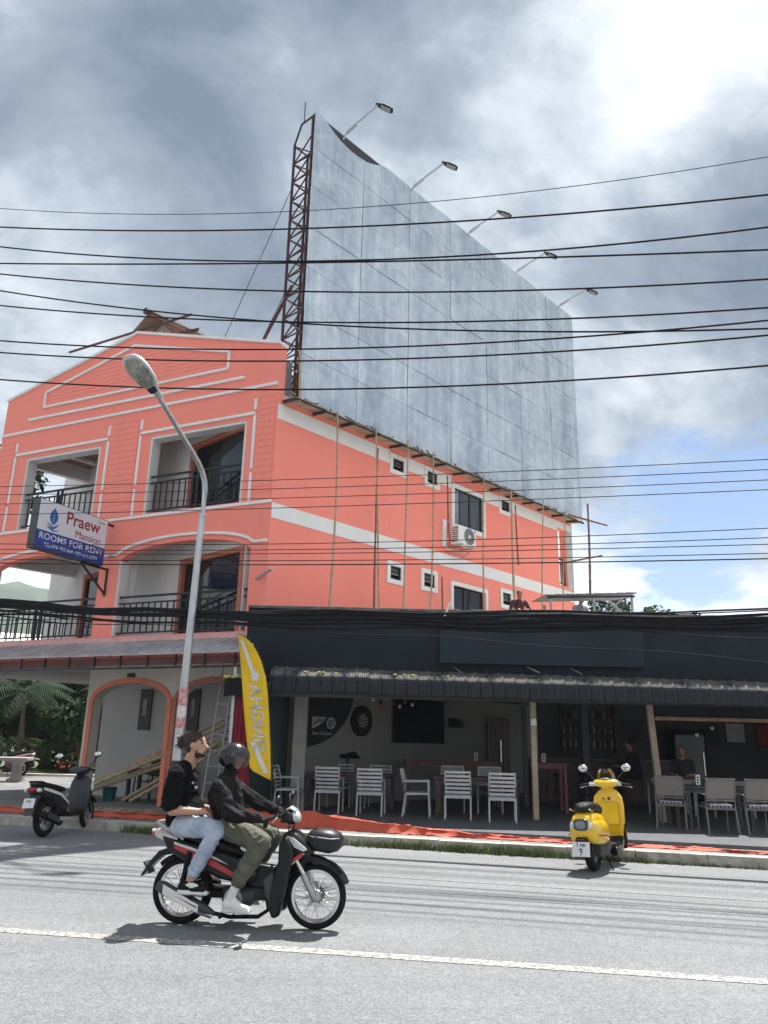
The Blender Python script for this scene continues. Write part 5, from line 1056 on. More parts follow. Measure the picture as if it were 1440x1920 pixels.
for s_ in (-1, 1):
    P += [('e', (.0, s_*.077, 1.575), (.02, .014, .03), 0), ('c', (-.095, s_*.19, 1.3), (-.105, s_*.245, 1.06), .085, .088, 2), ('c', (-.105, s_*.245, 1.08), (-.085, s_*.25, 1.0), .07, .052, 0), ('c', (-.085, s_*.25, .995), (.13, s_*.17, .985), .05, .031, 0),
          ('c', (-.03, s_*.1, .855), (.34, s_*.19, .835), .105, .078, 3), ('c', (.34, s_*.19, .83), (.15, s_*.185, .47), .078, .06, 3), ('c', (.15, s_*.185, .46), (.125, s_*.185, .38), .042, .038, 0),
          ('c', (.06, s_*.185, .345), (.15, s_*.185, .36), .048, .05, 4), ('c', (.15, s_*.185, .345), (.27, s_*.185, .325), .05, .04, 4)]
    for dy in (-.025, 0, .025): P.append(('c', (.035, s_*.185+dy, .297), (.285, s_*.185+dy, .297), .022, .022, 5))
    hand(P, (.14, s_*.165, .985), (1, -s_*.12, .0), -s_, 0, .35)
PT = [((.09, s_*.045, 1.6), (.02, .014, .008), 1) for s_ in (-1, 1)]+[((.085, s_*.05, 1.622), (.025, .022, .007), 1) for s_ in (-1, 1)]+[((.105, 0, 1.515), (.02, .03, .008), 1), ((.075, -.1, 1.235), (.045, .04, .022), 6), ((.09, -.06, 1.19), (.04, .05, .022), 6), ((.16, -.235, .365), (.06, .03, .02), 5), ((.16, .235, .365), (.06, .03, .02), 5)]
pillion = person('pillion passenger in a black t-shirt and pale jeans with hair in a bun', P, [M_SKIN, M_HAIR, M_TEE, M_JEAN, M_SHOEB, M_SOLE, mat('shirt_print', (.6, .6, .6), .8, var=.1)], MLOC, MRZ, .0105, PT, wrinkle={2: .011, 3: .008})
# rider: 0 skin 1 jacket 2 olive 3 sock 4 white shoe 5 glove 6 dark
Q = [('e', (.41, 0, .865), (.155, .17, .115), 2), ('c', (.4, 0, .93), (.335, 0, 1.12), .15, .16, 1), ('e', (.33, 0, 1.11), (.145, .195, .17), 1), ('e', (.31, 0, 1.16), (.12, .17, .12), 1), ('c', (.335, -.16, 1.215), (.335, .16, 1.215), .085, .085, 1), ('c', (.34, -.05, 1.25), (.34, .05, 1.25), .08, .08, 1), ('c', (.35, 0, 1.27), (.385, 0, 1.39), .07, .062, 6), ('e', (.4, 0, 1.465), (.095, .075, .11), 0), ('c', (.49, 0, 1.46), (.505, 0, 1.445), .012, .015, 0), ('e', (.43, -.15, .865), (.08, .05, .06), 6)]
for s_ in (-1, 1):
    el = (.475, -.275, .975) if s_ < 0 else (.6, .28, 1.035); wr = (.745, -.3, .955) if s_ < 0 else (.76, .31, .98)
    Q += [('c', (.335, s_*.195, 1.195), el, .086, .07, 1), ('c', el, wr, .068, .043, 1),
          ('c', (.43, s_*.1, .845), (.77, s_*.2, .74), .115, .088, 2), ('c', (.77, s_*.2, .735), (.6, s_*.2, .44), .088, .074, 2), ('c', (.6, s_*.2, .44), (.575, s_*.2, .405), .074, .06, 2), ('c', (.58, s_*.2, .42), (.51, s_*.2, .26), .044, .042, 3), ('c', (.49, s_*.2, .215), (.56, s_*.2, .215), .05, .05, 4), ('c', (.56, s_*.2, .2), (.67, s_*.2, .178), .05, .036, 4)]
    for dy in (-.022, 0, .022): Q.append(('c', (.455, s_*.2+dy, .163), (.69, s_*.2+dy, .16), .018, .018, 4))
    hand(Q, wr, (.8, s_*.35, -.05), -s_, 5, .62)
rider = person('motorcycle rider in a dark jacket, olive trousers and a black open face helmet', Q, [M_SKIN, M_JACK, M_OLIVE, M_SOCK, M_SOLE, M_GLOVE, M_MATTE], MLOC, MRZ, .0105, [((.49, s_*.035, 1.485), (.02, .014, .008), 6) for s_ in (-1, 1)], wrinkle={1: .011, 2: .011})
def patch(c, r, keep, nu=40, nv=26, th=.0):
    vs = []; fs = []; c = Vector(c)
    for i in range(nv+1):
        ph = math.pi*i/nv
        for j in range(nu): t = 2*math.pi*j/nu; vs.append(Vector((r[0]*math.sin(ph)*math.cos(t), r[1]*math.sin(ph)*math.sin(t), -r[2]*math.cos(ph))))
    for i in range(nv):
        for j in range(nu):
            f_ = (i*nu+j, i*nu+(j+1) % nu, (i+1)*nu+(j+1) % nu, (i+1)*nu+j); m_ = sum((vs[k] for k in f_), Vector())/4
            if keep(m_): fs.append(f_)
    return MB().add([v+c for v in vs], fs)
hc = (.395, 0, 1.478)
def clean(o):
    bm = bmesh.new(); bm.from_mesh(o.data); bmesh.ops.delete(bm, geom=[v for v in bm.verts if not v.link_faces], context='VERTS'); bm.to_mesh(o.data); bm.free(); return o
hl = clean(patch(hc, (.152, .128, .135), lambda p: not (p.x > .035 and -.125 < p.z < .018) and p.z > -.112).build('helmet', mat('helmet_black', (.006, .008, .01), .22, var=.3, scale=9, coat=.3), rider, smooth=60))
sl = hl.modifiers.new('thick', 'SOLIDIFY'); sl.thickness = .018; sl.offset = -1
vz = clean(patch(hc, (.16, .134, .142), lambda p: p.x > .02 and -.098 < p.z < .03).build('visor', mat('smoky_visor', (.06, .065, .07), .06, var=.15, alpha=.5), hl, smooth=60))
for s_ in (-1, 1): MB().lathe([(.02, 0), (.018, .01)], 14, T(.42, s_*.128, 1.49) @ Matrix.Rotation(R(-90*s_), 4, 'X')).build('visor_pivot', M_GREYP, hl, smooth=40)
q = MB(); q.tube([(.40, -.085, 1.38), (.43, -.06, 1.335), (.44, 0, 1.325), (.43, .06, 1.335), (.40, .085, 1.38)], .008, 6); q.build('chin_strap', M_MATTE, hl)
# people in the bar and on its roof
def seated(label, loc, rz, shirt, trousers=M_SHOEB, hair=M_HAIR, lean=.08, bun=False):
    p = [('e', (0, 0, .52), (.15, .18, .11), 2), ('c', (0, 0, .58), (lean, 0, .92), .15, .155, 1), ('c', (lean, -.17, 1.0), (lean, .17, 1.0), .075, .075, 1), ('e', (lean, 0, .9), (.13, .19, .16), 1), ('c', (lean+.02, 0, 1.03), (lean+.05, 0, 1.15), .055, .052, 0), ('e', (lean+.06, 0, 1.235), (.095, .075, .115), 0), ('e', (lean+.1, 0, 1.18), (.05, .05, .06), 0), ('c', (lean+.15, 0, 1.235), (lean+.165, 0, 1.21), .012, .015, 0), ('e', (lean+.035, 0, 1.275), (.1, .082, .085), 3)]
    if bun: p.append(('e', (lean-.03, 0, 1.36), .05, 3))
    for s_ in (-1, 1):
        p += [('c', (lean, s_*.2, .99), (lean+.1, s_*.25, .72), .065, .055, 1), ('c', (lean+.1, s_*.25, .72), (lean+.36, s_*.14, .72), .048, .033, 0), ('c', (.02, s_*.1, .52), (.42, s_*.13, .52), .09, .065, 2), ('c', (.42, s_*.13, .52), (.4, s_*.13, .1), .06, .045, 2), ('c', (.38, s_*.13, .05), (.54, s_*.13, .04), .045, .035, 3)]
        hand(p, (lean+.36, s_*.14, .725), (1, -s_*.3, 0), -s_, 0, .3)
    return person(label, p, [M_SKIN, shirt, trousers, hair], loc, rz, .016, [((lean+.145, s_*.033, 1.255), (.02, .013, .009), 3) for s_ in (-1, 1)]+[((lean+.14, 0, 1.165), (.03, .025, .008), 3)])
seated('man with cropped hair in a dark shirt seated at a table in the bar', (7.15, 18.95, .3), R(-115), mat('navy_shirt', (.03, .035, .05), .8, var=.3), hair=mat('grey_hair', (.14, .11, .1), .7, var=.3))
seated('person in black with a topknot seated at the counter in the dark bar', (6.45, 20.2, .42), R(160), mat('black_top', (.015, .016, .02), .8, var=.3), bun=True)
def stander(label, loc, rz, shirt, crouch=0.0, hat=False):
    h = -crouch
    p = [('e', (0, 0, .95+h), (.12, .17, .12), 2), ('c', (0, 0, 1.0+h), (.03+crouch*.4, 0, 1.35+h), .135, .15, 1), ('c', (.03+crouch*.4, -.17, 1.42+h), (.03+crouch*.4, .17, 1.42+h), .072, .072, 1), ('c', (.05+crouch*.4, 0, 1.45+h), (.07+crouch*.4, 0, 1.55+h), .055, .05, 0), ('e', (.08+crouch*.45, 0, 1.64+h), (.095, .075, .115), 0), ('e', (.06+crouch*.45, 0, 1.68+h), (.1, .082, .085), 3)]
    kx = crouch*.75
    for s_ in (-1, 1):
        p += [('c', (.03+crouch*.4, s_*.2, 1.4+h), (.08+crouch*.5, s_*.3, 1.14+h), .062, .052, 1), ('c', (.08+crouch*.5, s_*.3, 1.14+h), (.28+crouch*.5, s_*.15, 1.16+h), .046, .032, 0), ('c', (0, s_*.09, .92+h), (.03+kx, s_*.12, .5+h*.15), .088, .06, 2), ('c', (.03+kx, s_*.12, .5+h*.15), (0, s_*.12, .1), .058, .045, 2), ('c', (-.02, s_*.12, .045), (.15, s_*.12, .04), .045, .035, 3)]
        hand(p, (.28+crouch*.5, s_*.15, 1.16+h), (1, -s_*.4, 0), -s_, 0, .4)
    return person(label, p, [mat('tanned_skin', (.25, .13, .085), .5, var=.1), shirt, M_SHOEB, M_HAIR], loc, rz, .018)
stander('worker in a maroon shirt standing on the bar roof behind a bamboo pole', (3.88, 21.8, 4.3), R(-80), mat('maroon_shirt', (.06, .014, .018), .8, var=.25), crouch=.24)
stander('worker crouching on the bar roof under the tin shelter', (5.25, 20.9, 4.3), R(-60), mat('grey_work_shirt', (.17, .16, .18), .8, var=.25), crouch=.52)

# swept-back hair of the passenger
q = MB(); rg = random.Random(2)
for k in range(300):
    th = rg.uniform(-1.35, 1.35); ph0 = rg.uniform(.15, .75); st = Vector((.08*math.cos(th)*math.cos(ph0)-.005, .082*math.sin(th), 1.62+.085*math.sin(ph0)*rg.uniform(.75, 1)))
    pts = []; en = Vector((-.115+rg.gauss(0, .015), rg.gauss(0, .02), 1.615+rg.gauss(0, .02)))
    for i in range(6):
        u = i/5; p = st.lerp(en, u); c = Vector((-.025, 0, 1.605)); d = p-c; r_ = math.sqrt((d.x/.112)**2+(d.y/.09)**2+(d.z/.1)**2)
        if r_ < 1.02 and u < .9: p = c+d*(1.02+rg.random()*.03)/max(r_, .2)
        pts.append(p)
    q.tube(pts, [.0032, .003, .003, .003, .0028, .002], 3, cap=False)
for k in range(90):
    a = rg.random()*6.28; b = rg.uniform(-1, 1); c = Vector((-.14, 0, 1.612)); p0 = c+Vector((.045*math.cos(a)*b, .045*math.sin(a), .05*b)); q.tube([p0, c+(p0-c)*1.25+Vector((rg.gauss(0, .012), rg.gauss(0, .01), rg.gauss(0, .012))), c+(p0-c)*.9+Vector((rg.gauss(0, .03), rg.gauss(0, .02), rg.gauss(0, .03)))], [.004, .003, .0015], 3, cap=False)
stuff(q.build('hair', mat('hair_strands', (.035, .02, .013), .4, var=.5, scale=30), pillion, weld=False))
# ================================================================== FURNITURE
M_CHW = mat('white_chair_metal', (.5, .52, .54), .45, var=.08, scale=5); M_CHG = mat('taupe_chair_frame', (.16, .15, .15), .55, var=.15, scale=5)
M_SLING = mat('sling_fabric', (.24, .215, .2), .85, var=.12, scale=30); M_TAB = mat('brown_table', (.09, .06, .06), .55, var=.25, scale=5)
def slat_chair(label, loc, rz, fm=M_CHW, group='white slatted armchairs'):
    c = thing('armchair', label, 'chair', loc, rz, group)   # faces +x
    for s_ in (-1, 1):
        MB().tube([(.24, s_*.25, 0), (.22, s_*.25, .45), (.21, s_*.25, .66)], .016, 8).build('front_leg', fm, c, smooth=40)
        MB().tube([(-.3, s_*.25, 0), (-.24, s_*.25, .43), (-.27, s_*.25, .66), (-.34, s_*.24, .9)], .017, 8).build('rear_leg', fm, c, smooth=40)
        MB().beam((-.28, s_*.25, .66), (.23, s_*.25, .67), .04, .022).build('armrest', fm, c, bevel=.006)
        MB().beam((-.24, s_*.25, .42), (.22, s_*.25, .44), .028, .03).build('seat_rail', fm, c)
    for k in range(6):
        z = .5+k*.075; x = -.247-.0*k-(.093*(z-.45)/.45 if z > .6 else .03*(z-.45)); MB().beam((x-.02, -.24, z), (x-.035, 0, z), .014, .042).build('slat', fm, c); 
        MB().beam((x-.035, 0, z), (x-.02, .24, z), .014, .042).build('slat', fm, c)
    for k in range(6): MB().beam((-.2+k*.08, -.24, .445), (-.2+k*.08, .24, .445), .066, .014).build('seat_slat', fm, c)
    MB().beam((-.245, -.25, .41), (-.245, .25, .41), .02, .05).build('rear_rail', fm, c); MB().beam((.22, -.25, .41), (.22, .25, .41), .02, .05).build('front_rail', fm, c)
    return c
def sling_chair(label, loc, rz, group, cushion=True, fm=M_CHG, sm=M_SLING):
    c = thing('armchair', label, 'chair', loc, rz, group)
    for s_ in (-1, 1):
        MB().tube([(.25, s_*.26, 0), (.22, s_*.26, .45), (.21, s_*.26, .64)], .016, 8).build('front_leg', fm, c, smooth=40); MB().tube([(-.32, s_*.26, 0), (-.24, s_*.25, .44), (-.27, s_*.25, .66), (-.34, s_*.24, .92)], .018, 8).build('rear_leg', fm, c, smooth=40)
        MB().beam((-.28, s_*.26, .645), (.23, s_*.26, .655), .045, .02).build('armrest', fm, c, bevel=.005)
    MB().hexa([(-.265, -.235, .58), (-.265, .235, .58), (-.255, .235, .58), (-.255, -.235, .58), (-.345, -.23, .9), (-.345, .23, .9), (-.335, .23, .9), (-.335, -.23, .9)]).build('back_sling', sm, c)
    MB().beam((-.345, -.24, .915), (-.345, .24, .915), .025, .03).build('top_rail', fm, c); MB().beam((-.25, -.25, .55), (-.25, .25, .55), .02, .025).build('lower_rail', fm, c); MB().bx(-.24, .22, -.245, .245, .42, .435).build('seat_sling', sm, c)
    MB().beam((-.245, -.25, .41), (-.245, .25, .41), .022, .03).build('rear_rail', fm, c)
    if cushion:
        cu = MB().loft([(-.25, 0, .46, .2, .02, 0, 4), (-.2, 0, .465, .23, .035, 0, 4), (.15, 0, .465, .23, .035, 0, 4), (.2, 0, .46, .2, .02, 0, 4)], 18).build('cushion', mat('purple_cushion', (.07, .055, .1), .85, var=.25, scale=12), c, smooth=50)
        MB().bx(-.262, -.256, -.2, .2, .47, .485).build('cushion_piping', M_CHW, cu)
        for k in range(6): MB().sphere((-.252, -.17+k*.068, .448), (.008, .018, .012), 8, 6).build('cushion_motif', M_CHW, cu)
    return c
def table(label, loc, rz, L_, W_, h=.75, m=M_TAB, group=None, legs=.07):
    t = thing('table', label, 'table', loc, rz, group)
    for k in range(5): MB().bx(-L_/2, L_/2, -W_/2+k*W_/5+.004, -W_/2+(k+1)*W_/5-.004, h-.035, h).build('top_plank', m, t)
    for sx in (-1, 1):
        for sy in (-1, 1): MB().bx(sx*(L_/2-.08)-legs/2, sx*(L_/2-.08)+legs/2, sy*(W_/2-.07)-legs/2, sy*(W_/2-.07)+legs/2, 0, h-.036).build('leg', m, t)
    for sy in (-1, 1): MB().bx(-L_/2+.12, L_/2-.12, sy*(W_/2-.07)-.02, sy*(W_/2-.07)+.02, h-.12, h-.037).build('apron', m, t)
    return t
Z0 = .2
table('long brown table nearest the wall mural with white chairs around it', (-.58, 17.55, Z0), R(-12), 1.85, .85, group='long brown tables on the bar terrace')
table('long brown table in front of the wall screen with white chairs around it', (2.08, 16.95, Z0), R(-12), 1.75, .85, group='long brown tables on the bar terrace')
BK = R(83)
slat_chair('white slatted armchair seen from the side, left end of the mural table', (-1.82, 16.95, Z0), R(-6))
slat_chair('white slatted armchair seen from behind, left one at the mural table', (-1.0, 16.95, Z0), BK)
slat_chair('white slatted armchair seen from behind, right one at the mural table', (-.13, 16.6, Z0), BK)
slat_chair('white slatted armchair seen from the side, left of the second long table', (.82, 16.55, Z0), R(-6))
slat_chair('white slatted armchair seen from behind, left one at the second long table', (1.6, 16.25, Z0), BK)
slat_chair('white slatted armchair seen from behind, right one at the second long table', (2.42, 15.9, Z0), BK)
slat_chair('white armchair facing us, left one behind the mural table', (-.85, 18.35, Z0), R(-95)); slat_chair('white armchair facing us, right one behind the mural table', (.0, 18.2, Z0), R(-100))
for lb, x, y in (('left', 1.62, 17.75), ('right', 2.42, 17.6)): sling_chair(f'pale armchair facing us behind the second long table, {lb} one', (x, y, Z0), R(-97), 'pale armchairs behind the table', False, M_CHW, mat('grey_sling', (.3, .3, .3), .85, var=.1))
sling_chair('taupe armchair beside the leaning cream post at the right', (5.55, 15.35, Z0), R(60), 'taupe armchairs at the right')
sling_chair('taupe armchair with patterned purple cushion, left of the right edge pair', (6.1, 14.75, Z0), R(86), 'taupe armchairs at the right')
sling_chair('taupe armchair cut by the right edge of the photo', (6.8, 14.75, Z0), R(86), 'taupe armchairs at the right')
table('dark grey table between the taupe armchairs', (6.35, 15.7, Z0), R(-6), 1.5, .8, .74, mat('dark_grey_table', (.05, .055, .06), .5, var=.2))
M_LT = mat('pale_table_top', (.3, .29, .27), .5, var=.15)
for i, (x, y, lb) in enumerate(((6.55, 18.2, 'left one before the seated man'), (7.75, 18.0, 'right one by the photo edge'))):
    table(f'folding table with pale top deeper in the bar, {lb}', (x, y, Z0), R(-4), 1.0, .7, .75, M_LT, 'pale folding tables', .035)
def caddy(label, loc):
    c = thing('menu_stand', label, 'menu stand', loc, .2, 'menu stands on the tables'); MB().bx(-.05, .05, -.03, .03, 0, .015).build('base', M_MATTE, c); cd = MB().bx(-.045, .045, -.006, .006, .015, .2).build('card', M_PLATE, c)
    for k in range(3): MB().bx(-.03, .02, -.0075, -.006, .05+k*.045, .075+k*.045).build('card_print', M_MATTE, cd)
caddy('small white menu stand on the dark grey table', (6.15, 15.6, Z0+.74)); caddy('small white menu stand on the raised counter table', (3.75, 18.3, 1.23)); caddy('small white menu stand on the long back table', (2.35, 19.4, 1.2))
# high tables and stools
def stool(label, loc):
    s = thing('bar_stool', label, 'bar stool', loc, 0, 'bar stools'); MB().lathe([(.16, 0), (.175, .02), (.175, .05), (.15, .065)], 20, T(0, 0, .7)).build('seat', M_SEAT, s, smooth=40)
    for k in range(4): a = R(45+90*k); MB().tube([(.2*math.cos(a), .2*math.sin(a), 0), (.12*math.cos(a), .12*math.sin(a), .7)], .014, 6).build('leg', M_MATTE, s)
    MB().lathe([(.165, .28), (.18, .28), (.18, .295), (.165, .295)], 20, None, close=True).build('foot_ring', M_MATTE, s)
for i, x in enumerate((4.4, 5.0, 5.65, 6.9)): stool(f'dark bar stool at the counter, {NUM[i] if i else "leftmost"} from the left' if i else 'dark bar stool at the counter, leftmost', (x, 19.6, Z0))
table('long high table with a brown top before the back bar', (1.75, 19.3, Z0), R(4), 2.3, .6, 1.0, mat('mahogany', (.16, .05, .045), .4, var=.2))
table('small high table with red brown top behind the cream post', (3.85, 18.3, Z0), 0, .8, .6, 1.03, MATS['mahogany'])
CT = thing('bar_counter', 'long dark bar counter deep inside the bar', 'bar counter', (5.6, 20.9, Z0))
MB().bx(-1.7, 1.9, -.25, .25, 0, 1.05).build('front', mat('dark_counter', (.03, .03, .035), .5, var=.3), CT); MB().bx(-1.8, 2.0, -.35, .32, 1.055, 1.1).build('counter_top', mat('counter_top', (.06, .045, .045), .3, var=.2), CT)
for k in range(9): MB().bx(-1.68+k*.4, -1.32+k*.4, -.265, -.252, .1, .95).build('panel', M_TAB, CT)
SHF = thing('bottle_shelf', 'back bar shelf unit on the rear wall holding rows of bottles', 'shelf', (5.95, 22.75, 0))
for z in (1.55, 1.95, 2.35): MB().bx(-.75, .75, -.12, .14, z-.02, z).build('shelf_board', mat('shelf_wood', (.12, .1, .09), .6, var=.2), SHF)
for x in (-.76, .76): MB().bx(x-.02, x+.02, -.12, .14, 1.4, 2.7).build('upright', MATS['shelf_wood'], SHF)
bm1 = MB().lathe([(.001, 0), (.034, 0), (.036, .02), (.036, .16), (.014, .21), (.013, .27), (.015, .275), (.001, .275)], 12).mesh('bottle')
cols = [(.05, .1, .03), (.18, .08, .02), (.35, .36, .34), (.3, .04, .03), (.4, .3, .1)]
bms = []
for i, c in enumerate(cols): b_ = bm1.copy(); b_.materials.append(mat(f'bottle_glass_{"abcde"[i]}', c, .12, var=.15, coat=.4)); bms.append(b_)
WHB = {1.55: 'lower', 1.95: 'middle', 2.35: 'upper'}
for z in (1.55, 1.95, 2.35):
    for k in range(9):
        o = bpy.data.objects.new('bottle', bms[random.randrange(5)]); COL.objects.link(o); o.location = (5.27+k*.165+random.uniform(-.02, .02), 22.72, z+.001); s_ = random.uniform(.85, 1.1); o.scale = (s_, s_, s_)
        tag(o, f'bottle standing in the {WHB[z]} row of the back bar shelf', 'bottle', f'bottles in the {WHB[z]} shelf row')
for x, y, w_, lb in ((5.15, 20.0, .17, 'pale square pillar behind the yellow scooter'), (3.62, 19.9, .12, 'pale narrow pillar behind the cream post')):
    tag(MB().bx(x-w_/2, x+w_/2, y-w_/2, y+w_/2, Z0, 2.77).build('pillar', M_BACK, None, bevel=.008), lb, 'pillar')
GT = thing('slatted_gate', 'purple brown slatted gate in the wall at the back of the bar', 'gate', FA(9.0, .05, Z0), R(47.5))
for k in range(9): MB().bx(-.6+k*.13, -.52+k*.13, -.03, 0, .05, 2.15).build('slat', mat('purple_brown', (.14, .08, .1), .6, var=.2), GT)
MB().bx(-.62, .6, 0, .03, .3, .38).build('rail', M_TAB, GT); MB().bx(-.62, .6, 0, .03, 1.85, 1.93).build('rail', M_TAB, GT); MB().bx(.0, .03, -.05, -.032, .9, 1.5).build('handle', M_CHROME, GT)
DB = thing('dartboard', 'round dartboard in a black surround on the white bar wall', 'dartboard', FA(3.16, .02, 2.07), R(47.5) if False else 0, world=False)
DB.rotation_euler = (0, 0, math.atan2(FA.d.y, FA.d.x))
def ring(r0, r1, y, th, m, nm, par, n=40, a0=0, a1=360):
    q = MB(); k = max(2, int(n*(a1-a0)/360))
    for i in range(k):
        b0 = R(a0+(a1-a0)*i/k); b1 = R(a0+(a1-a0)*(i+1)/k); f = lambda r, b, yy: (r*math.cos(b), yy, r*math.sin(b))
        q.hexa([f(r0, b0, y), f(r1, b0, y), f(r1, b1, y), f(r0, b1, y), f(r0, b0, y-th), f(r1, b0, y-th), f(r1, b1, y-th), f(r0, b1, y-th)])
    return q.build(nm, m, par)
ring(0.001, .36, 0, .04, M_MATTE, 'surround', DB); ring(.001, .225, -.041, .03, M_NAVY, 'board', DB)
for k in range(20): ring(.03, .16, -.072, .004, mat('sisal_pale', (.45, .42, .34), .8) if k % 2 else M_NAVY, 'segment', DB, 40, k*18, k*18+18)
ring(.001, .02, -.073, .006, M_RED, 'bull', DB)
TV = thing('television', 'large dark flat screen hung on the white bar wall', 'television', FA(5.3, .05, 2.13)); TV.rotation_euler = (0, 0, math.atan2(FA.d.y, FA.d.x))
MB().bx(-1.02, 1.02, -.06, 0, -.55, .55).build('housing', M_MATTE, TV, bevel=.012); MB().bx(-.99, .99, -.064, -.061, -.52, .52).build('screen', mat('screen_glass', (.006, .008, .014), .1, var=.2), TV); MB().bx(-.3, .3, .0, .04, -.2, .2).build('wall_mount', M_MATTE, TV)
ML = thing('lectern', 'black menu lectern standing before the white bar wall', 'lectern', (-.72, 18.9, Z0), R(-60)); MB().tube([(0, 0, 0), (0, 0, 1.05)], .02, 8).build('stem', M_MATTE, ML); MB().lathe([(.2, 0), (.19, .02), (.03, .03)], 20).build('base', M_MATTE, ML); MB().box((0, 0, 1.1), (.32, .5, .03), M=Matrix.Rotation(R(28), 3, 'Y')).build('tray', M_MATTE, ML)
PICS = [('framed dark poster high on the rear bar wall, leftmost', 7.2, 2.05, .5, .65, M_NAVY), ('pale framed print on the rear bar wall beside the fridge', 7.75, 2.0, .45, .6, M_BACK), ('green jersey pinned on the rear bar wall', 9.5, 2.0, .6, .6, mat('jersey_green', (.03, .1, .05), .8)), ('white jersey pinned on the rear bar wall', 10.25, 2.05, .6, .6, M_PLATE), ('red framed mirror on the rear bar wall at the far right', 11.1, 2.0, .5, .7, M_RED)]
for lb, x, z, w_, h_, m_ in PICS:
    f_ = thing('wall_picture', lb, 'picture', (x, 22.97, z), 0, 'pictures on the rear bar wall'); MB().bx(-w_/2, w_/2, -.02, 0, -h_/2, h_/2).build('frame', M_TAB, f_); MB().bx(-w_/2+.04, w_/2-.04, -.026, -.021, -h_/2+.04, h_/2-.04).build('print', m_, f_)
for i, (x, y, z, m_, lb) in enumerate(((6.45, 18.15, .95, M_PLATE, 'white plate on the left pale folding table'), (6.8, 18.3, .95, M_PLATE, 'folded white napkin plate before the seated man'), (7.7, 18.0, .95, M_PLATE, 'white plate on the right pale folding table'))):
    tag(MB().lathe([(.001, 0), (.07, 0), (.12, .018), (.118, .024), (.065, .008), (.001, .008)], 20, T(x, y, z+.001)).build('plate', m_, None, smooth=40), lb, 'plate', 'plates on the folding tables')
# small clutter hanging from the bar ceiling
DC = thing('hanging_bunting', 'small red and white trinkets hanging under the awning by the dartboard', 'bunting', FA(3.6, .5, 2.7), world=True)
for k in range(12): a_ = FA(2.9+k*.16, .4+.1*(k % 3), 2.77); MB().tube([a_, a_-Vector((0, 0, .1+.06*(k % 4)))], .004, 4).build('string', M_MATTE, DC); MB().box(a_-Vector((0, 0, .15+.06*(k % 4))), (.07, .02, .08)).build('trinket', (M_RED, M_PLATE, M_MATTE)[k % 3], DC)
WB = thing('wall_shelf', 'small wall shelf with dark boxes right of the screen', 'shelf', FA(6.8, .1, 2.0), world=True)
frect(MB(), FA, 6.55, 7.1, 2.0, 2.03, .01, .25).build('board', M_TAB, WB); frect(MB(), FA, 6.6, 6.85, 2.031, 2.25, .03, .2).build('box', M_MATTE, WB); frect(MB(), FA, 6.88, 7.05, 2.031, 2.2, .05, .2).build('box', M_GREYP, WB)
FZ = thing('drinks_fridge', 'dark drinks fridge against the rear bar wall at the right', 'fridge', (8.6, 22.5, Z0)); MB().bx(-.45, .45, -.35, .35, 0, 1.9).build('cabinet', M_MATTE, FZ, bevel=.02); MB().bx(-.4, .4, -.36, -.351, .25, 1.75).build('glass_door', M_GLASS2, FZ); MB().beam((.34, -.38, .7), (.34, -.38, 1.3), .02, .02, (0, 1, 0)).build('handle', M_CHROME, FZ)
for x, z in ((7.35, 2.05), (7.0, 1.9)):
    lb = thing('pendant_lamp', 'small glass pendant lamp hanging in the right part of the bar' if x > 7.2 else 'second glass pendant lamp hanging in the right part of the bar', 'lamp', (x, 17.6, z)); MB().tube([(0, 0, .08), (0, 0, 2.77-z)], .004, 4).build('cord', M_MATTE, lb); MB().sphere((0, 0, 0), .045, 12, 8).build('bulb', M_CLEAR, lb, smooth=60)
# arcade furniture and clutter
for i, (t, o) in enumerate(((2.95, -1.2), (3.75, -1.2), (1.3, -1.2))): 
    p = FB(t, o, .142); sling_chair(f'dark chair inside the arcade, {["between the arches", "left under the wall panel", "behind the ladder"][i]}', (p.x, p.y, p.z), R(-115), 'dark chairs inside the arcade', False, M_MATTE, M_NAVY)
p = FB(3.3, -.75, .142); table('low dark table inside the left arch', (p.x, p.y, p.z), R(155), 1.2, .5, .74, mat('arcade_table', (.05, .045, .04), .5, var=.2))
p = FB(4.35, -.55, .142); BK_ = thing('bucket', 'teal plastic bucket just inside the left arch', 'bucket', (p.x, p.y, p.z)); MB().lathe([(.001, 0), (.13, 0), (.17, .3), (.16, .3), (.12, .02), (.001, .02)], 20).build('tub', mat('teal_plastic', (.01, .12, .12), .4, var=.15), BK_, smooth=40); MB().tube([(-.165, 0, .29), (-.1, .02, .4), (.1, .02, .4), (.165, 0, .29)], .006, 6).build('handle', M_STEEL, BK_)
# bamboo bundle leaning by the arcade
for i in range(7):
    u = i/6; a_ = Vector((-7.4+.35*u+.12*(i % 2), 19.3-.25*(i % 3), .19+.03*(i % 2))); b_ = Vector((-3.25+.25*u, 17.75-.2*(i % 3), 2.12-.14*i))
    if i > 4: a_ = Vector((-5.85+.22*(i-5), 18.9-.2*(i-5), .19)); b_ = Vector((-3.35+.1*(i-5), 17.5, 1.6-.1*(i-5)))
    bamboo(a_, b_, .04, M_BAMB, f'bamboo pole of the leaning bundle by the arches, {["uppermost", "second from top", "third from top", "fourth from top", "fifth from top", "steeper one of the lower pair", "front one of the lower pair"][i]}', 'bamboo poles leaning by the arches')
TR = thing('trestle', 'dark metal trestle propping up the leaning bamboo poles', 'trestle', (-4.5, 18.0, .142), R(20))
for s_ in (-1, 1): MB().beam((-.25, s_*.2, 0), (0, s_*.2, .85), .03, .03).build('leg', M_MATTE, TR); MB().beam((.25, s_*.2, 0), (0, s_*.2, .85), .03, .03).build('leg', M_MATTE, TR)
MB().beam((0, -.3, .86), (0, .3, .86), .04, .04).build('bar', M_MATTE, TR)
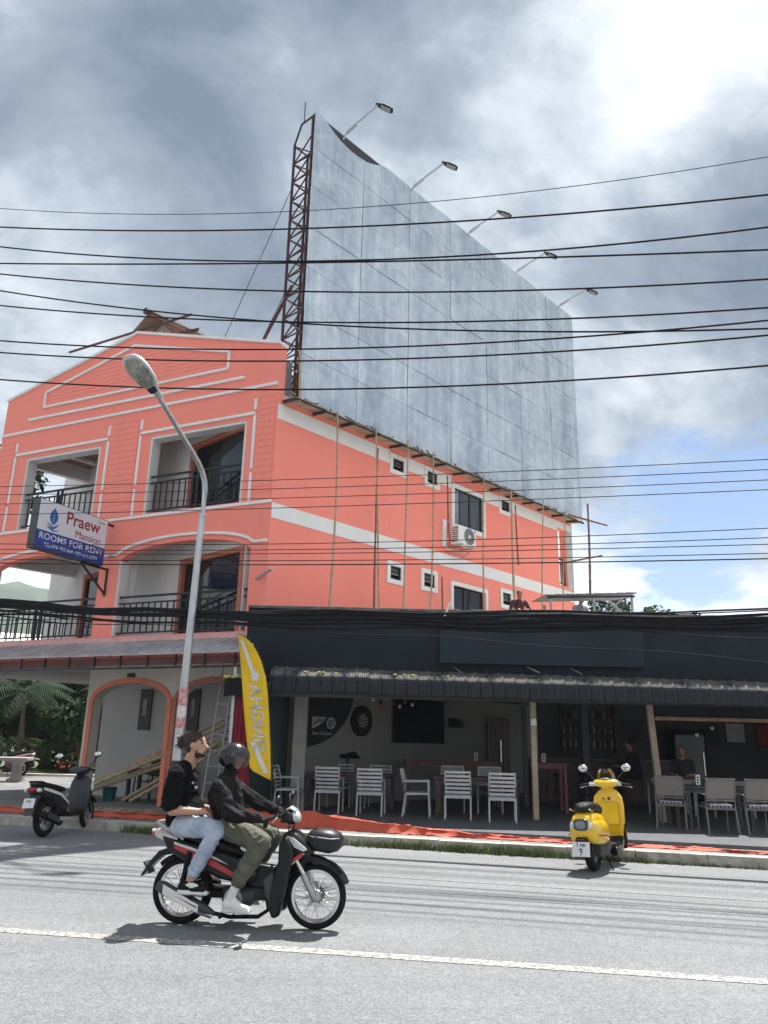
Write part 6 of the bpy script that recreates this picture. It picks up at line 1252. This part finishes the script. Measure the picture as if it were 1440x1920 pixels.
M_GREYS = mat('dull_aluminium', (.3, .31, .32), .5, metal=.4, var=.15)
LD = thing('ladder', 'aluminium ladder standing behind the red folded parasol', 'ladder', (-3.28, 16.9, .142))
for s_ in (-1, 1): MB().beam((-.1+s_*.13, -.6, 0), (.02+s_*.12, .0, 3.1), .022, .045, (0, 1, 0)).build('stile', M_GREYS, LD)
for k in range(9): z = .3+k*.31; u = z/3.1; MB().beam((-.1+.12*u-.13, -.6+.6*u, z), (-.1+.12*u+.13, -.6+.6*u, z), .02, .02).build('rung', M_GREYS, LD)
# folded parasol
PS = thing('folded_parasol', 'folded dark red parasol with a black yellow trimmed valance beside the flag', 'parasol', (-2.7, 15.75, .142))
M_PRED = mat('dark_red_canvas', (.24, .012, .03), .85, var=.25, scale=5, bump=.4, bscale=9)
def pleat(levels, n=40, amp=.22):
    vs = []; fs = []
    for z, r, ph in levels:
        for j in range(n): a = 2*math.pi*j/n; rr_ = r*(1+amp*math.cos(a*8+ph)); vs.append((rr_*math.cos(a), rr_*math.sin(a), z))
    for i in range(len(levels)-1):
        for j in range(n): fs.append((i*n+j, i*n+(j+1) % n, (i+1)*n+(j+1) % n, (i+1)*n+j))
    return MB().add(vs, fs)
cn = pleat([(.32, .2, 0), (.6, .18, .1), (1.0, .15, .2), (1.22, .1, .3), (1.28, .1, .3), (1.5, .15, .2), (1.9, .145, .1), (2.3, .11, 0), (2.55, .07, 0), (2.65, .02, 0)]).build('canopy', M_PRED, PS, smooth=50); MB().lathe([(.108, 1.22), (.118, 1.235), (.118, 1.265), (.108, 1.28)], 20, None).build('tie_band', mat('tie_tan', (.5, .35, .2), .8), cn)
MB().tube([(0, 0, .02), (0, 0, 2.72)], .024, 8).build('pole', M_STEEL, PS); MB().lathe([(.28, 0), (.27, .05), (.05, .09)], 24).build('base', M_GREYP, PS)
vl = MB()
for k in range(12):
    a0, a1 = R(150+k*14), R(164+k*14); f = lambda a, z: (.36*math.cos(a)-.05, .3*math.sin(a), z); vl.hexa([f(a0, 2.28), f(a1, 2.28), tuple(c*.97 for c in f(a1, 2.28)[:2])+(2.28,), tuple(c*.97 for c in f(a0, 2.28)[:2])+(2.28,), f(a0, 2.62), f(a1, 2.62), tuple(c*.97 for c in f(a1, 2.62)[:2])+(2.62,), tuple(c*.97 for c in f(a0, 2.62)[:2])+(2.62,)])
vl.build('valance', M_MATTE, PS)
for k in range(10): a = R(155+k*15); MB().sphere((.365*math.cos(a)-.05, .305*math.sin(a), 2.64+.02*(k % 2)), (.03, .03, .028), 8, 6).build('trim_tuft', mat('yellow_trim', (.62, .5, .08), .8, var=.2), PS)
# feather flag (seen from behind, lettering mirrored)
FG = thing('feather_flag', 'tall yellow feather flag with white mirrored lettering beside the bar', 'flag', (-1.97, 15.02, .142))
M_FLAG = mat('yellow_flag', (.78, .5, .012), .75, var=.08, scale=4, bump=.35, bscale=5); M_FLW = mat('flag_white', (.72, .7, .66), .8, var=.05)
def flag_x(z):   # left and right edge for height z above the pavement (local)
    rgt = lin([(.75, 0.0), (1.34, -.05), (1.82, -.1), (2.31, -.155), (2.61, -.21), (2.91, -.32), (3.1, -.42), (3.24, -.52), (3.33, -.62), (3.38, -.72)], z); lft = lin([(.75, -.02), (.93, -.41), (1.52, -.52), (2.01, -.6), (2.5, -.67), (3.0, -.745), (3.38, -.8)], z); return lft, rgt
vs = []; fs = []; nz_, nx_ = 34, 9
def fy(x, z): return .035*math.sin(z*2.4+x*5)+.02*math.sin(z*5+x*9)
for i in range(nz_+1):
    z = .75+(3.38-.75)*i/nz_; l_, r_ = flag_x(z)
    for j in range(nx_+1): x = l_+(r_-l_)*j/nx_; vs.append((x, fy(x, z), z))
fs = [(i*(nx_+1)+j, i*(nx_+1)+j+1, (i+1)*(nx_+1)+j+1, (i+1)*(nx_+1)+j) for i in range(nz_) for j in range(nx_)]
sail = MB().add(vs, fs).build('sail', M_FLAG, FG, smooth=60); so_ = sail.modifiers.new('t', 'SOLIDIFY'); so_.thickness = .004
me = text_mesh('SINGHA', .4, .001, 'CENTER', .012, .9, 1.05)
bm = bmesh.new(); bm.from_mesh(me); bmesh.ops.subdivide_edges(bm, edges=bm.edges, cuts=2); bm.to_mesh(me); bm.free()
for v in me.vertices:      # text runs up the sail and is mirrored left to right
    u, w_ = v.co.x, v.co.y; z = 1.86+u*.92; l_, r_ = flag_x(z); x = (l_*.5+r_*.5)-.0+w_*.78; v.co = Vector((x, fy(x, z)-.012, z))
link('lettering', me, M_FLW, sail)
def flag_patch(pts, nm):
    q = MB(); q.add([(x, fy(x, z)-.011, z) for x, z in pts], [tuple(range(len(pts)))]); q.build(nm, M_FLW, sail)
for k in range(12):
    def c_(u): z = 3.3-u*.75; l_, r_ = flag_x(z); return l_+(r_-l_)*(.3+.25*u), z
    (x0, z0), (x1, z1) = c_(k/12), c_((k+1)/12); w_ = .05+.01*k/12; flag_patch([(x0-w_*.7, z0), (x0+w_*.7, z0), (x1+w_*.7, z1), (x1-w_*.7, z1)], 'white_streak')
for k in range(8):
    u0, u1 = k/8, (k+1)/8; f = lambda u: (-.44+.3*u*.95, 1.42-.55*u); (x0, z0), (x1, z1) = f(u0), f(u1); flag_patch([(x0, z0), (x0+.1, z0), (x1+.1, z1), (x1, z1)], 'white_streak')
for k in range(9): a = 2*math.pi*k/9; flag_patch([(-.42+.1*math.cos(a+d)*r_, 2.62+.12*math.sin(a+d)*r_) for d, r_ in ((0, .45), (.22, 1.1), (.5, .75))], 'emblem')
flag_patch([(-.42+.065*math.cos(R(30*k)), 2.62+.075*math.sin(R(30*k))) for k in range(12)], 'emblem')
MB().tube([(.02, 0, .02), (.02, 0, 1.0), (-.085, 0, 1.82), (-.14, 0, 2.31), (-.3, 0, 2.92), (-.41, 0, 3.12), (-.51, 0, 3.27), (-.61, 0, 3.36), (-.72, 0, 3.41), (-.82, 0, 3.42)], [.018, .016, .014, .012, .01, .008, .007, .006, .005, .005], 8).build('pole', M_RAIL, FG, smooth=50)
for a in (0, 90): MB().beam((.02-.4*math.cos(R(a)), -.4*math.sin(R(a)), .02), (.02+.4*math.cos(R(a)), .4*math.sin(R(a)), .02), .03, .02).build('foot', M_RAIL, FG)
# orange netting along the pavement edge
vs = []; fs = []; K = 420
hts = [(-14, .09), (-6.5, .1), (-4.2, .11), (-2.6, .28), (-1.6, .29), (-.6, .2), (.8, .1), (2.2, .05), (5, .035), (12, .03)]
rr = random.Random(5)
for i in range(K+1):
    t = -14+26*i/K; h = lin(hts, t); w1 = .03*math.sin(t*3.1)+.02*math.sin(t*7.7); ob = lin([(-14, .5), (-3, .75), (0, .62), (12, .42)], t)
    for j, (do, dz) in enumerate(((-.05, .012), (.0, .02), (.03, .35), (.06, .7), (.05, .9), (.09, .98), (.13, .6))): vs.append(FRD(t, ob+do+w1*(.4+.3*j)+.03*mnoise.noise(Vector((t*6, j*.6, 9))), .145+(h*dz if j else .008)+rr.uniform(-.005, .005)+(.05*h+.012)*mnoise.noise(Vector((t*4.5, j*.7, 3)))+.012*mnoise.noise(Vector((t*13, j, 1)))))
fs = [(i*7+j, (i+1)*7+j, (i+1)*7+j+1, i*7+j+1) for i in range(K) for j in range(6)]
def net_fn(n, l, b):
    tcn = n.new('ShaderNodeTexCoord'); q = n.new('ShaderNodeTexNoise'); q.inputs['Scale'].default_value = 3; q.inputs['Detail'].default_value = 8; q.inputs['Roughness'].default_value = .7; l.new(tcn.outputs['Object'], q.inputs['Vector'])
    mx = n.new('ShaderNodeMix'); mx.data_type = 'RGBA'; mx.inputs[6].default_value = (.34, .04, .018, 1); mx.inputs[7].default_value = (.55, .11, .055, 1); l.new(q.outputs['Fac'], mx.inputs['Factor']); l.new(mx.outputs[2], b.inputs['Base Color']); b.inputs['Roughness'].default_value = .75
tag(MB().add(vs, fs).build('safety_netting', node_mat('orange_netting', net_fn), None, smooth=50), 'crumpled orange safety netting lying along the pavement edge', 'netting')
# ================================================================== ROOFTOP SHELTER
SH = thing('rooftop_shelter', 'small tin roofed shelter of steel posts on the bar roof', 'shelter', (5.1, 19.2, 4.3), world=True)
for k in range(9): MB().hexa([(4.0+k*.25, 18.6, 5.13+.012*k), (4.245+k*.25, 18.6, 5.13+.012*k), (4.245+k*.25, 20.3, 5.25+.012*k), (4.0+k*.25, 20.3, 5.25+.012*k), (4.0+k*.25, 18.6, 5.15+.012*k), (4.245+k*.25, 18.6, 5.15+.012*k), (4.245+k*.25, 20.3, 5.27+.012*k), (4.0+k*.25, 20.3, 5.27+.012*k)]).build('roof_sheet', mat('old_dark_tin', (.12, .115, .11), .7, var=.3, scale=3, dirt=.4), SH)
for x, y in ((4.15, 18.75), (5.2, 18.7), (6.15, 18.75), (4.3, 20.2), (6.2, 20.2)): MB().beam((x, y, 4.28), (x, y, 5.14+.03*(x-4)), .05, .05, (0, 1, 0)).build('post', M_GREYS, SH)
MB().beam((5.5, 18.7, 5.12), (6.25, 18.6, 4.35), .05, .05).build('brace', M_GREYS, SH); MB().beam((5.3, 18.72, 4.5), (5.9, 18.72, 5.1), .04, .04).build('brace', M_GREYS, SH); MB().beam((4.05, 18.68, 5.09), (6.2, 18.68, 5.16), .05, .05).build('edge_rail', M_RAIL, SH)
bamboo((5.2, 19.0, 5.2), (5.26, 19.0, 7.6), .03, M_BAMB2, 'upright thin pole rising above the rooftop shelter', 'poles by the rooftop shelter'); bamboo((4.9, 19.6, 7.5), (5.75, 19.1, 7.08), .028, M_BAMB2, 'slanting pole at the foot of the billboard beside the sky', 'poles by the rooftop shelter'); bamboo((4.6, 19.3, 6.1), (5.55, 19.0, 6.25), .028, M_BAMB2, 'near level pole crossing the upright one above the shelter', 'poles by the rooftop shelter')
bamboo(FB(-.3, .25, 5.2), FB(.55, -.15, 4.98), .03, M_STEEL, 'short pipe sticking out of the lower balcony corner', 'pipe', 'pipe')
# ================================================================== STONE BENCH, TREES, GRASS, HILLS
BE = thing('stone_bench', 'grey stone picnic table at the left edge behind the black scooter', 'bench', (-11.55, 25.4, .142), .15)
MB().bx(-.95, .62, -.4, .4, .62, .72).build('slab', mat('grey_stone', (.3, .29, .28), .85, var=.2, scale=4, bump=.3), BE, bevel=.02); 
for x in (-.6, .25): vloft(MB(), [(0, x, 0, .24, .3, 4), (.08, x, 0, .24, .3, 4), (.12, x, 0, .14, .2, 3), (.5, x, 0, .13, .18, 3), (.62, x, 0, .22, .28, 4)]).build('pedestal', MATS['grey_stone'], BE, smooth=40)
def leafmat(name, c): return mat(name, c, .75, var=.45, scale=2.5, col2=tuple(x*1.9 for x in c), spec=.2)
M_LF = leafmat('leaf_mid', (.03, .058, .018)); M_LF2 = leafmat('leaf_light', (.09, .14, .035)); M_LF3 = leafmat('leaf_dark', (.017, .036, .015)); M_BARK = mat('bark', (.12, .09, .06), .9, var=.3, scale=8, bump=.6)
def leafy(name, label, loc, rad, n, m, size=.16, trunk=1.0, group=None, clumps=14, rs=1):
    rg = random.Random(rs); t = thing(name, label, 'shrub' if 'shrub' in name else 'tree', loc, 0, group); rx, ry, rz_ = rad; zc = trunk+rz_*.9
    cs = [(Vector((rg.gauss(0, .45)*rx, rg.gauss(0, .45)*ry, zc+rg.gauss(0, .42)*rz_)), rg.uniform(.28, .5)) for _ in range(clumps)]
    q = MB()
    for k in range(n):
        c, cr = rg.choice(cs); d = Vector((rg.gauss(0, 1), rg.gauss(0, 1), rg.gauss(0, 1))).normalized()*rg.random()**.4
        p = c+Vector((d.x*rx*cr, d.y*ry*cr, d.z*rz_*cr))
        a = Vector((rg.gauss(0, 1), rg.gauss(0, 1), rg.gauss(0, .6)-.3)).normalized(); b = a.cross(Vector((rg.gauss(0, 1), rg.gauss(0, 1), rg.gauss(0, 1)))).normalized(); s_ = size*rg.uniform(.6, 1.4)
        q.add([p-a*s_, p+b*s_*.42-a*s_*.1, p+a*s_, p-b*s_*.42-a*s_*.1], [(0, 1, 2, 3)])
    stuff(q.build('crown', m, t, weld=False)); q = MB(); q.tube([(0, 0, -.1), (.05*rx, 0, trunk*.6), (0, .05, zc)], [.09*rx+.04, .07*rx+.03, .03], 8)
    for c, cr in cs[:8]: q.tube([(0, 0, trunk*.7), Vector((0, 0, trunk*.8)).lerp(c, .55), c], [.04*rx+.01, .025*rx+.01, .01], 5)
    q.build('trunk', M_BARK, t, smooth=50); return t
def palm(label, loc, h, n, ln, m, rs=1, group='palms beyond the arcade'):
    rg = random.Random(rs); t = thing('palm_tree', label, 'palm', loc, 0, group)
    MB().tube([(0, 0, -.1), (.1, .05, h*.5), (.05, 0, h)], [.14, .11, .09], 8).build('trunk', M_BARK, t, smooth=50)
    for k in range(n):
        az = 2*math.pi*k/n+rg.uniform(-.2, .2); up = rg.uniform(.1, 1.1); q = MB(); prev = None; L_ = ln*rg.uniform(.8, 1.1); pts = []
        for i in range(12):
            u = i/11; pts.append(Vector((math.cos(az)*L_*u*math.cos(up*(1-u)), math.sin(az)*L_*u*math.cos(up*(1-u)), h+L_*(u*math.sin(up)-.75*u*u))))
        q.tube(pts, [.018*(1-i/13) for i in range(12)], 4); lat = Vector((-math.sin(az), math.cos(az), 0))
        for i in range(2, 12):
            for s_ in (-1, 1):
                for hf in (0, .5):
                    p = pts[i].lerp(pts[i-1], hf); w_ = ln*.3*math.sin(math.pi*min(1, (i-hf)/11*.9+.1)); d = (pts[i]-pts[i-1]).normalized(); e = p+lat*s_*w_*.8+d*w_*.6-Vector((0, 0, w_*.45)); q.add([p-d*.02, p+d*.03, e], [(0, 1, 2)])
        q.build('frond', m, t, weld=False)
    return t
palm('feathery palm with drooping fronds left of the arcade', (-13.4, 29.8, 0), 3.0, 16, 2.2, M_LF3, 3); palm('low palm with arching fronds by the parked scooters', (-13.9, 30.2, 0), 1.1, 14, 1.5, M_LF, 5); palm('second tall palm in shade next to the arcade wall', (-10.6, 31.5, 0), 3.0, 14, 2.0, M_LF, 9)
for i, (x, y, rad, tr, m, lb, n) in enumerate(((-12.0, 30.6, (1.3, 1.0, 1.2), .5, M_LF, 'round leafy shrub in front of the palms', 2600), (-15.6, 33, (2.2, 1.4, 1.9), .8, M_LF3, 'large dark shrub at the left edge', 2600), (-10.4, 32.5, (1.6, 1.2, 1.9), .8, M_LF3, 'dark shrub beside the arcade corner', 2200), (-12.8, 34.5, (4.2, 1.6, 2.6), 1.0, M_LF3, 'dense dark tree filling the back of the yard', 6500), (-18.5, 34, (2.5, 1.6, 2.3), 1.2, M_LF3, 'dark tree partly cut by the left edge', 2200), (-10.9, 29.6, (.9, .5, .45), .1, M_LF, 'low bush with red flowers beside the arcade corner', 900))):
    t = leafy('shrub' if tr < 1 else 'tree', lb, (x, y, 0), rad, n, m, .13 if rad[0] < 2 else .2, tr, 'greenery behind the forecourt', rs=20+i)
    if i == 5:
        q = MB(); rg = random.Random(4)
        for k in range(70): q.sphere((rg.gauss(0, .5), rg.gauss(0, .25)-.3, .5+rg.gauss(0, .22)), .035, 6, 4)
        stuff(q.build('flowers', mat('red_flowers', (.45, .06, .07), .7, var=.4, scale=20), t))
for i, (x, y) in enumerate(((-20, 38), (-16, 38.5), (-12.2, 38.5), (-8.6, 38))):
    leafy('tree', ['leftmost', 'second', 'third', 'rightmost'][i]+' of the dark trees closing the yard behind the palms', (x, y, 0), (2.6, 1.4, 2.6), 3000, M_LF3, .26, .6, 'dark trees closing the yard', 18, 90+i)
leafy('tree', 'tall tree peeking over the left end of the coral facade', (-20.5, 34, 0), (3.0, 2.5, 5.5), 3800, M_LF3, .26, 5.5, None, 22, 77)
for i, (x, y, z, r_, lb) in enumerate(((17.6, 60, 7.3, 2.6, 'far tree behind the rooftop shelter'), (21.6, 60, 7.5, 2.4, 'far rounded tree right of the rooftop shelter'), (24.6, 62, 7.3, 2.0, 'far low tree on the bar roof skyline'), (28.9, 63, 7.0, 2.0, 'far tree low on the skyline at the right'), (14.6, 58, 6.8, 2.2, 'far tree seen through the rooftop shelter'))):
    leafy('tree', lb, (x, y, 0), (r_, r_, 2.6), 2400, M_LF, .24, z, 'far trees above the bar roof', 16, 40+i)
# neighbouring house seen through the left balcony
NH = thing('house', 'pale house with white metal roof seen through the left balcony', 'house', (-31, 52, -3.2), .35)
MB().bx(-7, 7, -5, 5, 0, 8.6).build('wall', M_INWHITE, NH); q = MB(); q.hexa([(-7.6, -5.6, 8.5), (7.6, -5.6, 8.5), (7.6, 0, 11.2), (-7.6, 0, 11.2), (-7.6, -5.6, 8.65), (7.6, -5.6, 8.65), (7.6, 0, 11.35), (-7.6, 0, 11.35)]); q.hexa([(-7.6, 5.6, 8.5), (7.6, 5.6, 8.5), (7.6, 0, 11.2), (-7.6, 0, 11.2), (-7.6, 5.6, 8.65), (7.6, 5.6, 8.65), (7.6, 0, 11.35), (-7.6, 0, 11.35)]); q.build('roof', M_WHITE, NH)
for x in (-4.5, 0, 4.5): w_ = MB().bx(x-.7, x+.7, -5.06, -4.98, 5, 6.6).build('window', M_WHITE, NH); MB().bx(x-.6, x+.6, -5.08, -5.061, 5.1, 6.5).build('pane', M_GLASS, w_)
q = MB(); rg = random.Random(8); nx_ = 60; vs = []
for i in range(nx_+1):
    x = -900+1000*i/nx_; hgt = 20+113*math.exp(-((x+345)/105)**2)+60*math.exp(-((x+560)/150)**2)+3*math.sin(i*1.3)+2*math.sin(i*2.9)
    for j, (dy, f) in enumerate(((0, 0), (60, .55), (120, .9), (170, 1), (400, .3))): vs.append((x, 560+dy, -2+hgt*f+rg.uniform(-1.5, 1.5)*(j > 0)))
q.add(vs, [(i*5+j, (i+1)*5+j, (i+1)*5+j+1, i*5+j+1) for i in range(nx_) for j in range(4)]); struct(q.build('hills', mat('wooded_hill', (.035, .06, .03), .95, var=.4, scale=.05), None, smooth=60))
# grass along the kerb
rg = random.Random(12); q = MB()
def tuft(x, y, z, n, h):
    for _ in range(n):
        a = rg.random()*6.28; p = Vector((x+rg.gauss(0, .035), y+rg.gauss(0, .03), z)); l_ = h*rg.uniform(.5, 1.3); d = Vector((math.cos(a)*rg.uniform(.1, .6), math.sin(a)*rg.uniform(.1, .6), 1)).normalized(); s_ = Vector((-math.sin(a), math.cos(a), 0))*.006
        q.add([p-s_, p+s_, p+d*l_*.6+s_*.7, p+d*l_-Vector((0, 0, l_*.1)), p+d*l_*.6-s_*.7], [(0, 1, 2, 3, 4)])
for k in range(1500):
    t = rg.uniform(-4.6, 4.2); dens = lin([(-4.6, .5), (-3.3, 1), (-2.2, .7), (-1, .8), (.3, .35), (1.0, .9), (2.6, .9), (3.1, .4), (4.2, .12)], t)
    if rg.random() < dens*(.35+1.1*max(0, .45+mnoise.noise(Vector((t*1.6, 0, 0))))): p = FRD(t, -.02-abs(rg.gauss(0, .05)), 0); tuft(p.x, p.y, 0, 9, .06+.1*rg.random())
for k in range(260): t = rg.uniform(3.2, 9); p = FRD(t, -.025, 0); tuft(p.x, p.y, 0, 5, .06)
stuff(q.build('roadside_grass', mat('grass', (.07, .115, .03), .75, var=.4, scale=6, col2=(.16, .19, .06)), None, weld=False)); bpy.data.objects['roadside_grass']['label'] = 'strip of grass growing along the kerb'
q = MB()
for k in range(700): tuft(rg.uniform(-13, -9.7), rg.uniform(29.1, 30.2), .0, 7, .3)
o = stuff(q.build('lawn_grass', mat('sunny_grass', (.14, .2, .04), .7, var=.4, scale=3), None, weld=False)); o['label'] = 'sunlit grass behind the forecourt edge'
q = MB()
for k in range(60): x, y = rg.uniform(-5.9, -4.6), rg.uniform(16.2, 17.2); q.beam((x, y, .15), (x+rg.uniform(-.3, .3), y+rg.uniform(-.15, .15), .155+rg.random()*.03), .02, .012)
o = stuff(q.build('wood_scraps', M_BAMB, None)); o['label'] = 'bamboo offcuts scattered on the pavement'
# ================================================================== SHOPHOUSES ACROSS THE STREET (behind the viewer, added to bounce sun onto the facade)
for i, (t0, t1, h, c, lb) in enumerate(((-22, -11.2, 9.5, (.62, .58, .5), 'added cream shophouse across the street, left one'), (-11, 1.8, 8.4, (.72, .72, .7), 'added white shophouse across the street behind the viewer'), (2, 13.4, 10.2, (.6, .63, .66), 'added pale blue grey shophouse across the street'), (13.6, 26, 8.8, (.66, .6, .52), 'added beige shophouse across the street, right one'))):
    sh_ = thing('shophouse', lb, 'building', FRD((t0+t1)/2, -23, 0), 0, 'added shophouses across the street', world=True); wm = mat(f'bounce_shophouse_wall_{"abcd"[i]}', c, .7, var=.08, scale=1, dirt=.15)
    frect(MB(), FRD, t0, t1, 0, h, -22, -31).build('wall', wm, sh_); frect(MB(), FRD, t0-.1, t1+.1, h, h+.25, -21.8, -31.1).build('roof', M_INWHITE, sh_); frect(MB(), FRD, t0, t1, 3.0, 3.2, -20.6, -21.995).build('canopy', M_SHEET, sh_); frect(MB(), FRD, t0+.3, t1-.3, 3.3, 4.1, -21.9, -21.99).build('sign_board', M_SGB if i % 2 else M_BLK2, sh_)
    k = 4; w_ = (t1-t0)/k
    for j in range(k):
        a_ = t0+j*w_; frect(MB(), FRD, a_+.4, a_+w_-.4, .14, 2.7, -21.95, -21.99).build('shop_front', M_GLASS, sh_)
        for z in (4.8, 7.0):
            if z+1.3 < h: f_ = frect(MB(), FRD, a_+.7, a_+w_-.7, z, z+1.4, -21.93, -21.99).build('window', M_WHITE, sh_); frect(MB(), FRD, a_+.8, a_+w_-.8, z+.1, z+1.3, -21.91, -21.929).build('pane', M_GLASS2, f_)
HZ = MB().bx(-930, 930, -330, 1530, -1.2, 150).build('haze', None); HZ['kind'] = 'stuff'
hm = bpy.data.materials.new('haze_air'); hm.use_nodes = True; hn = hm.node_tree.nodes; hn.clear(); ho = hn.new('ShaderNodeOutputMaterial'); hv = hn.new('ShaderNodeVolumePrincipled')
hv.inputs['Color'].default_value = (.86, .93, 1, 1); hv.inputs['Density'].default_value = .0004; hv.inputs['Anisotropy'].default_value = 0.0; hm.node_tree.links.new(hv.outputs[0], ho.inputs['Volume']); HZ.data.materials.append(hm)
for o in WORLD_THINGS: del o['_w']
